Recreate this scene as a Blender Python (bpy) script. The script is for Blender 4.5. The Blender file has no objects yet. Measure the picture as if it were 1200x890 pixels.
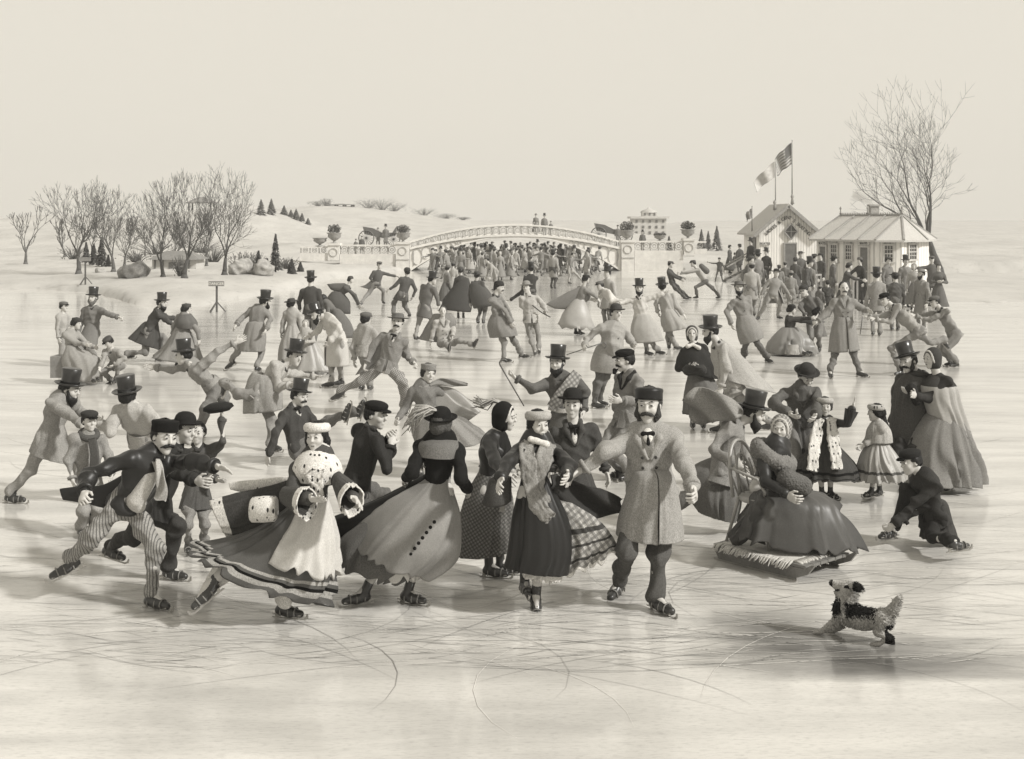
import bpy, math, random
import numpy as np
from math import radians, sin, cos, pi
# ---------------------------------------------------------------- camera, sky, sun, exposure
F = 1450.0; H0 = 3.1; CX = 600.0; HY = 257.0
scene = bpy.context.scene
C = scene.collection
cam = bpy.data.cameras.new('camera'); camo = bpy.data.objects.new('camera', cam); C.objects.link(camo)
camo.location = (0, 0, H0); camo.rotation_euler = (radians(90), 0, 0)
cam.sensor_width = 36; cam.lens = 36 * F / 1200; cam.shift_y = -(445 - HY) / 1200
cam.clip_start = 0.1; cam.clip_end = 4000
scene.camera = camo
SUN_EL, SUN_AZ = 36, 118          # azimuth clockwise from +Y (away from camera): light from the right, a little from the front
world = bpy.data.worlds.new('World'); scene.world = world; world.use_nodes = True
wn = world.node_tree; wn.nodes.clear()
sky = wn.nodes.new('ShaderNodeTexSky'); sky.sky_type = 'NISHITA'; sky.sun_disc = False
sky.sun_elevation = radians(SUN_EL); sky.sun_rotation = radians(SUN_AZ); sky.dust_density = 6; sky.air_density = 1.0
bw = wn.nodes.new('ShaderNodeRGBToBW'); rng = wn.nodes.new('ShaderNodeMapRange')
rng.inputs[1].default_value = 0; rng.inputs[2].default_value = 14; rng.inputs[3].default_value = 8.6; rng.inputs[4].default_value = 9.6
tint = wn.nodes.new('ShaderNodeMix'); tint.data_type = 'RGBA'; tint.blend_type = 'MULTIPLY'; tint.inputs[0].default_value = 1
tint.inputs[7].default_value = (1.0, 0.945, 0.828, 1)
bg = wn.nodes.new('ShaderNodeBackground'); bg.inputs[1].default_value = 0.10
wo = wn.nodes.new('ShaderNodeOutputWorld')
wn.links.new(sky.outputs[0], bw.inputs[0]); wn.links.new(bw.outputs[0], rng.inputs[0]); wn.links.new(rng.outputs[0], tint.inputs[6])
wn.links.new(tint.outputs[2], bg.inputs[0]); wn.links.new(bg.outputs[0], wo.inputs[0])
sl = bpy.data.lights.new('sun', 'SUN'); sl.energy = 4.8; sl.angle = radians(4); sl.color = (1, 0.975, 0.93)
so = bpy.data.objects.new('sun', sl); C.objects.link(so)
_az = radians(SUN_AZ); _el = radians(SUN_EL)
_sd = (sin(_az) * cos(_el), cos(_az) * cos(_el), sin(_el))
from mathutils import Vector
so.rotation_euler = Vector(_sd).to_track_quat('Z', 'Y').to_euler(); so.location = (20, -10, 30)
vs = scene.view_settings; vs.view_transform = 'Standard'; vs.look = 'None'; vs.exposure = -0.12; vs.gamma = 1; vs.use_curve_mapping = False
scene.render.engine = 'CYCLES'
scene.cycles.max_bounces = 5; scene.cycles.diffuse_bounces = 2; scene.cycles.glossy_bounces = 2
# ---------------------------------------------------------------- materials (monochrome, warm)
WARM = (1.0, 0.974, 0.92)
MATS = {}
def col(v): return (v * WARM[0], v * WARM[1], v * WARM[2], 1)
def nmat(name):
    m = bpy.data.materials.new(name); m.use_nodes = True
    nt = m.node_tree; b = nt.nodes['Principled BSDF']
    return m, nt, b
def N(nt, t, **kw):
    n = nt.nodes.new(t)
    for k, v in kw.items():
        if k.startswith('i'): n.inputs[int(k[1:])].default_value = v
        else: setattr(n, k, v)
    return n
def mixc(nt, fac, a, b, mode='MIX'):
    n = N(nt, 'ShaderNodeMix', data_type='RGBA', blend_type=mode)
    for i, v in ((0, fac), (6, a), (7, b)):
        if hasattr(v, 'is_output'): nt.links.new(v, n.inputs[i])
        else: n.inputs[i].default_value = v
    return n.outputs[2]
def ramp(nt, src, p0, p1, c0=0.0, c1=1.0):
    n = N(nt, 'ShaderNodeMapRange', i1=p0, i2=p1, i3=c0, i4=c1, clamp=True); nt.links.new(src, n.inputs[0]); return n.outputs[0]
def coords(nt, scale=(1, 1, 1), rot=(0, 0, 0)):
    tc = N(nt, 'ShaderNodeTexCoord'); mp = N(nt, 'ShaderNodeMapping'); mp.inputs[3].default_value = scale; mp.inputs[2].default_value = rot
    nt.links.new(tc.outputs['Object'], mp.inputs[0]); return mp.outputs[0]
def noise(nt, vec, scale, detail=3, rough=0.6):
    n = N(nt, 'ShaderNodeTexNoise'); n.inputs['Scale'].default_value = scale; n.inputs['Detail'].default_value = detail
    n.inputs['Roughness'].default_value = rough; nt.links.new(vec, n.inputs['Vector']); return n.outputs[0]
def cloth(v, kind='plain', rough=0.85, sheen=0.0):
    """v: base reflectance. kinds: plain, stripe, check, ermine, fur, silk, plaid"""
    key = (round(v, 3), kind)
    if key in MATS: return MATS[key]
    m, nt, b = nmat('%s_%s' % ({'plain': 'wool', 'silk': 'satin', 'skin': 'skin', 'hair': 'hair'}.get(kind, kind), str(v).replace('.', '_')))
    co = coords(nt)
    grain = noise(nt, coords(nt, (1, 1, .45)), 160, 2, .7)
    broad = noise(nt, co, 9, 4, .6)
    if v < .3 and kind != 'skin': v = v * (.14 + .86 * v / .3)
    v = v * (.82 if v < .3 or v > .57 or kind == 'skin' else .70)
    cl, ch = {'skin': (.95, 1.05), 'silk': (.86, 1.12)}.get(kind, (.68, 1.28)); lo = v * cl; hi = v * ch
    base = mixc(nt, ramp(nt, grain, .36, .64), col(lo), col(hi))
    base = mixc(nt, ramp(nt, broad, .35, .7, 0, .4), base, col(v * .75))
    if kind == 'stripe':
        w = N(nt, 'ShaderNodeTexWave', wave_type='BANDS', bands_direction='X'); w.inputs[1].default_value = 14; w.inputs[2].default_value = .8; w.inputs[3].default_value = 2
        nt.links.new(co, w.inputs[0]); base = mixc(nt, ramp(nt, w.outputs[1], .12, .3, 1, 0), base, col(v * .3))
    if kind in ('check', 'plaid'):
        s = 12 if kind == 'check' else 7
        for d in 'XZ':
            w = N(nt, 'ShaderNodeTexWave', wave_type='BANDS', bands_direction=d); w.inputs[1].default_value = s; w.inputs[2].default_value = .5
            nt.links.new(coords(nt, rot=(0, .6, 0)), w.inputs[0]); base = mixc(nt, ramp(nt, w.outputs[1], .5, .62, 0, .6), base, col(v * .28))
    if kind == 'hatch':
        w = N(nt, 'ShaderNodeTexVoronoi'); w.inputs['Scale'].default_value = 45; nt.links.new(co, w.inputs['Vector'])
        base = mixc(nt, ramp(nt, w.outputs[0], .25, .5, 0, .6), base, col(v * .35))
    if kind == 'ermine':
        w = N(nt, 'ShaderNodeTexVoronoi'); w.inputs['Scale'].default_value = 25; w.inputs['Randomness'].default_value = .45
        nt.links.new(coords(nt, (1, 1, .5)), w.inputs['Vector']); base = mixc(nt, ramp(nt, w.outputs[0], .2, .27, 1, 0), base, col(.03))
    b.inputs['Roughness'].default_value = rough
    b.inputs['Specular IOR Level'].default_value = .12 if kind != 'silk' else .35
    if kind in ('skin', 'hair'): b.inputs['Specular IOR Level'].default_value = .3
    if kind == 'silk': b.inputs['Roughness'].default_value = .42
    if kind not in ('skin', 'silk'):
        b.inputs['Sheen Weight'].default_value = sheen; b.inputs['Sheen Roughness'].default_value = .4
    nt.links.new(base, b.inputs['Base Color'])
    b2 = N(nt, 'ShaderNodeBump', i0=.0 if kind in ('skin', 'hair', 'fur', 'ermine') else .8, i1=.05)
    wr = noise(nt, coords(nt, (1, 1, .35)), 16, 3, .5); nt.links.new(wr, b2.inputs[2])
    bm_ = N(nt, 'ShaderNodeBump'); nt.links.new(b2.outputs[0], bm_.inputs['Normal']); bm_.inputs[0].default_value = .5 if kind in ('fur', 'ermine', 'hair') else .25; bm_.inputs[1].default_value = .006
    hs = noise(nt, coords(nt, (1, 1, .3) if kind in ('fur', 'hair') else (1, 1, 1)), 90 if kind in ('fur', 'hair', 'ermine') else 28, 4, .65)
    nt.links.new(hs, bm_.inputs[2]); nt.links.new(bm_.outputs[0], b.inputs['Normal'])
    MATS[key] = m; return m
def plain(name, v, rough=.6, var=.25, scale=6, metallic=0, bump=.15, stretch=(1, 1, 1)):
    if name in MATS: return MATS[name]
    m, nt, b = nmat(name); co = coords(nt, stretch)
    n1 = noise(nt, co, scale, 5, .65); n2 = noise(nt, co, scale * 9, 3, .6)
    c = mixc(nt, ramp(nt, n1, .3, .7), col(v * (1 - var)), col(min(.85, v * (1 + var))))
    c = mixc(nt, ramp(nt, n2, .4, .65, 0, .45), c, col(v * (1 - var * 1.6)))
    nt.links.new(c, b.inputs['Base Color']); b.inputs['Roughness'].default_value = rough; b.inputs['Metallic'].default_value = metallic
    bm_ = N(nt, 'ShaderNodeBump', i0=bump, i1=.02); nt.links.new(n2, bm_.inputs[2]); nt.links.new(bm_.outputs[0], b.inputs['Normal'])
    MATS[name] = m; return m
def M(k):
    """'k' key -> material: a number string with optional kind prefix, e.g. '.05', 'fur.3', 'ermine.7'"""
    if not isinstance(k, str): return k
    if k == 'skin': return cloth(.60, 'skin', .55)
    if k == 'hair': return cloth(.05, 'hair', .5)
    if k == 'grey_hair': return cloth(.2, 'hair', .5)
    if k == 'leather': return plain('leather', .035, .3, .3, 20)
    if k == 'steel': return plain('steel', .4, .3, .1, 20, .8)
    if k == 'tophat': return plain('silk_hat', .025, .28, .35, 15)
    i = 0
    while i < len(k) and k[i] not in '.0123456789': i += 1
    return cloth(float(k[i:]), k[:i] or 'plain')
# ---------------------------------------------------------------- object helpers
def link(name, V, faces, mat, parent=None, smooth=True, mi=None, origin=None):
    """one mesh object from arrays; faces: (n,4)/(n,3) array or list of tuples; V in world metres, stored relative to origin"""
    me = bpy.data.meshes.new(name)
    V = np.asarray(V, float)
    if origin is not None: V = V - np.asarray(origin)
    if isinstance(faces, np.ndarray):
        n = faces.shape[1]; me.vertices.add(len(V)); me.vertices.foreach_set('co', V.astype(np.float32).ravel())
        me.loops.add(faces.size); me.loops.foreach_set('vertex_index', faces.astype(np.int32).ravel())
        me.polygons.add(len(faces)); me.polygons.foreach_set('loop_start', np.arange(0, faces.size, n, dtype=np.int32))
        me.update(calc_edges=True); me.validate()
    else:
        me.from_pydata([tuple(v) for v in V], [], [tuple(f) for f in faces]); me.update()
    if smooth is True: me.polygons.foreach_set('use_smooth', [True] * len(me.polygons))
    for mm in (mat if isinstance(mat, (list, tuple)) else [mat]): me.materials.append(M(mm))
    if mi is not None: me.polygons.foreach_set('material_index', np.asarray(mi, dtype=np.int32))
    o = bpy.data.objects.new(name, me); C.objects.link(o)
    if parent is not None: o.parent = parent
    return o
def tag(o, label=None, cat=None, group=None, kind=None):
    if label: o['label'] = label
    if cat: o['category'] = cat
    if group: o['group'] = group
    if kind: o['kind'] = kind
    return o
def empty(name, loc, label=None, cat=None, group=None):
    o = bpy.data.objects.new(name, None); C.objects.link(o); o.location = tuple(loc); o.empty_display_size = .2
    return tag(o, label, cat, group)
class MB:
    """collects boxes, tubes and lathes into ONE mesh"""
    def __init__(s): s.V = []; s.Fc = []; s.n = 0
    def add(s, V, Fc):
        V = [tuple(v) for v in V]; s.V += V; s.Fc += [tuple(i + s.n for i in f) for f in Fc]; s.n += len(V); return s
    def box(s, c, d, ax=None):
        c = np.array(c, float); ax = np.eye(3) if ax is None else np.array(ax)
        P = [c + ax[0] * d[0] / 2 * i + ax[1] * d[1] / 2 * j + ax[2] * d[2] / 2 * k for i in (-1, 1) for j in (-1, 1) for k in (-1, 1)]
        return s.add(P, [(0, 1, 3, 2), (4, 6, 7, 5), (0, 4, 5, 1), (2, 3, 7, 6), (0, 2, 6, 4), (1, 5, 7, 3)])
    def beam(s, a, b, w, h=None, up=(0, 0, 1)):
        a = np.array(a, float); b = np.array(b, float); d = b - a; L = np.linalg.norm(d); d = d / L
        u = np.array(up, float); r = np.cross(d, u)
        if np.linalg.norm(r) < 1e-4: r = np.cross(d, (0, 1, 0))
        r /= np.linalg.norm(r); u = np.cross(r, d)
        return s.box((a + b) / 2, (L, w, h or w), (d, r, u))
    def tube(s, pts, rad, n=8, cap=True, flat=1.0):
        pts = [np.array(p, float) for p in pts]; m = len(pts)
        if not hasattr(rad, '__len__'): rad = [rad] * m
        V = []; Fc = []; pr = None
        for i, p in enumerate(pts):
            d = pts[min(i + 1, m - 1)] - pts[max(i - 1, 0)]; d = d / (np.linalg.norm(d) + 1e-9)
            if pr is None:
                pr = np.cross(d, (0, 0, 1)) if abs(d[2]) < .9 else np.cross(d, (0, 1, 0))
            pr = pr - d * np.dot(pr, d); pr = pr / (np.linalg.norm(pr) + 1e-9); q = np.cross(d, pr)
            for k in range(n):
                a = 2 * pi * k / n; V.append(p + rad[i] * (pr * cos(a) + q * sin(a) * flat))
        for i in range(m - 1):
            for k in range(n):
                Fc.append((i * n + k, i * n + (k + 1) % n, (i + 1) * n + (k + 1) % n, (i + 1) * n + k))
        if cap: Fc.append(tuple(range(n))[::-1]); Fc.append(tuple((m - 1) * n + k for k in range(n)))
        return s.add(V, Fc)
    def lathe(s, prof, n=24, c=(0, 0, 0), ax=None, sx=1, sy=1):
        c = np.array(c, float); ax = np.eye(3) if ax is None else np.array(ax); V = []; Fc = []
        for r, z in prof:
            for k in range(n):
                a = 2 * pi * k / n; V.append(c + ax[0] * r * sx * cos(a) + ax[1] * r * sy * sin(a) + ax[2] * z)
        for i in range(len(prof) - 1):
            for k in range(n): Fc.append((i * n + k, i * n + (k + 1) % n, (i + 1) * n + (k + 1) % n, (i + 1) * n + k))
        return s.add(V, Fc)
    def build(s, name, mat, parent=None, smooth=False, origin=None):
        return link(name, s.V, s.Fc, mat, parent, smooth, origin=origin)
# ---------------------------------------------------------------- implicit surfaces (union of rounded cones / ellipsoids -> one skin)
class SDF:
    def __init__(s): s.p = []
    def cap(s, a, b, ra, rb=None, k=.02, op=1):
        s.p.append((0, np.array(a, float), np.array(b, float), ra, ra if rb is None else rb, k, op)); return s
    def ell(s, c, ax, rad, k=.02, op=1):
        s.p.append((1, np.array(c, float), np.array(ax, float), np.array(rad, float), None, k, op)); return s
    def mesh(s, res):
        adds = [q for q in s.p if q[6] > 0]; lo = np.full(3, 1e9); hi = -lo; bb = []
        for q in s.p:
            if q[0] == 0:
                r = max(q[3], q[4]); a = np.minimum(q[1], q[2]) - r; b = np.maximum(q[1], q[2]) + r
            else:
                e = np.sqrt(((q[2] * q[3][:, None]) ** 2).sum(0)); a = q[1] - e; b = q[1] + e
            bb.append((a, b))
            if q[6] > 0: lo = np.minimum(lo, a); hi = np.maximum(hi, b)
        lo = lo - 2.5 * res; hi = hi + 2.5 * res
        n = np.ceil((hi - lo) / res).astype(int) + 1
        Fd = np.full(n, .3, np.float32)
        xs = [lo[i] + res * np.arange(n[i]) for i in range(3)]
        for q, (a, b) in zip(s.p, bb):
            m = q[5] + 3 * res
            i0 = np.maximum(((a - m - lo) / res).astype(int), 0); i1 = np.minimum(((b + m - lo) / res).astype(int) + 2, n)
            if (i1 <= i0).any(): continue
            sl_ = tuple(slice(i0[i], i1[i]) for i in range(3))
            X = xs[0][sl_[0]][:, None, None]; Y = xs[1][sl_[1]][None, :, None]; Z = xs[2][sl_[2]][None, None, :]
            if q[0] == 0:
                ba = q[2] - q[1]; L = max(float(ba @ ba), 1e-9)
                px, py, pz = X - q[1][0], Y - q[1][1], Z - q[1][2]
                h = np.clip((px * ba[0] + py * ba[1] + pz * ba[2]) / L, 0, 1)
                d = np.sqrt((px - h * ba[0]) ** 2 + (py - h * ba[1]) ** 2 + (pz - h * ba[2]) ** 2) - (q[3] + h * (q[4] - q[3]))
            else:
                px, py, pz = X - q[1][0], Y - q[1][1], Z - q[1][2]; k0 = 0; k1 = 0
                for i in range(3):
                    t = (px * q[2][i][0] + py * q[2][i][1] + pz * q[2][i][2]) / q[3][i]
                    k0 = k0 + t * t; k1 = k1 + (t / q[3][i]) ** 2
                k0 = np.sqrt(k0); k1 = np.sqrt(k1) + 1e-9; d = k0 * (k0 - 1) / k1
            cur = Fd[sl_]; k = q[5]
            if q[6] > 0:
                hh = np.maximum(k - np.abs(cur - d), 0) / k; Fd[sl_] = np.minimum(cur, d) - hh * hh * k * .25
            else:
                d = -d; hh = np.maximum(k - np.abs(cur - d), 0) / k; Fd[sl_] = np.maximum(cur, d) + hh * hh * k * .25
        return surfnet(Fd, lo, res)
def surfnet(Fd, lo, res):
    S = Fd < 0; n = np.array(Fd.shape)
    c = [S[i:n[0] - 1 + i, j:n[1] - 1 + j, k:n[2] - 1 + k] for i in (0, 1) for j in (0, 1) for k in (0, 1)]
    allin = c[0].copy(); anyin = c[0].copy()
    for q in c[1:]: allin &= q; anyin |= q
    act = anyin & ~allin
    idx = np.argwhere(act)
    if len(idx) == 0: return np.zeros((0, 3)), np.zeros((0, 4), int)
    num = np.full(act.shape, -1, np.int64); num[act] = np.arange(len(idx))
    v8 = np.stack([Fd[idx[:, 0] + i, idx[:, 1] + j, idx[:, 2] + k] for i in (0, 1) for j in (0, 1) for k in (0, 1)], 1)
    off = np.array([(i, j, k) for i in (0, 1) for j in (0, 1) for k in (0, 1)], float)
    E = [(0, 1), (0, 2), (0, 4), (1, 3), (1, 5), (2, 3), (2, 6), (3, 7), (4, 5), (4, 6), (5, 7), (6, 7)]
    acc = np.zeros((len(idx), 3)); cnt = np.zeros(len(idx))
    for a, b in E:
        fa, fb = v8[:, a], v8[:, b]; cr = (fa < 0) != (fb < 0)
        t = np.where(cr, fa / np.where(cr, fa - fb, 1), 0)
        acc += np.where(cr[:, None], off[a] + t[:, None] * (off[b] - off[a]), 0); cnt += cr
    V = lo + res * (idx + acc / cnt[:, None])
    Q = []
    for ax in range(3):
        sa = [slice(0, n[i]) for i in range(3)]; sb = list(sa); sa[ax] = slice(0, n[ax] - 1); sb[ax] = slice(1, n[ax])
        A = S[tuple(sa)]; B = S[tuple(sb)]; u, w = (ax + 1) % 3, (ax + 2) % 3
        for (flip, mask) in ((0, A & ~B), (1, ~A & B)):
            e = np.argwhere(mask); e = e[(e[:, u] > 0) & (e[:, w] > 0) & (e[:, u] < n[u] - 1) & (e[:, w] < n[w] - 1)]
            if not len(e): continue
            du = np.zeros(3, int); du[u] = 1; dw = np.zeros(3, int); dw[w] = 1
            q = [e - du - dw, e - dw, e, e - du]; ids = np.stack([num[p[:, 0], p[:, 1], p[:, 2]] for p in q], 1)
            Q.append(ids[:, ::-1] if flip else ids)
    Q = np.concatenate(Q); Q = Q[(Q >= 0).all(1)]
    return V, Q
def vnormals(V, Q):
    a = V[Q[:, 0]]; nrm = np.cross(V[Q[:, 2]] - a, V[Q[:, 3 if Q.shape[1] > 3 else 1]] - V[Q[:, 1]])
    out = np.zeros_like(V)
    for i in range(Q.shape[1]): np.add.at(out, Q[:, i], nrm)
    return out / (np.linalg.norm(out, axis=1)[:, None] + 1e-12)
def crumple(V, Q, amp, freq=9., seed=0, zs=1.0):
    """cloth folds: warped sines along the normal"""
    if amp <= 0 or not len(V): return V
    r = np.random.RandomState(seed); n = vnormals(V, Q); d = np.zeros(len(V))
    W = V + .035 * np.sin(V[:, [1, 2, 0]] * 11 + r.rand(3) * 6)
    for i in range(4):
        k = r.randn(3); k[2] *= zs; k = k / np.linalg.norm(k) * freq * (1 + .8 * i)
        s_ = np.sin(W @ k + r.rand() * 6); d += (1 - np.abs(s_) * 1.6) / (1 + .6 * i)
    return V + n * (amp * d / 2)[:, None]
def furry(V, Q, amp, seed=0):
    r = np.random.RandomState(seed); n = vnormals(V, Q); return V + n * (r.rand(len(V)) - .3)[:, None] * amp
# ---------------------------------------------------------------- picture <-> world
CAM = np.array([0, 0, H0])
def ray(px, py): return np.array([(px - CX) / F, 1.0, -(py - HY) / F])
def pt(px, py, Y): return CAM + Y * ray(px, py)
def gY(py, z=0.0): return (H0 - z) * F / (py - HY)
def gp(px, py, z=0.0): return pt(px, py, gY(py, z))
def reach(px, py, A, L, s):
    r = ray(px, py); D = CAM - A
    if s == 0: return pt(px, py, A[1])
    a = r @ r; b = r @ D; c = D @ D - L * L; q = b * b - a * c
    return CAM + (-b / a if q < 0 else (-b + s * math.sqrt(q)) / a) * r
def nz(v): v = np.array(v, float); return v / (np.linalg.norm(v) + 1e-9)
# ---------------------------------------------------------------- people
SEED = [0]
HATS = {
 'top': ([(0, .92), (.40, .92), (.425, .90), (.395, .60), (.385, .34), (.39, .22), (.41, .20), (.56, .21), (.66, .27), (.675, .25), (.58, .165), (.36, .15), (.33, .15)], 'tophat'),
 'bowler': ([(0, .66), (.14, .65), (.27, .60), (.36, .50), (.41, .36), (.415, .24), (.43, .22), (.56, .22), (.64, .27), (.645, .245), (.56, .185), (.36, .17)], None),
 'wide': ([(0, .52), (.2, .53), (.33, .50), (.38, .40), (.41, .24), (.46, .21), (.62, .20), (.74, .24), (.74, .22), (.6, .17), (.36, .16)], None),
 'pill': ([(0, .47), (.3, .48), (.42, .455), (.445, .40), (.425, .30), (.43, .18), (.425, .12), (.37, .12)], None),
 'round': ([(0, .58), (.2, .57), (.34, .5), (.43, .36), (.45, .22), (.44, .12), (.37, .12)], None),
 'furcap': ([(0, .44), (.3, .45), (.43, .43), (.50, .34), (.50, .22), (.45, .13), (.37, .12)], None),
}
class Fig: pass
TW = {'m': 1.12, 'f': 1.02}
def person(label, x, g, h=1.72, sex='m', yaw=0, pel=None, nk=None, hd=None, lean=(0, 0), hyaw=None, hp=5, la=None, ra=None, ll=None, rl=None,
           hat=None, hatm='.06', hair='hair', face='', top='.2', legs='.2', skirt=None, sk=None, boots=1, skates=1, glove=None, curl=.45, lcurl=None, rcurl=None,
           group=None, lod=None, wide=1.0, z0=0.0, shirt=None, buttons=0, collar=None, belly=0, base=None, hatt=0, sit=0, hem=1, seed=None, tw=None, loc=None):
    """yaw: 0 faces the camera, 90 faces picture right, 180 away.  Positions in picture pixels; depth is solved from bone lengths."""
    SEED[0] += 1; sd = seed if seed is not None else SEED[0]
    if tw is None: tw = TW[sex]
    f = Fig(); f.h = h; Y0 = gY(g, z0); B = pt(x, g, Y0); B[2] = z0; f.B = B; f.Y0 = Y0; f.seed = sd
    px = Y0 / F * 1.17; f.px = px; hero = Y0 < 16.5 if lod is None else lod == 0; mid = Y0 < 30 if lod is None else lod <= 1; f.hero = hero; f.mid = mid
    root = empty('person', (0, 0, 0) if loc is not None else B, label, 'person', group); f.root = root; f.O = B
    y = radians(yaw); L0 = np.array([cos(y), sin(y), 0]); F0 = np.array([sin(y), -cos(y), 0])
    P = np.array([B[0], Y0, z0 + .53 * h]) if pel is None else pt(pel[0], pel[1], Y0 + (pel[2] if len(pel) > 2 else 0))
    if nk is None: Nk = P + .29 * h * nz(np.array([0, 0, 1]) + F0 * math.tan(radians(lean[0])) + L0 * math.tan(radians(lean[1])))
    else: Nk = reach(nk[0], nk[1], P, .29 * h, nk[2] if len(nk) > 2 else 0)
    U = nz(Nk - P); Lf = nz(L0 - U * (L0 @ U)); Ff = np.cross(Lf, U)
    if Ff @ F0 < 0 and abs(U[2]) > .3: Ff = -Ff; Lf = -Lf
    f.P, f.N, f.U, f.L, f.Fw = P, Nk, U, Lf, Ff
    hy = radians(yaw if hyaw is None else hyaw)
    if hd is None: Hc = Nk + .118 * h * nz(U * .45 + np.array([0, 0, 1]) * .55 + F0 * .12)
    else: Hc = reach(hd[0], hd[1], Nk, .118 * h, hd[2] if len(hd) > 2 else 0)
    Hu = nz(nz(Hc - Nk) * .35 + np.array([0, 0, 1])); p_ = radians(hp)
    hf = np.array([sin(hy) * cos(p_), -cos(hy) * cos(p_), -sin(p_)])
    if hp > 25 or hp < -20: Hu = nz(np.array([sin(hy) * sin(p_), -cos(hy) * sin(p_), cos(p_)]) )
    hf = nz(hf - Hu * (hf @ Hu)); hl = np.cross(Hu, hf); u = .134 * h * tw
    f.Hc, f.Hu, f.hf, f.hl, f.u = Hc, Hu, hf, hl, u
    def hpnt(l, fw, up): return Hc + u * (hl * l + hf * fw + Hu * up)
    f.hp = hpnt; hax = (hl, hf, Hu)
    wS = (.104 if sex == 'm' else .09) * h * wide
    J = {}
    for s, arm, nm in ((1, la, 'l'), (-1, ra, 'r')):
        S = Nk - .05 * h * U + wS * s * Lf
        if arm is None: arm = ('l', .22 * s, .02, -1, .03 * s, .25, -1)
        if arm[0] == 'l':
            E = S + .172 * h * nz(Lf * arm[1] + F0 * arm[2] + np.array([0, 0, 1]) * arm[3]); W = E + .15 * h * nz(Lf * arm[4] + F0 * arm[5] + np.array([0, 0, 1]) * arm[6])
        else:
            E = reach(arm[0], arm[1], S, .172 * h, arm[2]); W = reach(arm[3], arm[4], E, .15 * h, arm[5])
        J[nm] = (S, E, W)
    f.J = J; K = {}
    ank = .05 * h + .025
    for s, leg, nm in ((1, ll, 'l'), (-1, rl, 'r')):
        Hp = P + .052 * h * s * Lf - .02 * h * U; fy = None; tp = 0
        if leg is None: leg = ('l', .05 * s, 0, 0)
        if leg[0] == 'l':
            A = np.array([P[0], P[1], z0 + ank]) + h * (L0 * leg[1] + F0 * leg[2]) + np.array([0, 0, leg[3] * h]); fy = leg[4] if len(leg) > 4 else yaw; tp = leg[5] if len(leg) > 5 else 0
            d = A - Hp; D = np.linalg.norm(d); T, Sh = .245 * h, .24 * h
            if D > .4 * h and T + Sh > D * 1.012: T = Sh = D * .506
            if D > (T + Sh) * .999: T = Sh = D / 2 * 1.001
            a_ = (T * T - Sh * Sh + D * D) / (2 * D); hh = math.sqrt(max(T * T - a_ * a_, 0)); kd = nz(F0 - nz(d) * (F0 @ nz(d))); Kn = Hp + nz(d) * a_ + kd * hh
        else:
            if leg[5] == 'g':
                A = gp(leg[3], leg[4], z0 + ank); Kn = reach(leg[0], leg[1], Hp, min(.245 * h, .53 * np.linalg.norm(A - Hp)), leg[2])
            else:
                Kn = reach(leg[0], leg[1], Hp, .245 * h, leg[2]); A = reach(leg[3], leg[4], Kn, .24 * h, leg[5])
            fy = leg[6] if len(leg) > 6 else yaw; tp = leg[7] if len(leg) > 7 else 0
        if legs is None and not sit: Kn = Hp * .5 + A * .5
        fy = radians(fy); t_ = radians(tp); fd = np.array([sin(fy) * cos(t_), -cos(fy) * cos(t_), -sin(t_)])
        fu = nz(np.array([0, 0, 1]) - fd * fd[2]) if abs(fd[2]) < .95 else nz(np.array([sin(fy), -cos(fy), 0]))
        if abs(tp) > 100: fu = -fu
        K[nm] = (Hp, Kn, A, fd, fu)
    f.K = K
    r1 = max(.0055, px * .62)              # fine voxel
    r2 = max(.011, px * .85)               # cloth voxel
    O = B; f.r1, f.r2 = r1, r2
    hw = 1.0 if sex == 'm' else .86
    # ---- body: one skin mesh (trunk, limbs, head, hands)
    S_ = SDF(); up_ = wS / .112
    S_.ell(P + U * .20 * h, (Lf, Ff, U), (.082 * h * wide, .05 * h, .13 * h), .04).ell(P, (Lf, Ff, U), (.08 * h, .055 * h, .07 * h), .04)
    S_.cap(J['l'][0], J['r'][0], .02 * h, None, .03).cap(Nk - U * .03 * h, Nk * .35 + Hc * .65, .032 * h, .03 * h, .02)
    for nm in 'lr':
        a, b, c = J[nm]; S_.cap(a, b, .019 * h, .018 * h, .02).cap(b, c, .02 * h, .015 * h, .02)
        a, b, c, fd, fu = K[nm]; tk = .72 if legs else 1.0; S_.cap(a, b, .036 * h * tk, .024 * h * tk, .03).cap(b, b + (c - b) * .4, .024 * h * tk, .031 * h * tk, .02).cap(b + (c - b) * .4, c, .031 * h * tk, .02 * h * tk, .02).cap(c, c + fd * .06 * h - fu * .025 * h, .018 * h, .014 * h, .02)
    V1, Q1 = S_.mesh(max(.016, px * .9)); chunks = [(V1, Q1)]
    S_ = SDF(); nr = .031 * h if sex == 'm' else .026 * h
    S_.ell(hpnt(0, -.06, .10), hax, (.33 * u, .41 * u, .39 * u), .02).ell(hpnt(0, .13, -.17), hax, (.245 * u, .25 * u, .33 * u), .03 * u / .23)
    S_.cap(hpnt(0, .24, -.42), hpnt(0, .27, -.44), .085 * u, None, .03).cap(hpnt(0, -.1, -.2), Nk - U * .02 * h, nr, nr * 1.15, .02)
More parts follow.
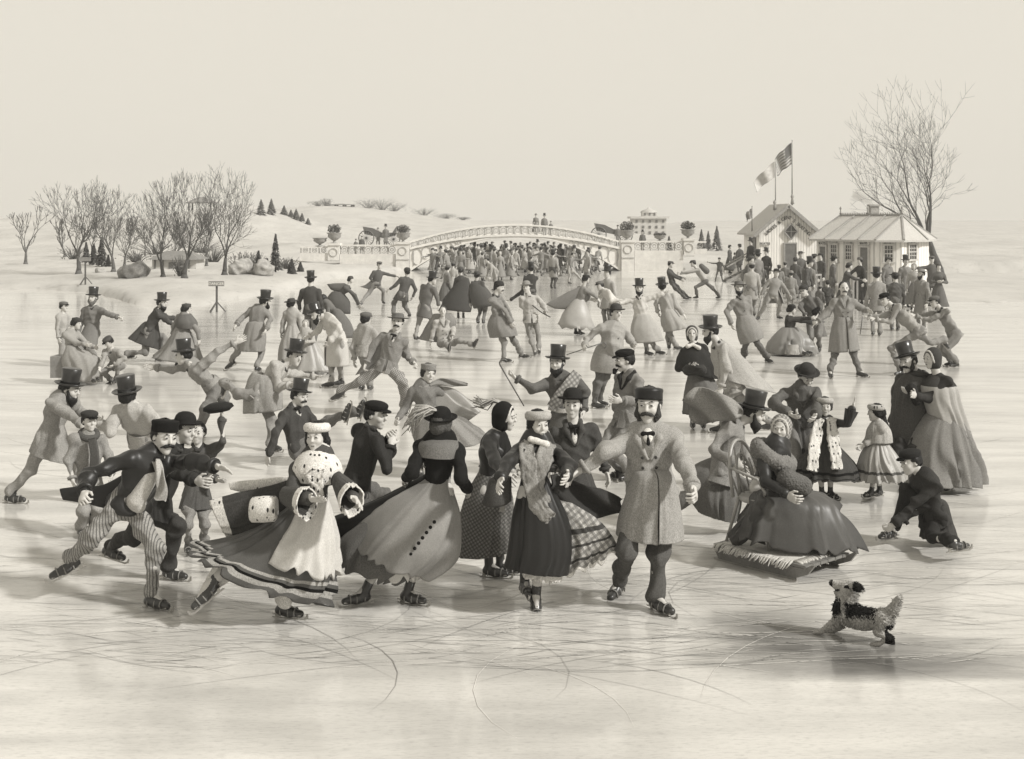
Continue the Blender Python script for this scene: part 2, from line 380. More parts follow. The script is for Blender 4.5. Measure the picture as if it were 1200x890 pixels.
    if mid:
        S_.cap(hpnt(0, .36, .06), hpnt(0, .45, -.11), .028 * u, .052 * u, .02 * u / .23)
        for s in (1, -1):
            S_.ell(hpnt(.335 * s, -.03, -.04), hax, (.03 * u, .075 * u, .12 * u), .012)
            if hero:
                S_.ell(hpnt(.135 * s, .44, .02), hax, (.085 * u, .085 * u, .05 * u), .012, -1)
                S_.ell(hpnt(.14 * s, .365, .015), hax, (.062 * u, .05 * u, .036 * u), .006)
                S_.cap(hpnt(.05 * s, .385, .085), hpnt(.2 * s, .34, .095), .022 * u, .018 * u, .012).ell(hpnt(.15 * s, .27, -.14), hax, (.1 * u, .09 * u, .09 * u), .02)
        if hero:
            S_.cap(hpnt(-.06, .365, -.26), hpnt(.06, .365, -.26), .022 * u, None, .008).cap(hpnt(-.05, .36, -.31), hpnt(.05, .36, -.31), .026 * u, None, .008)
    chunks.append(S_.mesh(r1))
    palms = {}
    for s, nm, cc in ((1, 'l', lcurl), (-1, 'r', rcurl)):
        E, W = J[nm][1], J[nm][2]; a = nz(W - E); w = Ff + .5 * np.array([0, 0, 1]) ; w = nz(w - a * (w @ a)); n_ = np.cross(w, a)
        if n_ @ (-s * Lf) < 0: n_ = -n_
        k_ = h / 1.72 * 1.1; cu = curl if cc is None else cc; palms[nm] = (W, a, w, n_)
        if not mid and px > .05:
            chunks.append(SDF().ell(W + a * .06, (w, a, n_), (.04, .08, .03), .01).mesh(r1)); continue
        S_ = SDF(); rf = max(.0088 * k_, r1 * .75)
        S_.cap(W - a * .04, W + a * .015, .024 * k_, .022 * k_, .02).ell(W + a * .05 * k_, (w, a, n_), (.04 * k_, .05 * k_, .017 * k_), .015)
        for i, ln in enumerate((.9, 1.05, 1.0, .8)):
            b0 = W + (a * (.088 - .004 * abs(i - 1)) + w * (.031 - .0205 * i)) * k_; sp = w * (.10 - .07 * i)
            d1 = nz(a * cos(cu) + n_ * sin(cu) + sp); d2 = nz(a * cos(cu * 2.1) + n_ * sin(cu * 2.1) + sp)
            m1 = b0 + d1 * .036 * ln * k_; m2 = m1 + d2 * .034 * ln * k_
            S_.cap(b0, m1, rf, rf * .95, .006).cap(m1, m2, rf * .95, rf * .8, .004)
        t0 = W + (a * .03 + w * .03) * k_; t1 = t0 + nz(a * .75 + w * .75 + n_ * .25) * .04 * k_; t2 = t1 + nz(a * 1 + w * .25 + n_ * .35) * .03 * k_
        S_.cap(t0, t1, rf * 1.25, rf * 1.05, .008).cap(t1, t2, rf * 1.05, rf * .85, .004)
        hv, hq = S_.mesh(max(.0048, min(r1 * .85, .016))); chunks.append((hv, hq))
    f.palms = palms
    VV = []; QQ = []; MI = []; n0 = 0
    for i, (v, q) in enumerate(chunks):
        VV.append(v); QQ.append(q + n0); MI.append(np.full(len(q), 1 if (i >= 2 and glove) else 0)); n0 += len(v)
    f.body = link('body', np.concatenate(VV), np.concatenate(QQ), ['skin'] + ([glove] if glove else []), root, origin=O, mi=np.concatenate(MI) if glove else None)
    def sub(name, S, mat, res=None, amp=0, freq=9, fur=0, zs=1.0):
        v, q = S.mesh(res or r2)
        if not len(v): return None
        if amp: v = crumple(v, q, amp, freq, sd * 7 + len(name), zs)
        if fur: v = furry(v, q, fur, sd)
        return link(name, v, q, mat, root, origin=O)
    f.sub = sub
    # ---- face
    if hero:
        for s in (1, -1):
            sub('eye', SDF().ell(hpnt(.138 * s, .405, .02), hax, (.042 * u, .022 * u, .026 * u)), 'leather', .0035)
            sub('eyebrow', SDF().cap(hpnt(.06 * s, .425, .115), hpnt(.15 * s, .405, .135), (.012 if sex == 'm' else .007) * u, None, .01).cap(hpnt(.15 * s, .405, .135), hpnt(.215 * s, .35, .11), .012 * u, .008 * u, .01), hair, .0038)
        if sex == 'f': sub('lips', SDF().cap(hpnt(-.055, .385, -.285), hpnt(.055, .385, -.285), .02 * u, None, .01), '.16', .004)
    if mid and not hero:
        S_ = SDF()
        for s in (1, -1): S_.ell(hpnt(.14 * s, .37, .05), hax, (.06 * u, .03 * u, .045 * u))
        sub('eyes', S_, 'hair', r1 * .7)
    if 'm' in face:
        S_ = SDF()
        for s in (1, -1): S_.cap(hpnt(.02 * s, .43, -.20), hpnt(.12 * s, .38, -.24), .04 * u, .035 * u, .02).cap(hpnt(.12 * s, .38, -.24), hpnt(.23 * s, .27, -.3), .035 * u, .018 * u, .02)
        sub('moustache', S_, hair, r1, fur=.004)
    if 'w' in face:
        for s in (1, -1): sub('side_whiskers', SDF().cap(hpnt(.29 * s, .1, 0), hpnt(.28 * s, .16, -.28), .045 * u, .075 * u, .02).cap(hpnt(.28 * s, .16, -.28), hpnt(.24 * s, .22, -.42), .075 * u, .04 * u, .03), hair, r1, fur=.008)
    if 'b' in face:
        S_ = SDF().ell(hpnt(0, .2, -.42), hax, (.23 * u, .2 * u, .2 * u), .03).cap(hpnt(0, .28, -.48), hpnt(0, .26, -.72), .12 * u, .05 * u, .04)
        for s in (1, -1): S_.cap(hpnt(.27 * s, .08, -.05), hpnt(.22 * s, .2, -.36), .06 * u, .09 * u, .04)
        S_.ell(hpnt(0, .43, -.29), hax, (.075 * u, .06 * u, .035 * u), .01, -1); sub('beard', S_, hair, r1, fur=.006)
    if 'G' in face:
        S_ = SDF()
        for s in (1, -1): S_.ell(hpnt(.15 * s, .41, .03), hax, (.09 * u, .03 * u, .07 * u), .01)
        S_.cap(hpnt(-.1, .42, .03), hpnt(.1, .42, .03), .02 * u); sub('spectacles', S_, 'leather', r1 * .8)
    # ---- hair
    if hair and hat not in ('bonnet', 'hood', 'helmet'):
        S_ = SDF().ell(hpnt(0, -.1, .13), hax, (.348 * u, .40 * u, .385 * u), .02)
        if sex == 'f':
            S_.ell(hpnt(0, -.42, -.12), hax, (.22 * u, .16 * u, .2 * u), .06)
            for s in (1, -1): S_.cap(hpnt(.28 * s, .05, .12), hpnt(.29 * s, -.1, -.16), .09 * u, .09 * u, .04)
            if 'l' in face:
                for s in (1, -1): S_.cap(hpnt(.34 * s, -.1, -.2), hpnt(.36 * s, -.18, -.75), .1 * u, .06 * u, .04)
        else:
            for s in (1, -1): S_.cap(hpnt(.3 * s, -.05, .1), hpnt(.29 * s, -.12, -.1), .075 * u, .06 * u, .03)
            S_.ell(hpnt(0, -.33, -.1), hax, (.26 * u, .12 * u, .18 * u), .04)
        S_.ell(hpnt(0, .52, -.12), hax, (.3 * u, .36 * u, .42 * u), .03, -1)
        sub('hair', S_, hair, r1, fur=.008 if mid else 0)
    # ---- hats
    if hat in HATS:
        prof, hm = HATS[hat]; ca, sa = cos(radians(hatt)), sin(radians(hatt))
        tb = radians(-6); ax = (hl * ca + Hu * sa, nz(hf * cos(tb) - Hu * sin(tb)), None); ax = (ax[0], nz(ax[1] - ax[0] * (ax[1] @ ax[0])), None); ax = (ax[0], ax[1], np.cross(ax[0], ax[1]))
        if ax[2] @ Hu < 0: ax = (ax[0], ax[1], -ax[2])
        mb = MB().lathe([(r * u * .93, z * u * .95) for r, z in prof], 32 if hero else (20 if mid else 10), hpnt(0, -.03, .02), ax, 1, 1.1)
        ho = mb.build('hat', hm if (hm and hatm == '.06') else hatm, root, True, O); f.hatax = ax
        if hat in ('top', 'bowler', 'wide') and hero: MB().lathe([(.37 * u, .20 * u), (.379 * u, .22 * u), (.374 * u, .30 * u), (.36 * u, .31 * u)], 32, hpnt(0, -.03, .02), ax, 1, 1.1).build('hat_band', '.04', ho, True, O)
        if hat == 'pill' and hero: MB().lathe([(.0, .53 * u), (.04 * u, .525 * u), (.05 * u, .49 * u), (.03 * u, .46 * u)], 12, hpnt(0, -.03, .02), ax).build('pompom', hatm, ho, True, O)
    if hat in ('flat', 'kepi'):
        S_ = SDF().ell(hpnt(0, -.04, .36), hax, (.42 * u, .47 * u, .17 * u), .04).ell(hpnt(0, -.04, .24), hax, (.38 * u, .44 * u, .14 * u), .03)
        sub('hat', S_, hatm, r1); sub('visor', SDF().ell(hpnt(0, .42, .2), (hl, nz(hf - Hu * .25), nz(Hu + hf * .25)), (.27 * u, .2 * u, .025 * u + r1 * .3), .02), '.03', r1 * .8)
    if hat in ('bonnet', 'hood'):
        S_ = SDF().ell(hpnt(0, -.1, .08), hax, (.44 * u, .46 * u, .5 * u), .03).ell(hpnt(0, -.12, -.35), hax, (.36 * u, .35 * u, .3 * u), .05)
        S_.ell(hpnt(0, .5, -.06), hax, (.275 * u, .52 * u, .37 * u), .02, -1); hh_ = sub('hood', S_, hatm, r1, .004)
        if hat == 'bonnet' or hero:
            pts = [hpnt(.31 * cos(a), .2 - .12 * abs(cos(a)) * 0 - .1 * (sin(a) < -.2), -.02 + .42 * sin(a)) for a in np.linspace(-1.1, pi + 1.1, 16)]
            mb = MB().tube(pts, [.065 * u] * 16, 8); v = mb.build('hood_trim', f.trim if hasattr(f, 'trim') else 'fur.6', hh_, True, O)
    # ---- trousers / stockings and boots
    dressed = skirt is not None and legs is None
    if legs:
        S_ = SDF().ell(P + U * .02 * h, (Lf, Ff, U), (.092 * h * wide, .068 * h, .085 * h), .05)
        for nm in 'lr':
            a, b, c, fd, fu = K[nm]; e = b + (c - b) * .93
            S_.cap(a, b, .054 * h, .041 * h, .04).cap(b, e, .040 * h, .031 * h, .025).cap(b + (c - b) * .72, e, .031 * h, .038 * h, .02)
        sub('trousers', S_, legs, amp=.036, freq=9, zs=.5)
    if boots:
        for nm in 'lr':
            a, b, c, fd, fu = K[nm]; bs = h / 1.72
            S_ = SDF().cap(c + nz(b - c) * .09 * bs, c - fu * .03 * bs, .042 * bs, .043 * bs, .02).cap(c - fd * .03 * bs - fu * .055 * bs, c + fd * .06 * bs - fu * .058 * bs, .036 * bs, .04 * bs, .03).cap(c + fd * .06 * bs - fu * .055 * bs, c + fd * .165 * bs - fu * .066 * bs, .042 * bs, .03 * bs, .03)
            bo = sub('boot', S_, 'leather', max(.008, px * .7))
            if skates and mid:
                z_ = -.118 * bs; side = nz(np.cross(fd, fu)); W_ = max(.004, px * .22)
                prof = [(-.09, z_ + .012), (-.10, z_), (.20, z_), (.235, z_ + .02), (.235, z_ + .055), (.222, z_ + .055), (.215, z_ + .03), (.19, z_ + .014)]
                Vv = [c + fd * q[0] * bs + fu * q[1] + side * W_ * e for e in (-1, 1) for q in prof]; n = len(prof)
                mb = MB().add(Vv, [tuple(range(n)), tuple(range(2 * n - 1, n - 1, -1))] + [(i, (i + 1) % n, n + (i + 1) % n, n + i) for i in range(n)])
                for o_ in (-.05, .12): mb.box(c + fd * o_ * bs + fu * (z_ + .022), (.03, W_ * 2.4, .034), (fd, side, fu))
                mb.box(c + fd * .05 * bs + fu * (z_ + .042), (.26 * bs, .055, .008), (fd, side, fu))
                sk_o = mb.build('skate', 'steel', root, False, O)
                if hero:
                    mb = MB()
                    for o_, w_ in ((.07, .046), (.125, .041), (.0, .047)): mb.tube([c + fd * o_ * bs + side * w_ * cos(a) * bs - fu * .062 * bs + fu * (w_ + .002) * sin(a) * bs for a in np.linspace(-.5, pi + .5, 9)], .006, 6)
                    mb.build('strap', '.3', sk_o, True, O)
    # ---- bodice / coat with sleeves
    if top:
        ch = .108 * h * wide * hw; S_ = SDF(); bl = belly * .02 * h
        S_.ell(P + U * .205 * h + Ff * bl * .3, (Lf, Ff, U), (ch * .98, .07 * h * (wide ** .5) + bl * .6, .12 * h), .05)
        S_.ell(P + U * .085 * h + Ff * bl, (Lf, Ff, U), (ch * (.86 if sex == 'm' else .68), .062 * h + bl, .12 * h), .06)
        if sex == 'f' and h > 1.4: S_.ell(P + U * .20 * h + Ff * .045 * h, (Lf, Ff, U), (.075 * h, .04 * h, .045 * h), .04)
        S_.cap(Nk - U * .05 * h, Nk + U * (.004 if sex == 'm' else -.022) * h, (.05 if sex == 'm' else .042) * h, (.034 if sex == 'm' else .025) * h, .035)
        for nm in 'lr': S_.cap(Nk - U * .035 * h, J[nm][0] - U * .006 * h, .04 * h, .036 * h * wide ** .5, .04)
        if not skirt and sex == 'm': S_.ell(P + U * .01 * h, (Lf, Ff, U), (ch * .98, .075 * h, .06 * h), .04)
        for nm in 'lr':
            a, b, c = J[nm]; e = b + (c - b) * .9
            S_.cap(a, b, .039 * h * wide ** .5, .033 * h, .03).cap(b, e, .032 * h, .025 * h, .03).cap(b + (c - b) * .72, e, .026 * h, .029 * h, .012)
        f.topo = sub('coat' if sex == 'm' else 'bodice', S_, top, amp=(.034 if sex == 'm' else .016) if mid else .01, freq=9, zs=.8)
        fr = lambda l, up, o=0: P + U * up * h + Lf * l * h + Ff * (.071 * h * wide ** .5 + bl + o)
        f.front = fr
        if shirt and mid:
            sub('shirt_front', SDF().ell(P + U * .262 * h + Ff * .056 * h * wide ** .5, (Lf, nz(Ff + U * .35), nz(U - Ff * .35)), (.022 * h, .012 * h, .034 * h), .01), shirt, r1)
            sub('necktie', SDF().cap(Nk - U * .01 * h + Ff * .058 * h - Lf * .02 * h, Nk - U * .01 * h + Ff * .058 * h + Lf * .02 * h, .011 * h, None, .01).cap(Nk - U * .012 * h + Ff * .062 * h, Nk - U * .05 * h + Ff * .076 * h, .006 * h, .008 * h, .01), '.05', r1)
        if collar and mid:
            S_ = SDF(); q = [Nk + U * .012 * h - Ff * .036 * h + Lf * 0, Nk + U * .008 * h + Lf * .042 * h, Nk - U * .035 * h + Lf * .045 * h + Ff * .05 * h, Nk - U * .115 * h + Lf * .008 * h + Ff * .072 * h]
            for s in (1, -1):
                qs = [p - 2 * Lf * ((p - Nk) @ Lf) if s < 0 else p for p in q]
                for i in range(3): S_.cap(qs[i], qs[i + 1], (.014, .015, .017)[i] * h, (.015, .018, .006)[i] * h, .02)
            sub('collar', S_, collar, r1 * 1.1)
        if buttons and mid:
            for i in range(buttons):
                for s in ((1, -1) if buttons > 4 else (0,)):
                    c_ = fr(.028 * s, .17 - .24 * (i / max(buttons - 1, 1)) * .9, .002 - .000 * i)
                    v = c_; MB().lathe([(0, .009), (.009, .008), (.013, 0), (.0, -.004)], 8, v, (Lf, U, Ff)).build('button', '.12', root, True, O)
        if mid and sex == 'm':
            if not collar:
                S_ = SDF()
                for sg in (1, -1): S_.cap(Nk + U * .008 * h - Ff * .03 * h, Nk + U * .004 * h + Lf * .036 * h * sg, .013 * h, None, .02).cap(Nk + U * .004 * h + Lf * .036 * h * sg, Nk - U * .03 * h + Ff * .05 * h + Lf * .012 * h * sg, .013 * h, .011 * h, .02)
                sub('collar', S_, M(top) if 0 else '.12', r1 * 1.1)
            for nm in 'lr':
                a, b = J[nm][1], J[nm][2]; d = nz(b - a); MB().tube([a + (b - a) * .78, a + (b - a) * .8, a + (b - a) * .92, a + (b - a) * .93], [.029 * h, .036 * h, .036 * h, .027 * h], 14).build('cuff', top, root, True, O)
            if skirt is None and not sit and hem:
                loft(f, [(P + U * .07 * h, Lf * .088 * h * wide, Ff * .07 * h), (P - U * .0 * h, Lf * .098 * h * wide, Ff * (.085 + .02 * belly) * h), (P - U * .05 * h, Lf * .112 * h * wide, Ff * .10 * h)], 'jacket_hem', top, fold=.05, gap=(90, 16))
    # ---- coat skirt / dress skirt
    if skirt is not None:
        if isinstance(skirt, (int, float)):
            kk = (K['l'][0] + K['r'][0]) / 2; ends = []
            for nm in 'lr':
                a, b, c = K[nm][:3]; t = skirt; ends.append(a + (b - a) * min(t, 1) + (c - b) * max(t - 1, 0))
            c1 = (ends[0] + ends[1]) / 2; d1 = ends[0] - ends[1]; wl = abs(d1 @ Lf) / 2 + .075 * h; wf = abs(d1 @ Ff) / 2 + .075 * h
            if sex == 'f': wl = max(wl, .21 * h * min(1, skirt)); wf = max(wf, .2 * h * min(1, skirt))
            rings = []
            c0 = P + U * .10 * h; wa = .07 if sex == 'm' else .05
            for t in (0, .3, .65, 1.0):
                e = t ** .8; c_ = c0 + (c1 - c0) * t; rings.append((c_, Lf * ((1 - e) * wa * hw * h * wide + e * wl), Ff * ((1 - e) * (.058 * h + belly * .02 * h) + e * wf)))
            loft(f, rings, skirt_name(sex, skirt), sk or top, fold=.10 if sex == 'f' else .05)
        else: loft(f, skirt, skirt_name(sex, 1), sk or top, fold=.08)
    if loc is not None:
        root.location = loc
    return f
def skirt_name(sex, k): return 'coat_skirt' if sex == 'm' else 'skirt'
def loft(f, rings, name, mat, fold=.06, nf=7, ratio=.7, gap=None, bands=None, thick=.012, parent=None, ruffle=0, closed=False, nt=None, hang=0, seed=None, sharp=0, dy=0):
    """drapery: rings of (x1,y1,x2,y2[,depth shift, depth ratio]) in picture pixels, or (centre, side, front) vectors"""
    R = []
    if name in ('coat_skirt', 'skirt') and len(rings[0]) > 3 and f.U[2] > .6:
        w_ = .068 * f.h * abs(f.L[0]) + .052 * f.h * abs(f.Fw[0]); c_ = f.P + f.U * .12 * f.h
        R.append(np.concatenate([c_, [w_, 0, 0], [0, .056 * f.h, 0]]))
    for r in rings:
        if len(r) == 3: R.append(np.concatenate([r[0], r[1], r[2]]))
        else:
            d = (r[4] if len(r) > 4 else 0) + dy; Y = f.Y0 + d; A = pt(r[0], r[1], Y); B = pt(r[2], r[3], Y); a = (B - A) / 2; rt = r[5] if len(r) > 5 else ratio
            bl = np.linalg.norm(a) * rt; R.append(np.concatenate([(A + B) / 2, a, np.array([0, 1, 0]) * bl]))
    R = np.array(R); m = len(R); nt = nt or (96 if f.hero else (56 if f.mid else 20)); ns = (10 if f.hero else 6 if f.mid else 3)
    ts = np.linspace(0, m - 1, ns * (m - 1) + 1); out = []
    for t in ts:
        i = min(int(t), m - 2); q = t - i; p0, p1, p2, p3 = R[max(i - 1, 0)], R[i], R[i + 1], R[min(i + 2, m - 1)]
        out.append(.5 * ((2 * p1) + (p2 - p0) * q + (2 * p0 - 5 * p1 + 4 * p2 - p3) * q * q + (3 * p1 - p0 - 3 * p2 + p3) * q ** 3))
    out = np.array(out); T = ts / (m - 1)
    rs = np.random.RandomState((seed if seed is not None else f.seed * 13 + len(name))); ph = rs.rand(6) * 6.28
    if gap is None: th = np.linspace(0, 2 * pi, nt, endpoint=False)
    else: th = np.linspace(radians(gap[0] + gap[1] / 2), radians(gap[0] - gap[1] / 2 + 360), nt)
    TH = th[None, :]; TT = T[:, None]; TH0 = TH
    TH = TH + .30 * np.sin(2 * TH + ph[5]) + .16 * np.sin(5 * TH + ph[4] + 1.5 * TT) + .10 * np.sin(3 * TT * 2 + ph[3])
    fo = np.sin(nf * TH + ph[0] + 1.3 * TT) + .6 * np.sin((nf * 2 + 1) * TH + ph[1] - 1.2 * TT) + .35 * np.sin((nf * 3 + 2) * TH + ph[2] + TT * 2)
    fo2 = 1 - 1.5 * np.abs(np.sin((nf + 2) * TH / 2 * 2 + ph[3] + .8 * np.sin(2 * TH + ph[4])))
    fo = fo * .5 + fo2 * .55
    fold = fold * (1.45 if f.mid else 1)
    amp = fold * (.15 + .85 * TT ** .8) * (.7 + .45 * np.sin(TH0 * 2 + ph[0] * 2 + TT)); rad = 1 + amp * fo
    Vo = out[:, None, 0:3] + out[:, None, 3:6] * (np.cos(TH0) * rad)[..., None] + out[:, None, 6:9] * (np.sin(TH0) * rad)[..., None]
    if ruffle:
        d = out[-1, :3] - out[-2, :3]; d = nz(d); Vo = Vo + d * (ruffle * (TT ** 6) * np.sin((nf * 2) * TH + ph[5]))[..., None]
    if hang: Vo[..., 2] -= hang * (TT ** 2) * np.abs(np.sin(TH0))
    ctr = out[:, None, 0:3]; dv = ctr - Vo; ln = np.linalg.norm(dv, axis=2, keepdims=True) + 1e-6; Vi = Vo + dv / ln * np.minimum(max(thick, f.px * .3), ln * .6)
    r, c = Vo.shape[:2]; V = np.concatenate([Vo.reshape(-1, 3), Vi.reshape(-1, 3)]); n = r * c
    cc = c if gap is None else c - 1; I, Jx = np.meshgrid(np.arange(r - 1), np.arange(cc), indexing='ij'); J2 = (Jx + 1) % c
    q = np.stack([I * c + Jx, I * c + J2, (I + 1) * c + J2, (I + 1) * c + Jx], -1).reshape(-1, 4)
    qs = [q, q[:, ::-1] + n]; rows = [I.ravel(), I.ravel()]
    j = np.arange(cc); j2 = (j + 1) % c
    for rr in (0, r - 1):
        e = np.stack([rr * c + j, rr * c + j2, n + rr * c + j2, n + rr * c + j], 1); qs.append(e if rr else e[:, ::-1]); rows.append(np.full(len(e), min(rr, r - 2)))
    if gap is not None:
        i = np.arange(r - 1)
        for jj in (0, c - 1): qs.append(np.stack([i * c + jj, (i + 1) * c + jj, n + (i + 1) * c + jj, n + i * c + jj], 1)); rows.append(i)
    if closed:
        V = np.concatenate([V, [out[0, :3], out[-1, :3]]]);
        for kx, rr in ((0, 0), (1, r - 1)): qs.append(np.stack([rr * c + j, rr * c + j2, np.full(len(j), 2 * n + kx), np.full(len(j), 2 * n + kx)], 1)); rows.append(np.full(len(j), rr if rr == 0 else r - 2))
    q = np.concatenate(qs); rows = np.concatenate(rows); mi = None; mats = [mat]
    if bands:
        mi = np.zeros(len(q), int); tm = (rows + .5) / (r - 1)
        for a, b, k in bands:
            if k not in mats: mats.append(k)
            mi[(tm >= a) & (tm < b)] = mats.index(k)
    if closed:
        bad = q[:, 2] == q[:, 3]; faces = [tuple(x) if not b else tuple(x[:3]) for x, b in zip(q.tolist(), bad)]
        return link(name, V, faces, mats, parent or f.root, True, mi, f.O)
    return link(name, V, q, mats, parent or f.root, True, mi, f.O)
def P3(f, x, y, d=0): return pt(x, y, f.Y0 + d)
def tube(f, name, pts, rad, mat, n=10, parent=None, flat=1.0, free=None, smooth=True):
    """pts: (x, y, depth shift) in picture pixels; a thing of its own when free is (label, category)"""
    P = [P3(f, *p) for p in pts]
    if len(P) > 2:      # smooth the path
        A = np.array(P); m = len(A); o = []; rr = []; rad_ = rad if hasattr(rad, '__len__') else [rad] * m
        for i in range(m - 1):
            p0, p1, p2, p3 = A[max(i - 1, 0)], A[i], A[i + 1], A[min(i + 2, m - 1)]
            for q in (0, .25, .5, .75): o.append(.5 * (2 * p1 + (p2 - p0) * q + (2 * p0 - 5 * p1 + 4 * p2 - p3) * q * q + (3 * p1 - p0 - 3 * p2 + p3) * q ** 3)); rr.append(rad_[i] * (1 - q) + rad_[i + 1] * q)
        P = o + [A[-1]]; rad = rr + [rad_[-1]]
    mb = MB().tube(P, rad, n, True, flat)
    if free:
        c = np.mean(P, axis=0); o = mb.build(name, mat, None, smooth, c); o.location = tuple(c); return tag(o, *free)
    return mb.build(name, mat, parent or f.root, smooth, f.O)
def ribbon(f, name, pts, widths, mat, th=.012, parent=None, wave=0.0, dirv=(0, 0, 1)):
    """flat cloth band along a path; widths in metres"""
    A = np.array([P3(f, *p) for p in pts]); m = len(A); o = []; W = []
    for i in range(m - 1):
        p0, p1, p2, p3 = A[max(i - 1, 0)], A[i], A[i + 1], A[min(i + 2, m - 1)]
        for q in np.arange(6) / 6.: o.append(.5 * (2 * p1 + (p2 - p0) * q + (2 * p0 - 5 * p1 + 4 * p2 - p3) * q * q + (3 * p1 - p0 - 3 * p2 + p3) * q ** 3)); W.append(widths[i] * (1 - q) + widths[i + 1] * q)
    o.append(A[-1]); W.append(widths[-1]); o = np.array(o); V = []; k = 9
    for i, p in enumerate(o):
        d = nz(o[min(i + 1, len(o) - 1)] - o[max(i - 1, 0)]); s_ = nz(np.cross(d, (0, 1, 0))) ; nn = nz(np.cross(d, s_))
        for sg in (1, -1):
            for j in range(k):
                t = (j / (k - 1) - .5); V.append(p + s_ * W[i] * t + nn * (sg * th * .5 + wave * sin(t * 7 + i * .5)))
    n = 2 * k; Fc = []
    for i in range(len(o) - 1):
        loop = list(range(k)) + list(range(2 * k - 1, k - 1, -1))
        for a in range(n): b = (a + 1) % n; Fc.append((i * n + loop[a], i * n + loop[b], (i + 1) * n + loop[b], (i + 1) * n + loop[a]))
    loop = list(range(k)) + list(range(2 * k - 1, k - 1, -1)); Fc.append(tuple(loop)); Fc.append(tuple((len(o) - 1) * n + a for a in loop[::-1]))
    if mat[:2] in ('fu', 'er'):
        V = np.array(V); V = V + np.random.RandomState(2).randn(*V.shape) * .006
    return link(name, V, Fc, mat, parent or f.root, True, None, f.O)
def blob(f, name, caps, mat, fur=0, res=None, amp=0, free=None, parent=None):
    """caps: (x,y,d, x2,y2,d2, r1,r2) -> one smooth surface"""
    S = SDF()
    for c in caps: S.cap(P3(f, *c[:3]), P3(f, *c[3:6]), c[6], c[7], .03)
    v, q = S.mesh(res or f.r1 * 1.2)
    if amp: v = crumple(v, q, amp, 14, f.seed)
    if fur: v = furry(v, q, fur, 3)
    if free:
        c = v.mean(0); o = link(name, v, q, mat, None, origin=c); o.location = tuple(c); return tag(o, *free)
    return link(name, v, q, mat, parent or f.root, origin=f.O)

def bell(f, nm, mat, band=None, t0=.0, t1=.95, r0=.05, r1=.12, drop=.05):
    """wide sleeve hanging from the forearm"""
    S, E, W = f.J[nm]; a = nz(W - E); s = nz(np.cross(a, (0, 0, 1)) if abs(a[2]) < .9 else np.cross(a, (0, 1, 0))); q = nz(np.cross(s, a)); r = []
    for t in (0, .35, .7, 1): 
        c = E + (W - E) * (t0 + (t1 - t0) * t) - np.array([0, 0, drop * t]); k = r0 + (r1 - r0) * t; r.append((c, s * k * .8, q * k))
    return loft(f, r, 'sleeve', mat, .07, 5, bands=[(.72, 1.01, band)] if band else None, seed=5)
def cane(f, a, b, label, hook=1, r=.009):
    P = [P3(f, *a), P3(f, *b)]; d = nz(P[1] - P[0]); mb = MB().tube(P, [r * 1.1, r * .8], 8)
    if hook:
        s = nz(np.cross(d, (0, 1, 0))); mb.tube([P[0] + s * .045 * (1 - cos(t)) - d * .045 * sin(t) for t in np.linspace(0, pi, 8)], r, 8)
    c = (P[0] + P[1]) / 2; o = mb.build('cane', plain('cane_wood', .10, .4), None, True, c); o.location = tuple(c); return tag(o, label, 'cane')

def plume(f, name, base, pts, n, spread, mat, seed=0, r=.006):
    """curling feather strands; pts in picture pixels, spread in metres"""
    rs_ = np.random.RandomState(seed); mb = MB()
    for i in range(n):
        k = rs_.randn(3) * spread; P = [P3(f, *p) + k * (j / (len(pts) - 1)) ** .8 + rs_.randn(3) * spread * .15 * j for j, p in enumerate(pts)]; mb.tube(P, [r * (1.4 - j / len(P)) for j in range(len(P))], 5)
    return mb.build(name, mat, f.root, True, f.O)
def neck_scarf(f, mat, r=.034):
    c = f.N + f.U * .02; MB().tube([c + f.L * .075 * cos(a) + f.Fw * .075 * sin(a) - f.U * .03 * (1 + sin(a)) for a in np.linspace(0, 2 * pi, 20)], r, 10, False).build('scarf', mat, f.root, True, f.O)
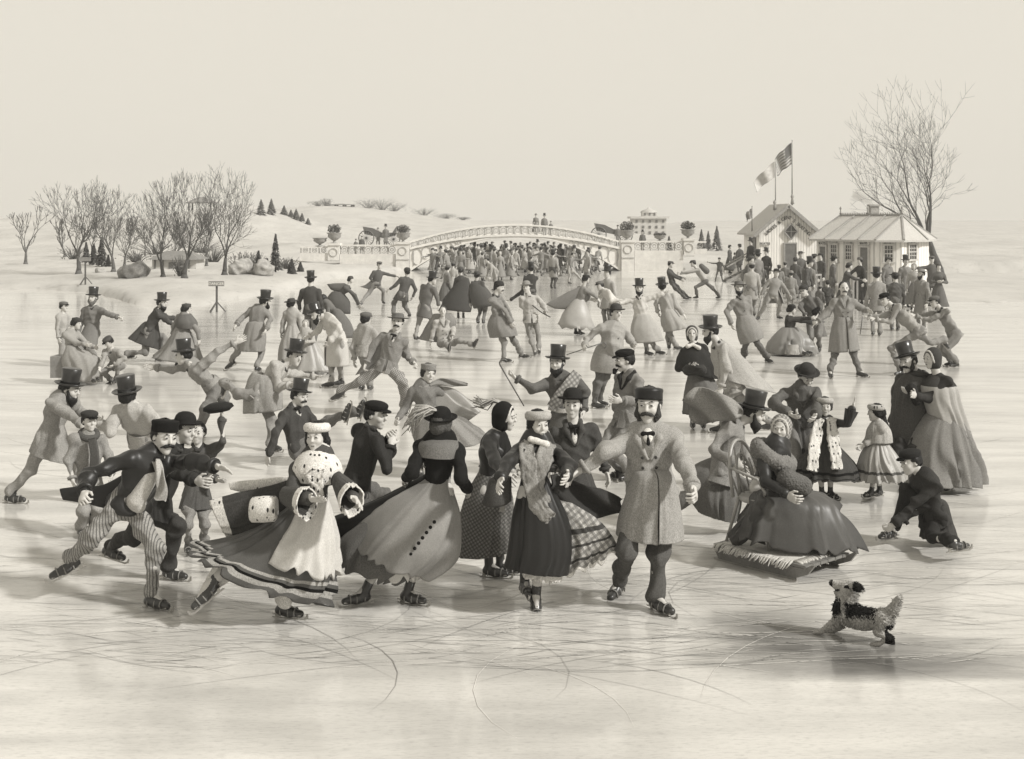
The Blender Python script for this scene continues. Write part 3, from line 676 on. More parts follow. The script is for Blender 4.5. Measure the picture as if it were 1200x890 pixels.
# ---------------------------------------------------------------- ice, snow, hills
def ice_material():
    m, nt, b = nmat('ice'); co = coords(nt)
    sep = N(nt, 'ShaderNodeSeparateXYZ'); nt.links.new(co, sep.inputs[0])
    streak = noise(nt, coords(nt, (.35, 1.6, 1)), 1.2, 6, .62); fine = noise(nt, coords(nt, (1, 4, 1)), 14, 4, .7); big = noise(nt, coords(nt, (.5, 1, 1)), .22, 4, .55)
    c = mixc(nt, ramp(nt, streak, .36, .62), col(.45), col(.60)); c = mixc(nt, ramp(nt, big, .50, .68, 0, .45), c, col(.32)); c = mixc(nt, ramp(nt, fine, .5, .72, 0, .45), c, col(.24))
    # shadows and reflections painted dark into the ice colour, each placed and sized
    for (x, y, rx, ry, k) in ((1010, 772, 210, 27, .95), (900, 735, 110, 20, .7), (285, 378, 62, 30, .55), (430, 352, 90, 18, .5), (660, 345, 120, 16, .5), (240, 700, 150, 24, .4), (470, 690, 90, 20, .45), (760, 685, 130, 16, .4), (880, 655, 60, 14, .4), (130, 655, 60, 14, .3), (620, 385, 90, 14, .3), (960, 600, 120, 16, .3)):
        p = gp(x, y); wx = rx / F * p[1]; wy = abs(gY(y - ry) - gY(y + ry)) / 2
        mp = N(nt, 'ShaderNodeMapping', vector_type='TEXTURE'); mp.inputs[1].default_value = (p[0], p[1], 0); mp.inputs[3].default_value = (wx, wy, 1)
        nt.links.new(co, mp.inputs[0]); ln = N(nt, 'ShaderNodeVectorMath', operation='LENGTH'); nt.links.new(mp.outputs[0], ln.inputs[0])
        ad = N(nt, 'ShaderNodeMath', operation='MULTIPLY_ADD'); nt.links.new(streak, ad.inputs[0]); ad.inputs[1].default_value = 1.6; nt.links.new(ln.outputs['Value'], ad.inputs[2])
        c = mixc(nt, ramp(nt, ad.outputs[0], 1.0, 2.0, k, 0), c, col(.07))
    nt.links.new(c, b.inputs['Base Color']); b.inputs['IOR'].default_value = 1.31; b.inputs['Specular IOR Level'].default_value = .9
    r = ramp(nt, fine, .35, .7, .06, .26); nt.links.new(r, b.inputs['Roughness'])
    bm_ = N(nt, 'ShaderNodeBump', i0=.25, i1=.01); nt.links.new(noise(nt, coords(nt, (1, .5, 1)), 5, 4, .6), bm_.inputs[2]); nt.links.new(bm_.outputs[0], b.inputs['Normal'])
    return m
v = [(-400, -12, 0), (400, -12, 0), (400, 160, 0), (-400, 160, 0)]
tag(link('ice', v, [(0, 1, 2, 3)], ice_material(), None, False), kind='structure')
rs = np.random.RandomState(11); V = []; Fc = []; NSC = 3400
for i in range(NSC):                                    # skate scratches
    px, py = rs.uniform(20, 1160), 330 + 450 * rs.rand() ** .8; p = gp(px, py); L = (rs.uniform(.3, 1.6) if i % 4 == 0 else rs.uniform(.06, .5)) * (1 + p[1] / 20); a = rs.normal(0, .26) + (pi if rs.rand() < .5 else 0); k = rs.normal(0, .35)
    w = rs.uniform(.0009, .0020) * (1 + p[1] / 16); n = 8; q = np.array(p); b0 = len(V)
    for j in range(n + 1):
        d = np.array([cos(a), sin(a), 0]); s = np.array([-d[1], d[0], 0]); ww = w * sin(pi * (j + .3) / (n + .6)); V += [q + s * ww + [0, 0, .004], q - s * ww + [0, 0, .004]]
        q = q + d * L / n; a += k * L / n
    Fc += [(b0 + 2 * j, b0 + 2 * j + 1, b0 + 2 * j + 3, b0 + 2 * j + 2) for j in range(n)]
mi = np.repeat((rs.rand(NSC) < .5).astype(int), 8)
tag(link('skate_scratches', V, Fc, [plain('ice_dust', .62, .8), plain('ice_cut', .26, .4)], None, False, mi), kind='stuff', cat='scratches', label='fine curved skate scratches all over the pond ice')
SHX = [-3000, -400, 60, 120, 150, 200, 240, 280, 330, 400, 480, 481, 600, 727, 728, 840, 890, 960, 1060, 1200, 1600, 4000]
SHG = [330, 334, 340, 346, 356, 361, 358, 350, 343, 324, 317.5, 297, 294, 297, 317.5, 317.5, 330, 338, 352, 356, 352, 350]
def vnoise(x, y, s, seed=0):
    r = np.random.RandomState(seed); o = 0
    for i in range(5): a = r.rand() * 6.28; f_ = (1.7 ** i) / s; o = o + np.sin((x * cos(a) + y * sin(a)) * f_ * 6.28 + r.rand() * 6.28 + 1.5 * np.sin((x * sin(a) - y * cos(a)) * f_ * 4)) / (1.5 ** i)
    return o / 2.2
def height(X, Y):
    X = np.asarray(X, float); Y = np.asarray(Y, float); px = CX + X / Y * F; g = np.interp(px, SHX, SHG); Ys = H0 * F / (g - HY); ds = Y - Ys + .8 * vnoise(X, Y, 9, 3)
    z = np.where(ds > 0, .05 + .5 * (1 - np.exp(-np.maximum(ds, 0) / 1.2)) * .5 + .55 * (1 - np.exp(-np.maximum(ds, 0) / 30)), -.25)
    on = np.clip(ds / 6, 0, 1); z = z + on * .10 * vnoise(X, Y, 7, 1)
    right = np.clip((px - 880) / 60, 0, 1) * (Y < 70); z = z * (1 - right * .85 * (ds > 0))
    hill = 3.2 * np.exp(-((X + 30) / 9) ** 2 - ((Y - 135) / 22) ** 2) + 2.2 * np.exp(-((X + 52) / 13) ** 2 - ((Y - 140) / 25) ** 2) + 3.6 * np.exp(-((X + 34) / 20) ** 2 - ((Y - 230) / 40) ** 2) + 1.6 * (1 - np.exp(-np.maximum(Y - 110, 0) / 80)) * (1 - .8 * np.exp(-((px - 765) / 45) ** 2)) + .9 * np.exp(-((X + 16) / 7) ** 2 - ((Y - 92) / 8) ** 2)
    far = np.clip((Y - 75) / 30, 0, 1); return z + hill * far * (ds > 0)
def zat(x, y): return float(height(np.array([x]), np.array([y]))[0])
cols = np.concatenate([np.linspace(-1400, -80, 20), np.arange(-70, 1280, 7), np.linspace(1290, 2600, 20)]); rows = np.concatenate([np.arange(38, 130, .7), np.geomspace(131, 560, 40)])
PX, YY = np.meshgrid(cols, rows); XX = (PX - CX) / F * YY; ZZ = height(XX, YY); n0, n1 = ZZ.shape
I, J_ = np.meshgrid(np.arange(n0 - 1), np.arange(n1 - 1), indexing='ij')
def snow_material():
    m, nt, b = nmat('snow'); co = coords(nt); n1_ = noise(nt, coords(nt, (1, .4, 1)), .35, 6, .65); n2_ = noise(nt, co, 2.5, 5, .7)
    c = mixc(nt, ramp(nt, n1_, .40, .68), col(.47), col(.37)); c = mixc(nt, ramp(nt, n2_, .55, .7, 0, .6), c, col(.24)); nt.links.new(c, b.inputs['Base Color']); b.inputs['Roughness'].default_value = .9
    bm_ = N(nt, 'ShaderNodeBump', i0=.5, i1=.15); nt.links.new(n2_, bm_.inputs[2]); nt.links.new(bm_.outputs[0], b.inputs['Normal']); return m
tag(link('snowy_ground', np.stack([XX, YY, ZZ], -1).reshape(-1, 3), np.stack([I * n1 + J_, I * n1 + J_ + 1, (I + 1) * n1 + J_ + 1, (I + 1) * n1 + J_], -1).reshape(-1, 4), snow_material()), kind='structure')
# ---------------------------------------------------------------- vegetation
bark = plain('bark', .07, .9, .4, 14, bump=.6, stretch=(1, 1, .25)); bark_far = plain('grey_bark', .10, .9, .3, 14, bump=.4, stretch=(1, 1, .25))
def bare_tree(label, base, top, spread=.62, mat=None, seed=0, lean=0, trunk=.22, r0=None, levels=7, group=None, fork=3, dense=1.0, minr=.008):
    """base, top: world z of the foot and the crown's tip"""
    r = np.random.RandomState(seed); H = top - base[2]; r0 = r0 or H * .036; A = MB(); Bm = MB()
    def grow(p, d, L, rad, lv):
        n = 4; pts = [p]; rr = [rad]; dd = d
        for i in range(n):
            dd = nz(dd + r.randn(3) * .09 + np.array([0, 0, .05 if lv else 0])); pts.append(pts[-1] + dd * L / n); rr.append(rad * (1 - .38 * (i + 1) / n))
        (A if lv < 2 else Bm).tube(pts, rr, 9 if lv < 1 else 6 if lv < 3 else 4, lv == 0)
        if lv >= levels or rr[-1] < minr * .6: return
        k = fork if lv == 0 else 2
        a0 = r.rand() * 6.28
        for i in range(k):
            ang = a0 + i * 6.28 / k + r.randn() * .4; sp = spread * ((.55 + .5 * r.rand()) if lv == 0 else (.35 + .65 * r.rand()) * (.55 if i == 0 else 1.15))
            u = nz(np.cross(dd, (0, 0, 1)) + np.array([1e-3, 0, 0])); w = np.cross(dd, u); nd = nz(dd * cos(sp) + (u * cos(ang) + w * sin(ang)) * sin(sp)); nd = nz(nd + np.array([lean * .3, 0, .12]))
            grow(pts[-1], nd, L * ((1.15 + .3 * r.rand()) if lv == 0 else (.70 + .22 * r.rand())), max(rr[-1] * (.84 if i == 0 else .64), minr), lv + 1)
        for i in range(0 if lv == 0 else (2 if r.rand() < .55 * dense else 1)):
            j = 1 + r.randint(n - 1); ang = r.rand() * 6.28; u = nz(np.cross(dd, (0, 0, 1)) + np.array([1e-3, 0, 0])); w = np.cross(dd, u); nd = nz(dd * .7 + (u * cos(ang) + w * sin(ang)) * .7 + np.array([0, 0, .1]))
            if lv < levels - 1: grow(pts[j], nd, L * (.4 + .3 * r.rand()), max(rr[j] * .4, minr), lv + 2)
    b = np.array(base, float); A.tube([b - [0, 0, .3], b + [0, 0, .02 * H], b + [0, 0, .06 * H]], [r0 * 1.9, r0 * 1.45, r0 * 1.1], 9)
    grow(b + [0, 0, .05 * H], nz([lean, 0, 1]), H * trunk, r0 * 1.1, 0)
    zm = max(v[2] for v in A.V + Bm.V); k = H / max(zm - b[2], .1)
    for m_ in (A, Bm): m_.V = [tuple(b + (np.array(v) - b) * (k if v[2] > b[2] else 1)) for v in m_.V]
    t = empty('bare_tree', b, label, 'tree', group); A.build('trunk', mat or bark, t, True, b); Bm.build('crown', mat or bark, t, True, b); return t
def on_ground(px, Y): x = (px - CX) / F * Y; return np.array([x, Y, zat(x, Y)])
def z_of(py, Y): return H0 - (py - HY) / F * Y
LT = [(92, 60, 206, 'slim bare tree at the far left edge', .5), (133, 60, 214, 'second slim bare tree from the left', .5), (191, 56, 214, 'leaning bare tree in front of the small white lodge', .5), (216, 55, 196, 'tall dark bare tree in front of the small white lodge', .45), (263, 57, 188, 'widest and tallest bare tree of the left bank', .68), (242, 66, 238, 'thin young bare tree between the two tallest left trees', .4), (146, 66, 250, 'small bare tree behind the second left tree', .45), (203, 64, 246, 'thin bare tree behind the white lodge trees', .4)]
for i, (px, Y, py, lb, sp) in enumerate(LT):
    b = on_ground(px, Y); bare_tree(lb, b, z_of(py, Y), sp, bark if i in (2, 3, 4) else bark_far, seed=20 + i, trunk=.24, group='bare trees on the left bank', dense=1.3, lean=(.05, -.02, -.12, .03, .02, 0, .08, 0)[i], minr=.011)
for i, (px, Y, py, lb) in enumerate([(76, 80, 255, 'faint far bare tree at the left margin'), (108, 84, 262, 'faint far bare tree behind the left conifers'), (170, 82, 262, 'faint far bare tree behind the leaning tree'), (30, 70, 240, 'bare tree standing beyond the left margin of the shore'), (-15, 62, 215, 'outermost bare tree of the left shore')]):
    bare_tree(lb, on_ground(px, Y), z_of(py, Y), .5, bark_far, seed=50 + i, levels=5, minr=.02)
b = on_ground(1100, 66); bare_tree('great bare tree rising behind the low hut at the right', b, z_of(84, 66), .80, bark, seed=77, lean=-.34, trunk=.22, r0=.30, fork=4, levels=7, dense=1.5, minr=.009)
def leaves(mb, c, rad, n, size, rs, shell=.5):
    for i in range(n):
        d = nz(rs.randn(3)); p = np.array(c) + d * np.array(rad) * (shell + (1 - shell) * rs.rand() ** .5); a = nz(rs.randn(3)); q = nz(np.cross(a, rs.randn(3))); s_ = size * (.5 + rs.rand())
        mb.add([p - a * s_ - q * s_ * .4, p + a * s_ - q * s_ * .4, p + a * s_ * .8 + q * s_ * .5, p - a * s_ * .8 + q * s_ * .5], [(0, 1, 2, 3)])
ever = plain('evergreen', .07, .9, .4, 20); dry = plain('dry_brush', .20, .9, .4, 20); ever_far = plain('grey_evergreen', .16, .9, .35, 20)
def conifer(label, px, Y, py, w, mat=None, seed=0, group='small conifers'):
    b = on_ground(px, Y); top = z_of(py, Y); H = max(top - b[2], .5); rs = np.random.RandomState(seed); t = empty('conifer', b, label, 'tree', group)
    MB().tube([b - [0, 0, .2], b + [0, 0, H * .9]], [H * .025, H * .006], 6).build('trunk', bark, t, True, b); mb = MB()
    for i in range(420):
        u = rs.rand() ** .8; z = H * (.06 + .94 * u); R = w * (1 - u) ** .85 * (.55 + .6 * rs.rand()) + .02; a = rs.rand() * 6.28; d = np.array([cos(a), sin(a), -.25]); p0 = b + [0, 0, z]; e = p0 + d * R; s_ = np.array([-sin(a), cos(a), 0]) * (.05 + .10 * R)
        mb.add([p0 + d * R * .25, e * .5 + p0 * .5 - s_, e + [0, 0, -.03], e * .5 + p0 * .5 + s_ + [0, 0, .04]], [(0, 1, 2, 3)])
    mb.build('crown', mat or ever, t, False, b)
for i, (px, Y, py, w, lb, m_) in enumerate([(323, 62, 274, .42, 'tallest dark conifer on the left bank by the boulders', 0), (303, 60, 294, .3, 'small dark conifer left of the tallest left bank conifer', 0), (313, 66, 303, .22, 'slim little conifer just left of the tallest one', 0), (342, 62, 304, .3, 'bushy low conifer right of the tallest left bank conifer', 0), (352, 64, 309, .25, 'lowest conifer at the right end of the left bank row', 0),
    (101, 72, 284, .35, 'dark conifer between the two leftmost bare trees', 0), (110, 70, 286, .4, 'broad dark conifer between the two leftmost bare trees', 0), (119, 68, 278, .45, 'tallest conifer behind the second bare tree', 0), (127, 66, 299, .22, 'little conifer at the foot of the second bare tree', 0),
    (306, 128, 234, .7, 'lone conifer at the left of the hill crest', 1), (318, 130, 233, .7, 'second conifer on the hill crest', 1), (333, 134, 241, .6, 'leftmost conifer of the row going down the hill', 1), (341, 134, 246, .5, 'second conifer of the row going down the hill', 1), (347, 133, 245, .6, 'third and fullest conifer of the row going down the hill', 1), (354, 133, 250, .5, 'fourth conifer of the row going down the hill', 1), (361, 132, 256, .45, 'lowest conifer of the row going down the hill', 1),
    (784, 82, 277, .45, 'rounded conifer in front of the right balustrade', 1), (822, 98, 269, .5, 'middle sized conifer on the snow slope right of the urns', 1), (830, 100, 271, .4, 'small conifer between the two larger ones on the right slope', 1), (840, 98, 265, .55, 'largest conifer on the snow slope near the striped flag', 1)]):
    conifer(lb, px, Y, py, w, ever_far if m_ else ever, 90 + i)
def bush(label, px, Y, w, h, mat, seed, n=260, name='bush'):
    b = on_ground(px, Y); rs = np.random.RandomState(seed); t = empty(name, b, label, 'bush', 'brush on the banks'); mb = MB()
    for i in range(60):
        a = rs.rand() * 6.28; e = b + np.array([cos(a) * w * rs.rand(), sin(a) * w * rs.rand(), h * (.5 + .6 * rs.rand())]); mb.tube([b + (e - b) * [.2, .2, 0], (b + e) / 2 + rs.randn(3) * .05, e], [.02, .014, .007], 4)
    mb.build('stems', bark_far, t, True, b); mb = MB(); leaves(mb, b + [0, 0, h * .45], (w, w, h * .5), n, .05, rs, .2); mb.build('foliage', mat, t, False, b)
for i, (px, Y, w, h, lb) in enumerate([(212, 57, .5, .9, 'twiggy bush at the foot of the dark tree by the lodge'), (283, 62, .8, .9, 'brush behind the left boulder of the pair'), (298, 64, .7, .8, 'brush between the two pale boulders'), (335, 66, .8, .6, 'low brush at the foot of the tallest conifer'), (160, 70, 1.2, .7, 'brush beyond the dark boulder'), (250, 72, 1.4, .9, 'brush beyond the tallest tree'), (86, 76, 1.2, .8, 'brush at the left margin'), (235, 84, 1.8, .9, 'far brush line behind the lodge'), (182, 84, 1.8, .9, 'far brush line left of the lodge')]): bush(lb, px, Y, w, h, dry, 200 + i, 60)
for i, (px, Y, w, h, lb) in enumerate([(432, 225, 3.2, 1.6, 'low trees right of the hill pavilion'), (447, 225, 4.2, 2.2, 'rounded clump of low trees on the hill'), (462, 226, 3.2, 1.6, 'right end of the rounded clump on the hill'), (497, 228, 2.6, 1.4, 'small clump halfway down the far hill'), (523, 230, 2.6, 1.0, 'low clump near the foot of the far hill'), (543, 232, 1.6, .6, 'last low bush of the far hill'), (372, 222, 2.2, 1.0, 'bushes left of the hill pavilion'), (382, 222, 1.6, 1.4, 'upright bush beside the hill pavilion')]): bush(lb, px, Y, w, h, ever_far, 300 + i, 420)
def boulder(label, px, Y, w, h, seed, mat):
    b = on_ground(px, Y); S = SDF(); r = np.random.RandomState(seed)
    for i in range(7): o_ = (r.rand(3) - .5) * [w * .75, .4 * w, h * .3]; R_ = np.linalg.qr(r.randn(3, 3))[0]; S.ell(b + o_ + [0, 0, h * (.45 - .5 * abs(o_[0]) / w)], R_, (w * .34, w * .28, h * .42), .04)
    v, q = S.mesh(.045); v = crumple(v, q, .12, 3.5, seed); o = link('boulder', v, q, mat, None, origin=b); o.location = tuple(b); tag(o, label, 'boulder', 'boulders on the bank')
stone = plain('stone', .36, .9, .4, 3, bump=.6)
boulder('large dark boulder on the snow left of the white lodge', 158, 56, 1.3, .62, 1, plain('dark_stone', .2, .9, .5, 3, bump=.6)); boulder('pale boulder left of the boulder pair by the conifers', 283, 58, 1.15, .75, 2, stone); boulder('pale boulder right of the boulder pair by the conifers', 311, 58, 1.1, .78, 3, stone); boulder('flat little stone on the snow by the left sign post', 117, 60, .4, .15, 4, stone)
# ---------------------------------------------------------------- bridge
bw_ = plain('painted_iron', .78, .6, .12, 4, bump=.1); YB0, YB1 = 74.0, 78.6
stone_w = plain('pale_masonry', .66, .9, .16, 2.5, bump=.3); orn = plain('ornament_grey', .46, .7, .2, 8)  # orn: mid grey for rings, medallions and mouldings
def bq(x): return (x - 604.0) / 123.5
def y_top(x): return 264 + 20 * bq(x) ** 2
def y_bot(x): return 276 + 15.5 * bq(x) ** 2
def y_arch(x): return 278.5 + 40 * abs(bq(x)) ** 2.15
def BP(x, y, Y): r = pt(x, y, YB0); return np.array([r[0], Y, r[2]])
t = empty('arched_bridge', BP(604, 318, YB0), 'long low white arched bridge with ring balustrade over the crowd', 'bridge')
O = np.array(t.location); xs = np.linspace(480.5, 727.5, 49)
V = []; Fc = []
for x in xs:
    for Y in (YB0, YB1): V += [BP(x, y_bot(x), Y), BP(x, y_arch(x), Y)]
for i in range(48):
    a = i * 4; b_ = a + 4; Fc += [(a, b_, b_ + 1, a + 1), (a + 2, a + 3, b_ + 3, b_ + 2), (a + 1, b_ + 1, b_ + 3, a + 3), (a, a + 2, b_ + 2, b_)]
link('arch', V, Fc, bw_, t, False, origin=O)
def curve_beam(fn, w, h, Y, off=0):
    mb = MB()
    for i in range(48): mb.beam(BP(xs[i], fn(xs[i]) + off, Y), BP(xs[i + 1], fn(xs[i + 1]) + off, Y), w, h)
    return mb
for k_, Y in (('front', YB0 - .05), ('back', YB1 + .05)):
    mb = curve_beam(y_top, .16, .10, Y); mb.build('handrail', bw_, t, False, O)
    mb = curve_beam(y_bot, .14, .12, Y); mb.build('bottom_rail', bw_, t, False, O)
    mb = MB()
    for x in np.arange(486.5, 726, 8.6):
        yc = (y_top(x) + y_bot(x)) / 2; R = (y_bot(x) - y_top(x)) / 2 / F * YB0 * .86; c = BP(x, yc, Y)
        for rr, rad in ((R, .022), (R * .5, .02)): mb.tube([c + np.array([cos(a) * rr, 0, sin(a) * rr]) for a in np.linspace(0, 2 * pi, 15)], rad, 5, False)
        mb.beam(BP(x - 4.3, y_top(x - 4.3), Y), BP(x - 4.3, y_bot(x - 4.3), Y), .05, .05)
        for a in (.79, 2.36, 3.93, 5.5): mb.beam(c + np.array([cos(a) * R * .5, 0, sin(a) * R * .5]), c + np.array([cos(a) * R * 1.25, 0, sin(a) * R * 1.25]), .025, .025)
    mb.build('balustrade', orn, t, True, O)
curve_beam(y_arch, .10, .09, YB0 - .03, -1.2).build('arch_moulding', bw_, t, False, O)
for s in (-1, 1):
    mb = MB()
    for i, u in enumerate((.93, .84, .76, .69, .63, .58, .53)):
        x = 604 + s * u * 123.5; yc = (y_bot(x) + 1.6 + y_arch(x) - 1.8) / 2; R = max((y_arch(x) - y_bot(x)) / 2 - 2.2, .6) / F * YB0
        c = BP(x, yc, YB0 - .03); mb.tube([c + np.array([cos(a) * min(R, .3), 0, sin(a) * R]) for a in np.linspace(0, 2 * pi, 17)], .022, 5, False)
    q = [604 + s * u * 123.5 for u in (.965, .5)]
    mb.beam(BP(q[0], y_bot(q[0]) + 1.8, YB0 - .03), BP(q[0], y_arch(q[0]) - 4, YB0 - .03), .04, .03)
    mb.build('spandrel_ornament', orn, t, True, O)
def pier(x0, x1, y0, y1, label):
    c = (BP(x0, y1, YB0) + BP(x1, y1, YB0)) / 2; w = (x1 - x0) / F * YB0; top = BP(x0, y0, YB0)[2]; bot = BP(x0, y1, YB0)[2] - .3; t2 = empty('stone_pier', (c[0], YB0 + .3, max(bot, -.1)), label, 'pier', 'stone piers of the bridge'); o = np.array(t2.location)
    MB().box((c[0], YB0 + .3, (top + bot) / 2), (w, 1.0, top - bot)).build('block', stone_w, t2, False, o); MB().box((c[0], YB0 + .3, top), (w * 1.14, 1.14, .13)).build('cap', stone_w, t2, False, o)
    mc = np.array([c[0], YB0 - .22, top - .48]); MB().tube([mc + np.array([cos(a) * .24, 0, sin(a) * .24]) for a in np.linspace(0, 2 * pi, 19)], .03, 5, False).build('medallion', orn, t2, True, o)
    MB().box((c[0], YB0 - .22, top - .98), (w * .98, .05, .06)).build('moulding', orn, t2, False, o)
pier(464, 480, 285, 320, 'tall stone pier at the left end of the bridge arch'); pier(728, 743, 283, 320, 'tall stone pier at the right end of the bridge arch'); pier(384.5, 398, 286.5, 300, 'low stone pier at the left end of the left balustrade'); pier(801, 813, 281, 293, 'low stone pier at the right end of the right balustrade')
def wing(x0, x1, y0, y1, yb, label):
    a, b_ = BP(x0, y1, YB0 + .2), BP(x1, y1, YB0 + .2); zt = BP(x0, y0, YB0)[2]; zb = a[2]; zg = BP(x0, yb, YB0)[2]; c = (a + b_) / 2; t2 = empty('balustrade_wall', (c[0], c[1], max(zg, -.1)), label, 'wall'); o = np.array(t2.location); W = b_[0] - a[0]
    MB().box((c[0], c[1], (zb + zg) / 2), (W, .6, zb - zg)).build('wall', stone_w, t2, False, o); MB().box((c[0], c[1], zt), (W, .3, .1)).build('handrail', stone_w, t2, False, o); mb = MB(); n = int(W / .42)
    for i in range(n):
        cc = np.array([a[0] + W * (i + .5) / n, c[1], (zt + zb) / 2]); R = (zt - zb) / 2 * .8
        for rr in (R, R * .45): mb.tube([cc + np.array([cos(q) * rr, 0, sin(q) * rr]) for q in np.linspace(0, 2 * pi, 13)], .022, 5, False)
        mb.box((a[0] + W * i / n, c[1], (zt + zb) / 2), (.05, .1, zt - zb))
    mb.build('rings', orn, t2, True, o)
wing(398.5, 463.5, 288, 298, 322, 'low white balustrade wall left of the bridge'); wing(743.5, 800.5, 283.5, 294, 320, 'low white balustrade wall right of the bridge'); wing(352, 384, 290, 297, 306, 'short end of the balustrade fading into the left snow bank'); wing(813.5, 828, 284, 292, 298, 'short end of the balustrade fading into the right snow bank')
def urn(label, x, yb, h, plant, w=.42):
    b = BP(x, yb, YB0 + .3); s = h / F * YB0; t2 = empty('garden_urn', b, label, 'urn', 'urns on the bridge walls'); MB().lathe([(w * .7, 0), (w * .7, .06 * s), (w * .25, .12 * s), (w * .16, .25 * s), (w * .5, .38 * s), (w * .95, .62 * s), (w * .9, .86 * s), (w * 1.12, .97 * s), (w * 1.12, s), (w * .8, s), (w * .7, .9 * s), (0, .88 * s)], 18, b).build('bowl', plain('urn_stone', .30, .8, .3, 6), t2, True, b)
    if plant: mb = MB(); leaves(mb, b + [0, 0, s + plant * .4], (w * 1.0, w * .8, plant * .6), 330, .06, np.random.RandomState(int(x)), .1); mb.build('foliage', ever_far, t2, False, b)
urn('planted urn on the pier at the left end of the arch', 472, 285, 12, .5); urn('planted urn on the low pier of the left balustrade', 391, 286, 13, .5); urn('empty bowl shaped urn at the left end of the left balustrade', 374, 289, 10, 0); urn('large planted urn on the pier at the right end of the arch', 735, 283, 13, .55, .44); urn('low urn in the middle of the right balustrade', 774, 283, 7, .12, .36); urn('planted urn on the far right pier', 807, 281, 12, .5)
# carriages passing behind the walls
def carriage(label, x, yb, Y, flip=1):
    b = pt(x, yb, Y); t2 = empty('carriage', b, label, 'carriage'); dk_ = plain('carriage_paint', .12, .4); 
    for dx, R in ((-.9, .5), (.9, .42)):
        wl = MB().tube([b + np.array([dx + cos(a) * R, -.4, R + sin(a) * R]) for a in np.linspace(0, 2 * pi, 21)], .035, 6, False)
        for a in np.arange(8) * pi / 8: wl.beam(b + np.array([dx + cos(a) * R, -.4, R + sin(a) * R]), b + np.array([dx - cos(a) * R, -.4, R - sin(a) * R]), .025)
        wl.build('wheel', dk_, t2, True, b)
    V = [b + np.array([x_, y_, z_]) for y_ in (-.35, .5) for x_, z_ in ((-1.0, .75), (-1.15, 1.25), (-.5, 1.15), (.1, .85), (.8, .85), (1.1, 1.3), (1.0, .65), (.2, .5))]
    MB().add(V, [tuple(range(8)), tuple(range(15, 7, -1))] + [(i, (i + 1) % 8, 8 + (i + 1) % 8, 8 + i) for i in range(8)]).build('body', dk_, t2, False, b)
carriage('open carriage behind the left balustrade near the arch', 446, 288, 82); carriage('open carriage behind the right end of the arch', 717, 284, 82)
# ---------------------------------------------------------------- far buildings
def box_house(name, label, cat, px0, px1, Y, ytop, depth, mat, roofm, rows_, cols_, cup=None):
    x0, x1 = (px0 - CX) / F * Y, (px1 - CX) / F * Y; zt = z_of(ytop, Y); zb = zat((x0 + x1) / 2, Y) - .3; t2 = empty(name, ((x0 + x1) / 2, Y, zb), label, cat); o = np.array(t2.location); H = zt - zb
    MB().box(((x0 + x1) / 2, Y + depth / 2, (zt + zb) / 2), (x1 - x0, depth, H)).build('wall', mat, t2, False, o); MB().box(((x0 + x1) / 2, Y + depth / 2, zt + .1), (x1 - x0 + .7, depth + .7, .3)).build('cornice', mat, t2, False, o)
    for r in range(rows_):
        for c in range(cols_):
            f_ = MB().box((x0 + (x1 - x0) * (c + .5) / cols_, Y - .03, zt - H * (r + .55) / rows_ * .9), ((x1 - x0) / cols_ * .34, .08, H / rows_ * .42)).build('window', plain('window_dark', .12, .3), t2, False, o)
    if cup:
        cx0, cx1 = (cup[0] - CX) / F * Y, (cup[1] - CX) / F * Y; zc = z_of(cup[2], Y); q = MB().box(((cx0 + cx1) / 2, Y + depth / 2, (zc + zt) / 2 + .1), (cx1 - cx0, cx1 - cx0, zc - zt)).build('cupola', mat, t2, False, o); MB().lathe([(1.2, 0), (1.1, .25), (.4, .5), (0, .8)], 12, ((cx0 + cx1) / 2, Y + depth / 2, zc)).build('cupola_roof', roofm, q, True, o)
        for k in range(3): MB().box((cx0 + (cx1 - cx0) * (k + .5) / 3, Y + depth / 2 - (cx1 - cx0) / 2 - .03, (zc + zt) / 2 + .2), (.25, .06, (zc - zt) * .5)).build('window', plain('window_dark', .12, .3), q, False, o)
    return t2
box_house('villa', 'square pale villa with cupola beyond the right balustrade', 'house', 742, 781, 170, 256, 4.5, plain('pale_plaster', .5, .9, .12, 2), orn, 3, 5, (754, 771, 249.5))
def pavilion(label, px, Y, yt, w, posts=4, name='pavilion', ybase=None):
    b = on_ground(px, Y); 
    if ybase: b[2] = z_of(ybase, Y)
    zt = z_of(yt, Y); H = zt - b[2]; t2 = empty(name, b, label, 'pavilion'); V = [b + np.array([sx * w * .62, sy * w * .4, H * .62]) for sx in (-1, 1) for sy in (-1, 1)] + [b + np.array([sx * w * .12, 0, H]) for sx in (-1, 1)] + [b + np.array([sx * w * .62, sy * w * .4, H * .56]) for sx in (-1, 1) for sy in (-1, 1)]
    MB().add(V, [(0, 4, 5, 2), (1, 3, 5, 4), (0, 1, 4), (2, 5, 3), (6, 8, 9, 7), (0, 2, 8, 6), (2, 3, 9, 8), (3, 1, 7, 9), (1, 0, 6, 7)]).build('roof', plain('shingle', .2, .9), t2, False, b)
    for i in range(posts):
        for sy in (-1, 1): MB().tube([b + np.array([w * (-.5 + i / (posts - 1)), sy * w * .32, -.3]), b + np.array([w * (-.5 + i / (posts - 1)), sy * w * .32, H * .6])], .10 * w / 2.5, 6).build('post', bark_far, t2, True, b)
pavilion('rustic open pavilion on top of the far hill', 399, 222, 239, 4.4); pavilion('small roofed lookout seen through the crowns of the left trees', 236, 150, 231, 2.6, 2, ybase=248)
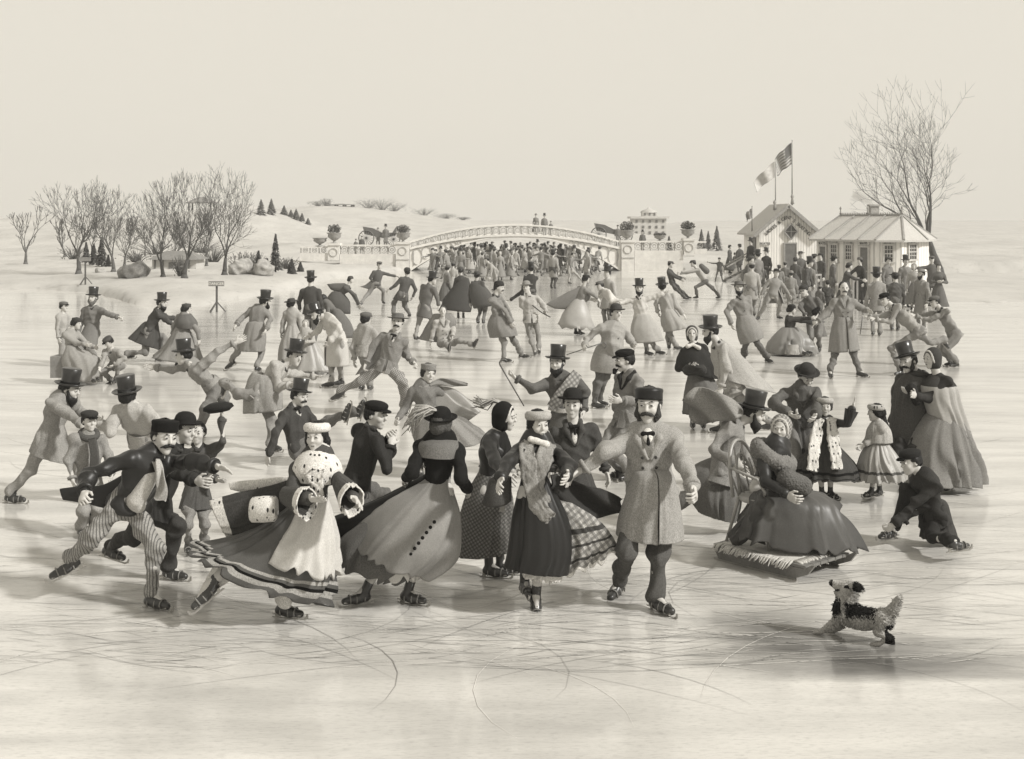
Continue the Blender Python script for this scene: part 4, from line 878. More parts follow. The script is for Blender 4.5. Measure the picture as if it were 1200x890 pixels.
# small white lodge among the left trees
b = on_ground(209, 63); t2 = empty('white_lodge', b, 'small white lodge with a low hipped roof behind the left trees', 'house'); w = 2.2; zt = z_of(313, 63) ; h = max(zt - b[2], .5)
MB().box(b + [0, 0, h / 2 - .1], (w, 1.6, h + .2)).build('wall', plain('white_boards', .5, .8, .08, 3), t2, False, b)
V = [b + np.array([sx * (w / 2 + .25), sy * 1.05, h]) for sx in (-1, 1) for sy in (-1, 1)] + [b + np.array([sx * .55, 0, h + .42]) for sx in (-1, 1)]
MB().add(V, [(0, 4, 5, 2), (1, 3, 5, 4), (0, 1, 4), (2, 5, 3), (0, 2, 3, 1)]).build('roof', plain('shingle', .2, .9), t2, False, b)
for dx in (-.95, -.55, .75): MB().box(b + [dx, -.82, h / 2 - .1], (.06, .06, h + .15)).build('post', bark_far, t2, False, b)
MB().box(b + [-.1, -.81, h * .36], (.34, .05, h * .75)).build('door', plain('window_dark', .12, .3), t2, False, b)
# ---------------------------------------------------------------- lettering
def text_verts(s, size):
    cu = bpy.data.curves.new('t', 'FONT'); cu.body = s; cu.size = size; cu.align_x = 'CENTER'; cu.extrude = .008; cu.fill_mode = 'BOTH'
    o = bpy.data.objects.new('t', cu); C.objects.link(o); dg = bpy.context.evaluated_depsgraph_get(); me = bpy.data.meshes.new_from_object(o.evaluated_get(dg))
    V = [tuple(v.co) for v in me.vertices]; Fc = [tuple(p.vertices) for p in me.polygons]; bpy.data.objects.remove(o); bpy.data.meshes.remove(me); return V, Fc
def letter(mb, s, size, c, ax, up, out):
    V, Fc = text_verts(s, size); c = np.array(c); mb.add([c + np.array(ax) * v[0] + np.array(up) * v[1] + np.array(out) * v[2] for v in V], Fc)
ink = plain('black_paint', .04, .6)
def signpost(label, px, g, h, w, txt):
    b = gp(px, g) if txt else on_ground(px, gY(g)); t2 = empty('sign_post', b, label, 'sign'); wd = plain('sign_board', .5 if not txt else .22, .8); MB().beam(b, b + [0, 0, h], .06).build('post', bark_far, t2, False, b)
    for a in (.5, 2.6, 4.2): MB().beam(b + [0, 0, .35], b + np.array([cos(a) * .3, sin(a) * .3, .0]), .035).build('foot', bark_far, t2, False, b)
    bd = MB().box(b + [0, -.05, h], (w, .04, .17)).build('board', wd, t2, False, b)
    if txt: mb = MB(); letter(mb, txt, .125, b + [0, -.075, h - .045], (1, 0, 0), (0, 0, 1), (0, -1, 0)); mb.build('lettering', plain('white_paint', .8), bd, False, b)
signpost('dark DANGER board on a post in the ice by the left bank', 254, 366, .95, .52, 'DANGER'); signpost('blank pale notice board on a post at the far left', 100, 341, 1.1, .5, '')
# ---------------------------------------------------------------- huts
def board_mat(name, v, s=9):
    m, nt, b = nmat(name); w = N(nt, 'ShaderNodeTexWave', wave_type='BANDS', bands_direction='X'); w.inputs[1].default_value = s; w.inputs[2].default_value = 1; nt.links.new(coords(nt), w.inputs[0]); n = noise(nt, coords(nt, (3, 3, .4)), 3, 4)
    c = mixc(nt, ramp(nt, w.outputs[1], .05, .2, 1, 0), mixc(nt, ramp(nt, n, .3, .7), col(v * .85), col(v * 1.1)), col(v * .62)); nt.links.new(c, b.inputs['Base Color']); b.inputs['Roughness'].default_value = .8; return m
wallm = board_mat('board_wall', .78, 2.4); roofm = plain('grey_roof', .46, .9, .2, 6, stretch=(6, 1, 1)); glass = plain('window_pane', .07, .12); trim = plain('trim_paint', .3, .6)
Yh = 60.; zg = 0.0; x0, x1 = 12.0, 14.72; xm = (x0 + x1) / 2; ze, za, dp = 2.5, 3.72, 4.0
t2 = empty('gabled_hut', (xm, Yh + dp / 2, 0), 'white boarded gabled skate hut with lettering and a diamond window', 'hut'); o = np.array(t2.location)
V = [(x0, Yh, -.2), (x1, Yh, -.2), (x1, Yh, ze), (xm, Yh, za), (x0, Yh, ze)]; V += [(a, Yh + dp, c) for a, _, c in V]
MB().add(V, [(0, 1, 2, 3, 4), (9, 8, 7, 6, 5), (0, 5, 6, 1), (1, 6, 7, 2), (4, 9, 5, 0), (2, 7, 8, 3), (3, 8, 9, 4)]).build('wall', wallm, t2, False, o)
for s, xe in ((-1, x0), (1, x1)):
    a = np.array([xm, 0, za + .04]); e = np.array([xe + s * .32, 0, ze - .24 + .04]); V = [(p[0], Y, p[2] + dz) for Y in (Yh - .28, Yh + dp + .2) for p, dz in ((a, 0), (e, 0), (e, .09), (a, .09))]
    rf = MB().add(V, [(0, 1, 2, 3), (7, 6, 5, 4), (0, 4, 5, 1), (1, 5, 6, 2), (2, 6, 7, 3), (3, 7, 4, 0)]).build('roof', roofm, t2, False, o); MB().beam((a[0], Yh - .3, a[2] - .02), (e[0], Yh - .3, e[2] - .02), .06, .16).build('bargeboard', trim, rf, False, o)
    for k in (.2, .45, .7, .93): c = a + (e - a) * k; MB().box((c[0], Yh - .2, c[2] - .10), (.09, .2, .09)).build('bracket', trim, rf, False, o)
def hx(px): return (px - CX) / F * Yh
def hz(py): return z_of(py, Yh)
V = [(hx(a), Yh - .03 - d, hz(b_)) for d in (0, .05) for a, b_ in ((926.5, 262), (934.5, 271.5), (926.5, 281), (918.5, 271.5))]
wd = MB().add(V, [(0, 1, 2, 3), (7, 6, 5, 4), (0, 4, 5, 1), (1, 5, 6, 2), (2, 6, 7, 3), (3, 7, 4, 0)]).build('window', glass, t2, False, o)
mb = MB(); q = V[4:]; [mb.beam(np.array(q[i]) - [0, .02, 0], np.array(q[(i + 1) % 4]) - [0, .02, 0], .05, .05) for i in range(4)]; mb.beam(np.array(q[0]) - [0, .02, 0], np.array(q[2]) - [0, .02, 0], .02); mb.beam(np.array(q[1]) - [0, .02, 0], np.array(q[3]) - [0, .02, 0], .02); mb.build('frame', trim, wd, False, o)
dr = MB().box((hx(926), Yh - .03, .95), (hx(932.4) - hx(919.6), .07, 1.9)).build('door', plain('door_paint', .14, .6), t2, False, o); MB().box((hx(930.5), Yh - .08, .95), (.05, .05, .05)).build('handle', 'steel', dr, False, o)
mb = MB(); zt_ = 1.93; mb.box((hx(926), Yh - .04, zt_), (.64, .09, .07)); [mb.box((hx(a), Yh - .04, .95), (.06, .09, 1.9)) for a in (919, 933)]; mb.build('door_frame', trim, t2, False, o)
def arc_text(s, size, off, step):
    mb = MB(); n = len(s)
    for i, ch in enumerate(s):
        u = (i - (n - 1) / 2) * step; sl_ = math.atan2(1.2, 1.36) * .98; k = math.tanh(u / .18); ang = -sl_ * k; x = xm + u * cos(sl_); z = za - off - .18 * math.log(math.cosh(u / .18)) * math.tan(sl_) * cos(sl_)
        letter(mb, ch, size, (x, Yh - .02, z), (cos(ang), 0, sin(ang)), (-sin(ang), 0, cos(ang)), (0, -1, 0))
    return mb
arc_text("LADIES & GENT'S SKATING", .24, .62, .118).build('lettering', ink, t2, False, o); 
sg = MB().box((hx(896), Yh - .05, hz(285.5)), (.5, .05, .16)).build('sign', plain('sign_white', .7), t2, False, o); mb = MB(); letter(mb, 'SKATES', .15, (hx(896), Yh - .08, hz(286.8)), (1, 0, 0), (0, 0, 1), (0, -1, 0)); mb.build('lettering', ink, sg, False, o)
MB().box((x0 - .03, Yh + 1.1, 1.35), (.06, .6, 1.7)).build('side_door', plain('door_paint', .14, .6), t2, False, o)
for px, nm in ((914, 0), (928, 1)): MB().lathe([(0, .5), (.05, .45), (.09, .36), (.05, .27), (.07, .2), (.09, .0), (0, 0)], 12, (hx(px), Yh + (1.2 if not nm else -.1), hz(246) if not nm else za + .1)).build('finial', trim, t2, True, o)
def flag(label, X, Y, z0, z1, fh, fl, stars, seed=0):
    b = np.array([X, Y, z0]); t3 = empty('flag_pole', b, label, 'flag'); MB().tube([b, b + [0, 0, z1 - z0]], [.035, .018], 8).build('pole', plain('pole_paint', .25), t3, True, b); MB().lathe([(0, .07), (.04, .035), (0, 0)], 10, b + [0, 0, z1 - z0]).build('finial', trim, t3, True, b)
    nu, nv = 40, 26; V = []; mi = []
    def P(u, v): return np.array([X - .03 - fl * u * (1 - .12 * v), Y + .10 * sin(u * 9 + v * 2) * u ** .5, z1 - .06 - fh * v - fl * (.95 * u ** 1.15) * (1 - .25 * v) + .05 * sin(u * 11 + 1.5 * v) * u])
    for i in range(nu + 1):
        for j in range(nv + 1): V.append(P(i / nu, j / nv))
    F_ = [(i * (nv + 1) + j, i * (nv + 1) + j + 1, (i + 1) * (nv + 1) + j + 1, (i + 1) * (nv + 1) + j) for i in range(nu) for j in range(nv)]
    if stars: mi = [(2 if (i / nu < .42 and j / nv < .54) else (1 if (j // 2) % 2 == 0 else 0)) for i in range(nu) for j in range(nv)]
    else: mi = [0] * len(F_)
    fo = link('flag', V, F_, [plain('flag_white', .5), plain('flag_red', .10), plain('flag_blue', .03)], t3, True, mi, b); md = fo.modifiers.new('s', 'SOLIDIFY'); md.thickness = .008
    if stars:
        mb = MB()
        for r_ in range(6):
            for c_ in range(6):
                c = P(.42 * (c_ + .5) / 6, .54 * (r_ + .5) / 6) - [0, .012, 0]; R = .026; pts = [c + np.array([cos(a) * (R if k % 2 == 0 else R * .4), 0, sin(a) * (R if k % 2 == 0 else R * .4)]) for k, a in enumerate(np.arange(10) * pi / 5 + pi / 2)]; mb.add(pts, [tuple(range(10))])
        mb.build('stars', plain('flag_white', .5), fo, False, b)
flag('tall pole with drooping stars and stripes flag on the gabled hut', hx(928), Yh - .05, za + .05, hz(166), 1.05, .8, True); flag('second pole on the gabled hut with a plain white pennant', hx(917), Yh + 1.6, 3.2, hz(186), .8, 1.05, False); flag('short pole with a tiny striped flag at the left corner of the gabled hut', hx(885.5), Yh + .9, 2.4, hz(243), .45, .28, True)
# wooden steps up to the side door
t3 = empty('wooden_steps', (11.1, 60.6, 0), 'sloping wooden steps leading up to the side door of the gabled hut', 'steps'); o3 = np.array(t3.location)
for k in range(5): MB().box((10.7 + k * .25, 61.0, .12 + k * .13), (.27, .9, .04)).build('tread', wood if 'wood' in globals() else plain('sledge_wood', .16, .5), t3, False, o3)
for dy in (-.47, .47): MB().beam((10.5, 61.0 + dy, 0), (11.85, 61.0 + dy, .7), .05, .16).build('stringer', trim, t3, False, o3); MB().beam((10.5, 61.0 + dy, .75), (11.85, 61.0 + dy, 1.5), .05, .06).build('handrail', trim, t3, False, o3)
# low polygonal hut
def P2(px, Y): return np.array([(px - CX) / F * Y, Y])
nl = np.array([-.9, -.436]); C0 = P2(1027, 50.0); dl = np.array([-.436, .9]); tt = (C0[0] - .2462 * C0[1]) / (.436 + .2462 * .9); B0 = C0 + dl * tt
C1, C2, C3 = P2(1057, 49.8), P2(1080, 50.8), P2(1088.5, 52.6); D1 = C3 + np.array([.4, 3.2]); D0 = B0 + np.array([1.6, 2.6]); fp = [B0, C0, C1, C2, C3, D1, D0]; ctr = sum(fp) / 7; zE = 2.28
t2 = empty('low_hut', (ctr[0], ctr[1], 0), 'long low hut with hipped roof, smoking chimney and paned windows', 'hut'); o = np.array(t2.location); n = 7
V = [(p[0], p[1], z) for z in (-.2, zE) for p in fp]; MB().add(V, [(i, (i + 1) % n, n + (i + 1) % n, n + i) for i in range(n)] + [tuple(range(n, 2 * n))]).build('wall', board_mat('hut_wall', .74, 1.6), t2, False, o)
ev = [np.append(p + nz(np.append(p - ctr, 0))[:2] * .34, zE - .03) for p in fp]; zr = 3.26; R1 = np.array([*P2(985, 54.2), zr]); R2 = np.array([*P2(1057, 51.9), zr]); Vr = ev + [R1, R2] + [e - [0, 0, .08] for e in ev]
Fr = [(0, 1, 8, 7), (1, 2, 8), (2, 3, 8), (3, 4, 8), (4, 5, 8), (5, 6, 7, 8), (6, 0, 7)] + [(i, 9 + i, 9 + (i + 1) % 7, (i + 1) % 7) for i in range(7)] + [tuple(range(15, 8, -1))]
rf = MB().add(Vr, Fr).build('roof', roofm, t2, False, o); mb = MB()
for a, b_ in ((ev[0], R1), (ev[1], R2), (ev[2], R2), (ev[3], R2), (ev[4], R2), (R1, R2), (ev[5], R2), (ev[6], R1)): mb.beam(a + [0, 0, .02], b_ + [0, 0, .02], .07, .05)
for k in (.25, .5, .75): mb.beam(ev[0] * (1 - k) + ev[1] * k + [0, 0, .02], R1 * (1 - k) + R2 * k + [0, 0, .02], .05, .04)
for i in range(36): p = R1 + (R2 - R1) * i / 35; mb.box(p + [0, 0, .08], (.035, .035, .07))
mb.build('ridge_battens', trim, rf, False, o)
for p in (R1, (R1 * .55 + R2 * .45), R2): MB().lathe([(0, .34), (.03, .32), (.05, .25), (.02, .18), (.03, .1), (.05, 0), (0, 0)], 10, p + [0, 0, .05]).build('finial', trim, rf, True, o)
ch_ = pt(1024, 251, 53.5); cb = MB().box(ch_ + [0, 0, .05], (.36, .36, .6)).build('chimney', stone, rf, False, o); MB().box(ch_ + [0, 0, .37], (.46, .46, .08)).build('chimney_cap', stone, cb, False, o)
def on_wall(A, B, px, py):
    A3 = np.append(A, 0.); d = np.append(B - A, 0.); nn = np.cross(d, (0, 0, 1)); r = ray(px, py); k = ((A3 - CAM) @ nn) / (r @ nn); return CAM + k * r, nz(d), nz(nn) * (1 if nn[1] < 0 else -1)
def opening(A, B, xa, xb, ya, yb, kind, name):
    p, d, nn = on_wall(A, B, xa, ya); q, _, _ = on_wall(A, B, xb, ya); r_, _, _ = on_wall(A, B, (xa + xb) / 2, yb); c = (p + q) / 2; c[2] = (p[2] + r_[2]) / 2; w = np.linalg.norm(q - p); h = p[2] - r_[2]; ax = (d, nn, (0, 0, 1))
    if kind == 'door':
        c[2] = p[2] / 2; h = p[2]; d_ = MB().box(c + nn * .02, (w, .06, h), ax).build('door', plain('door_paint', .14, .6), t2, False, o); MB().box(c + nn * .06 + d * w * .35, (.05, .05, .05), ax).build('handle', 'steel', d_, False, o)
    else: d_ = MB().box(c + nn * .02, (w, .06, h), ax).build('window', glass, t2, False, o)
    mb = MB()
    for s in (-1, 1): mb.box(c + d * s * (w / 2 + .03) + nn * .04, (.07, .09, h + .1), ax)
    mb.box(c + np.array([0, 0, h / 2 + .03]) + nn * .045, (w + .14, .1, .07), ax)
    if kind != 'door':
        mb.box(c - np.array([0, 0, h / 2 + .03]) + nn * .05, (w + .2, .13, .07), ax); mb.box(c + nn * .06, (w, .04, .045), ax)
        for k in (-1 / 6, 1 / 6): mb.box(c + d * w * k + nn * .055, (.022, .03, h), ax)
        for k in (-.25, .25): mb.box(c + np.array([0, 0, h * k]) + nn * .055, (w, .03, .022), ax)
    mb.build('frame', plain('frame_paint', .5, .6), d_, False, o)
opening(B0, C0, 962, 969, 289, 0, 'door', ''); opening(B0, C0, 975, 982, 287, 306, 'w', ''); opening(B0, C0, 992.5, 999, 287.5, 304, 'w', ''); opening(B0, C0, 1009.5, 1018.5, 290, 0, 'door', '')
opening(C0, C1, 1036.5, 1046, 288, 307, 'w', ''); opening(C1, C2, 1064, 1072, 287, 304, 'w', '')
for px, w_, s_ in ((965, .5, 'SALOON'), (1013.5, .62, 'TO LET')):
    p, d, nn = on_wall(B0, C0, px, 285.3); sg = MB().box(p + nn * .05, (w_, .04, .17), (d, nn, (0, 0, 1))).build('sign', plain('sign_white', .7), t2, False, o); mb = MB(); letter(mb, 'SKATES', .14, p + nn * .075 - np.array([0, 0, .05]), d if d[0] > 0 else -d, (0, 0, 1), nn); mb.build('lettering', ink, sg, False, o)
def railing(label, a, b_, h=.95):
    a = np.array(a); b_ = np.array(b_); c = (a + b_) / 2; t3 = empty('wooden_railing', c, label, 'railing'); MB().beam(a + [0, 0, h], b_ + [0, 0, h], .07).build('handrail', trim, t3, False, c)
    for k in (0, .5, 1): p = a + (b_ - a) * k; MB().beam(p, p + [0, 0, h], .06).build('post', trim, t3, False, c)
railing('short wooden railing in front of the left door of the low hut', gp(951, 352), gp(962, 351)); railing('short wooden railing beside the right door of the low hut', gp(1000, 360), gp(1009, 356))
# chimney smoke
m, nt, bb = nmat('smoke'); nt.nodes.remove(bb); pv = N(nt, 'ShaderNodeVolumePrincipled'); pv.inputs['Color'].default_value = (.5, .48, .44, 1); pv.inputs['Density'].default_value = 1.3; nt.links.new(pv.outputs[0], nt.nodes['Material Output'].inputs['Volume'])
S = SDF(); pp = [pt(*q, 53.5) for q in ((1024.5, 245), (1022, 240), (1017, 236), (1010, 232), (1003, 230))]; [S.cap(pp[i], pp[i + 1], .05 + .04 * i, .08 + .045 * i, .1) for i in range(4)]; v, q = S.mesh(.05); v = crumple(v, q, .10, 5, 2); so_ = link('smoke', v, q, m, None, origin=pp[0]); so_.location = tuple(pp[0]); tag(so_, 'thin wisp of smoke drifting left from the hut chimney', 'smoke', kind='stuff')

# ---------------------------------------------------------------- winter haze
m, nt, bb = nmat('haze'); nt.nodes.remove(bb); pv = N(nt, 'ShaderNodeVolumePrincipled'); pv.inputs['Color'].default_value = (.98, .965, .93, 1); pv.inputs['Density'].default_value = .0011; nt.links.new(pv.outputs[0], nt.nodes['Material Output'].inputs['Volume'])
o = MB().box((0, 285, 11.5), (2600, 620, 29)).build('haze', m, None); tag(o, 'thin pale winter haze over the whole pond', 'haze', kind='stuff')
# ---------------------------------------------------------------- front row of skaters
G = 'g'
# lunging man in striped trousers
f = person('moustached man in dark tailcoat and striped trousers lunging with outstretched arm', 183, 712, 1.74, yaw=42, pel=(150, 594), nk=(181, 529, -1), hd=(193, 511), hyaw=42, hp=6,
    la=(228, 541, -1, 254, 547, -1), ra=(104, 556, -1, 99, 577, -1), ll=(181, 643, -1, 177, 697, G, 62), rl=(104, 632, 0, 82, 655, 1, -62, 20),
    hat='pill', hatm='.04', face='m', top='silk.06', legs='stripe.42', hem=0, shirt='.7', lcurl=.15, rcurl=1.2)
loft(f, [(158, 548, 158, 592), (122, 568, 128, 596), (94, 570, 100, 590), (70, 573, 74, 586)], 'coat_tail', 'silk.05', .08, 4, .28, closed=True, dy=.05)
blob(f, 'waistcoat', [(160, 585, -.10, 176, 560, -.13, .075, .06), (150, 590, -.06, 163, 594, -.08, .05, .05)], '.62')
neck_scarf(f, '.5', .026)
ribbon(f, 'scarf_end', [(183, 540, -.17), (187, 556, -.22), (190, 572, -.2), (187, 586, -.19)], [.06, .07, .08, .10], '.5', .02, wave=.02)
# bowler man behind him
person('man in dark bowler skating behind the lunging man, hand held low', 200, 683, 1.66, yaw=58, pel=(178, 596), nk=(205, 519, -1), hd=(217, 503), hyaw=60,
    la=(222, 556, 1, 240, 562, -1), ra=(206, 556, -1, 229, 563, -1), ll=(208, 614, -1, 198, 665, G, 70), rl=(155, 628, 1, 128, 640, 1, 70, 10), hat='bowler', hatm='.06', top='.09', legs='.12', skirt=.35, tw=1.05)
f = person('bare headed boy in dark tunic raising his cap high', 232, 645, 1.24, yaw=15, pel=(230, 578), nk=(232, 522), hd=(232, 507), hyaw=0, hp=-8,
    la=(261, 517, -1, 260, 489, 1), ra=(240, 556, 1, 254, 562, -1), ll=('l', .06, .0, 0), rl=('l', -.06, .05, 0), top='.16', legs='.3', skirt=.45, tw=1.15)
o = MB().lathe([(0, .05), (.07, .055), (.12, .03), (.13, 0), (.105, -.015), (.09, -.03), (.0, -.03)], 24, (0, 0, 0), ((1, 0, .15), (0, 1, 0), (-.15, -.3, 1)), 1.1, 1).build('cap', '.07', None, True)
o.location = tuple(P3(f, 256, 479, -.03)); tag(o, 'dark round cap held up in the boy\'s raised hand', 'cap')
f = person('boy in flat cap and long scarf standing at the far left', 104, 628, 1.24, yaw=25, pel=(103, 563), nk=(104, 508), hd=(105, 493), hyaw=40, hat='flat', hatm='.1', top='.34', legs='.4', skirt=.5,
    la=('l', .3, .2, -1, 0, .9, -.6), ra=('l', -.3, .1, -1, .2, .5, -1), tw=1.15)
neck_scarf(f, '.16')
ribbon(f, 'scarf_end', [(108, 514, -.13), (111, 535, -.16), (110, 558, -.15)], [.07, .08, .09], '.16', .03)
person('crouching man in top hat and pale jacket seen from behind', 160, 588, 1.72, yaw=165, pel=(168, 512), nk=(154, 475, -1), hd=(150, 464), hyaw=175, la=(130, 508, -1, 118, 497, 1), ra=(190, 505, 1, 196, 520, 1),
    ll=('l', .1, .1, 0), rl=('l', -.12, -.05, 0), hat='top', top='.55', legs='.3', tw=1.1)
person('bearded man in top hat leaning in from the left edge', 62, 590, 1.70, yaw=78, pel=(58, 512), nk=(73, 462), hd=(82, 456), hyaw=80, la=(92, 482, 1, 106, 490, -1), ra=(84, 488, -1, 96, 497, -1), ll=('l', .05, .25, 0), rl=('l', -.05, -.25, 0),
    hat='top', face='b', top='.36', legs='.4', skirt=.6, tw=1.1)
# lady in ermine
f = person('lady in ermine cape and striped skirt gliding with one leg trailing', 340, 730, 1.62, 'f', yaw=-5, pel=(364, 596), nk=(372, 542), hd=(371, 511), hyaw=-12, la=(402, 570, -1, 415, 584, -1), ra=(342, 582, -1, 364, 585, -1),
    ll=(345, 655, -1, 331, 708, G, 72), rl=(290, 655, 1, 242, 687, 1, -62, 35), hat='furcap', hatm='fur.72', face='l', top='.14', legs=None, lcurl=.15, rcurl=.2)
loft(f, [(346, 588, 386, 590, .0, .8), (300, 620, 392, 632), (252, 636, 388, 672), (224, 640, 372, 706)], 'underskirt', 'silk.16', .14, 8, .55, bands=[(.74, .78, '.5'), (.80, .83, '.03'), (.85, .9, '.45'), (.92, .95, '.03')], ruffle=.03, dy=.02)
loft(f, [(352, 580, 384, 582), (338, 618, 394, 626), (312, 648, 392, 672)], 'overskirt', 'silk.62', .13, 7, .85, ruffle=.03, dy=-.06)
loft(f, [(356, 556, 356, 602), (318, 570, 324, 620), (280, 578, 292, 636), (246, 588, 268, 632)], 'cloak', '.12', .12, 5, .34, bands=[(.84, 1.01, 'ermine.72')], dy=.2)
loft(f, [(355, 556, 358, 574), (320, 560, 322, 578), (285, 563, 286, 577), (268, 566, 270, 574)], 'cape_end', 'ermine.72', .08, 4, .3, closed=True, dy=.28)
loft(f, [(363, 525, 381, 525), (350, 535, 395, 537), (343, 549, 401, 551), (347, 563, 397, 565)], 'cape', 'ermine.74', .05, 6, .86, dy=-.02)
ribbon(f, 'cape_front', [(369, 552, -.17), (371, 566, -.19), (375, 584, -.17)], [.16, .10, .05], 'ermine.74', .03)
for q in 'lr': bell(f, q, '.16', 'ermine.74', -.35, .82, .07, .12, .04)
blob(f, 'pantalette', [(338, 690, 0, 333, 704, 0, .085, .06)], '.7', amp=.02)
blob(f, 'pantalette', [(262, 668, 0, 250, 681, 0, .085, .055)], '.7', amp=.02)
mb = MB().lathe([(.045, -.1), (.08, -.105), (.095, -.09), (.10, 0), (.095, .09), (.08, .105), (.045, .1), (.045, -.1)], 24, (0, 0, 0), ((0, 0, 1), (0, 1, 0), (1, -.25, .1)))
o = mb.build('muff', 'ermine.74', None, True); o.location = tuple(P3(f, 309, 597, -.1)); tag(o, 'white ermine muff swinging on its cord beside the gliding lady', 'muff')
# man with cap seen from behind
person('young man in visored cap and dark jacket looking over his shoulder', 425, 650, 1.62, yaw=128, pel=(417, 567), nk=(434, 501, 0), hd=(441, 486), hyaw=62, la=(459, 530, 1, 457, 513, -1), ra=(452, 550, -1, 458, 522, 1),
    ll=('l', .08, .2, 0), rl=('l', -.1, -.12, 0), hat='kepi', hatm='.05', top='.09', legs='.2', curl=.8)
# lady from behind
f = person('lady seen from behind in fur shoulder cape and wide grey skirt', 455, 712, 1.62, 'f', yaw=172, pel=(512, 574), nk=(515, 514), hd=(517, 497), hyaw=160, ra=(541, 562, -1, 548, 573, 1), la=(483, 553, -1, 476, 560, 1),
    ll=(440, 650, 0, 426, 693, G, -66), rl=(480, 650, 0, 477, 692, G, 62), hat='bowler', hatm='.05', hair='.16', top='.05', legs=None)
loft(f, [(500, 560, 528, 562), (462, 584, 540, 606), (432, 612, 534, 648), (416, 636, 506, 674)], 'skirt', 'silk.33', .11, 6, .75, ruffle=.02, hang=.02)
loft(f, [(498, 556, 502, 590), (452, 580, 462, 628), (412, 598, 424, 640), (384, 608, 398, 636)], 'cloak_tail', 'silk.05', .10, 4, .32, dy=.15)
loft(f, [(440, 600, 515, 620), (402, 632, 500, 660), (392, 660, 466, 682)], 'underskirt', '.2', .12, 6, .6, dy=.05, ruffle=.03)
loft(f, [(450, 610, 515, 625), (440, 645, 506, 660), (446, 677, 504, 674)], 'petticoat', 'silk.72', .12, 6, .5, ruffle=.03)
loft(f, [(504, 512, 528, 512), (492, 518, 539, 519), (486, 532, 543, 535)], 'shoulder_cape', 'fur.22', .03, 4, .95, dy=.0, thick=.03)
plume(f, 'plume', None, [(514, 482, -.05), (502, 480, -.08), (488, 484, -.08), (481, 496, -.06)], 46, .035, '.55', 3)
for i in range(8):
    p = P3(f, 509 - i * 4.6, 612 + i * 6.2 - i * i * .1, -.05); v_ = f.Y0
    c_ = pt(509 - i * 4.6, 612 + i * 6.2, f.Y0 - .36 + .012 * i); MB().lathe([(0, .012), (.012, .008), (.015, 0), (0, -.006)], 8, c_, ((1, 0, 0), (0, 0, 1), (0, -1, 0))).build('button', '.04', f.root, True, f.O)
# lady in white-edged hood
f = person('lady in dark hood with white edge and streaming ribbon, profile to the right', 575, 674, 1.60, 'f', yaw=72, pel=(572, 572), nk=(581, 504), hd=(592, 488), hyaw=75, hp=8, ra=(580, 540, -1, 592, 556, -1), la=(590, 535, 1, 600, 552, -1),
    ll=('l', .04, .06, 0), rl=('l', -.04, 0.02, 0), hat='hood', hatm='.05', top='silk.07', legs=None)
loft(f, [(566, 545, 590, 547), (548, 580, 600, 585), (538, 615, 600, 618), (532, 650, 600, 645)], 'skirt', 'check.26', .10, 8, .8)
loft(f, [(572, 505, 592, 505), (564, 516, 597, 517), (561, 535, 602, 533)], 'shoulder_cape', '.06', .06, 5, 1.0)
plume(f, 'plume', None, [(590, 474, 0), (577, 469, .04), (566, 475, .05), (556, 470, .06)], 34, .03, '.5', 4)
ribbon(f, 'tassel', [(590, 585, -.3), (588, 600, -.3)], [.02, .05], '.5')
# centre lady
f = person('lady in black dress and fur edged coat skating hand in hand with the tall officer', 627, 722, 1.62, 'f', yaw=8, pel=(627, 576), nk=(629, 519), hd=(631, 497), hyaw=22, la=(666, 547, -1, 664, 558, -1), ra=(596, 542, -1, 587, 562, -1),
    ll=(632, 640, -1, 628, 698, G, 5, 35), rl=('l', -.02, -.2, .05), hat='furcap', hatm='fur.5', face='', top='silk.06', legs=None, lcurl=.3)
loft(f, [(612, 556, 642, 558), (603, 600, 662, 604), (598, 640, 668, 642), (595, 664, 662, 672)], 'skirt', 'silk.06', .10, 7, .72)
loft(f, [(630, 572, 650, 578), (640, 610, 696, 606), (645, 646, 716, 628), (640, 680, 724, 646)], 'flounced_skirt', 'plaid.55', .12, 8, .42, bands=[(.45, .49, '.12'), (.62, .66, '.12'), (.80, .84, '.12'), (.95, 1.01, '.75')], ruffle=.03, dy=.08)
ribbon(f, 'coat_tail', [(640, 572, .0), (668, 582, .12), (700, 590, .16), (728, 594, .2)], [.2, .26, .24, .12], '.1', .02, wave=.05)
loft(f, [(604, 640, 655, 640), (612, 664, 658, 664), (614, 676, 658, 680)], 'petticoat', '.72', .12, 10, .6, ruffle=.015)
ribbon(f, 'fur_stole', [(617, 518, -.09), (619, 540, -.17), (622, 566, -.19), (630, 592, -.26), (646, 608, -.32)], [.11, .13, .11, .12, .1], 'fur.38', .035)
ribbon(f, 'fur_stole', [(643, 519, -.09), (637, 540, -.17), (630, 566, -.18), (640, 590, -.24)], [.11, .13, .1, .08], 'fur.38', .035)
blob(f, 'bow', [(629, 517, -.12, 622, 515, -.12, .018, .025), (629, 517, -.12, 640, 521, -.12, .018, .03)], '.72')
mb = MB().lathe([(.055, -.08), (.09, -.09), (.115, -.07), (.10, .02), (.088, .10), (.06, .11), (.05, .06), (.05, -.06), (.055, -.08)], 24, (0, 0, 0), ((1, 0, .1), (0, 1, 0), (.15, .35, 1)))
o = mb.build('muff', 'fur.14', None, True); o.location = tuple(P3(f, 584, 577, -.02)); tag(o, 'dark drum shaped fur muff hanging from the centre lady\'s hand', 'muff')
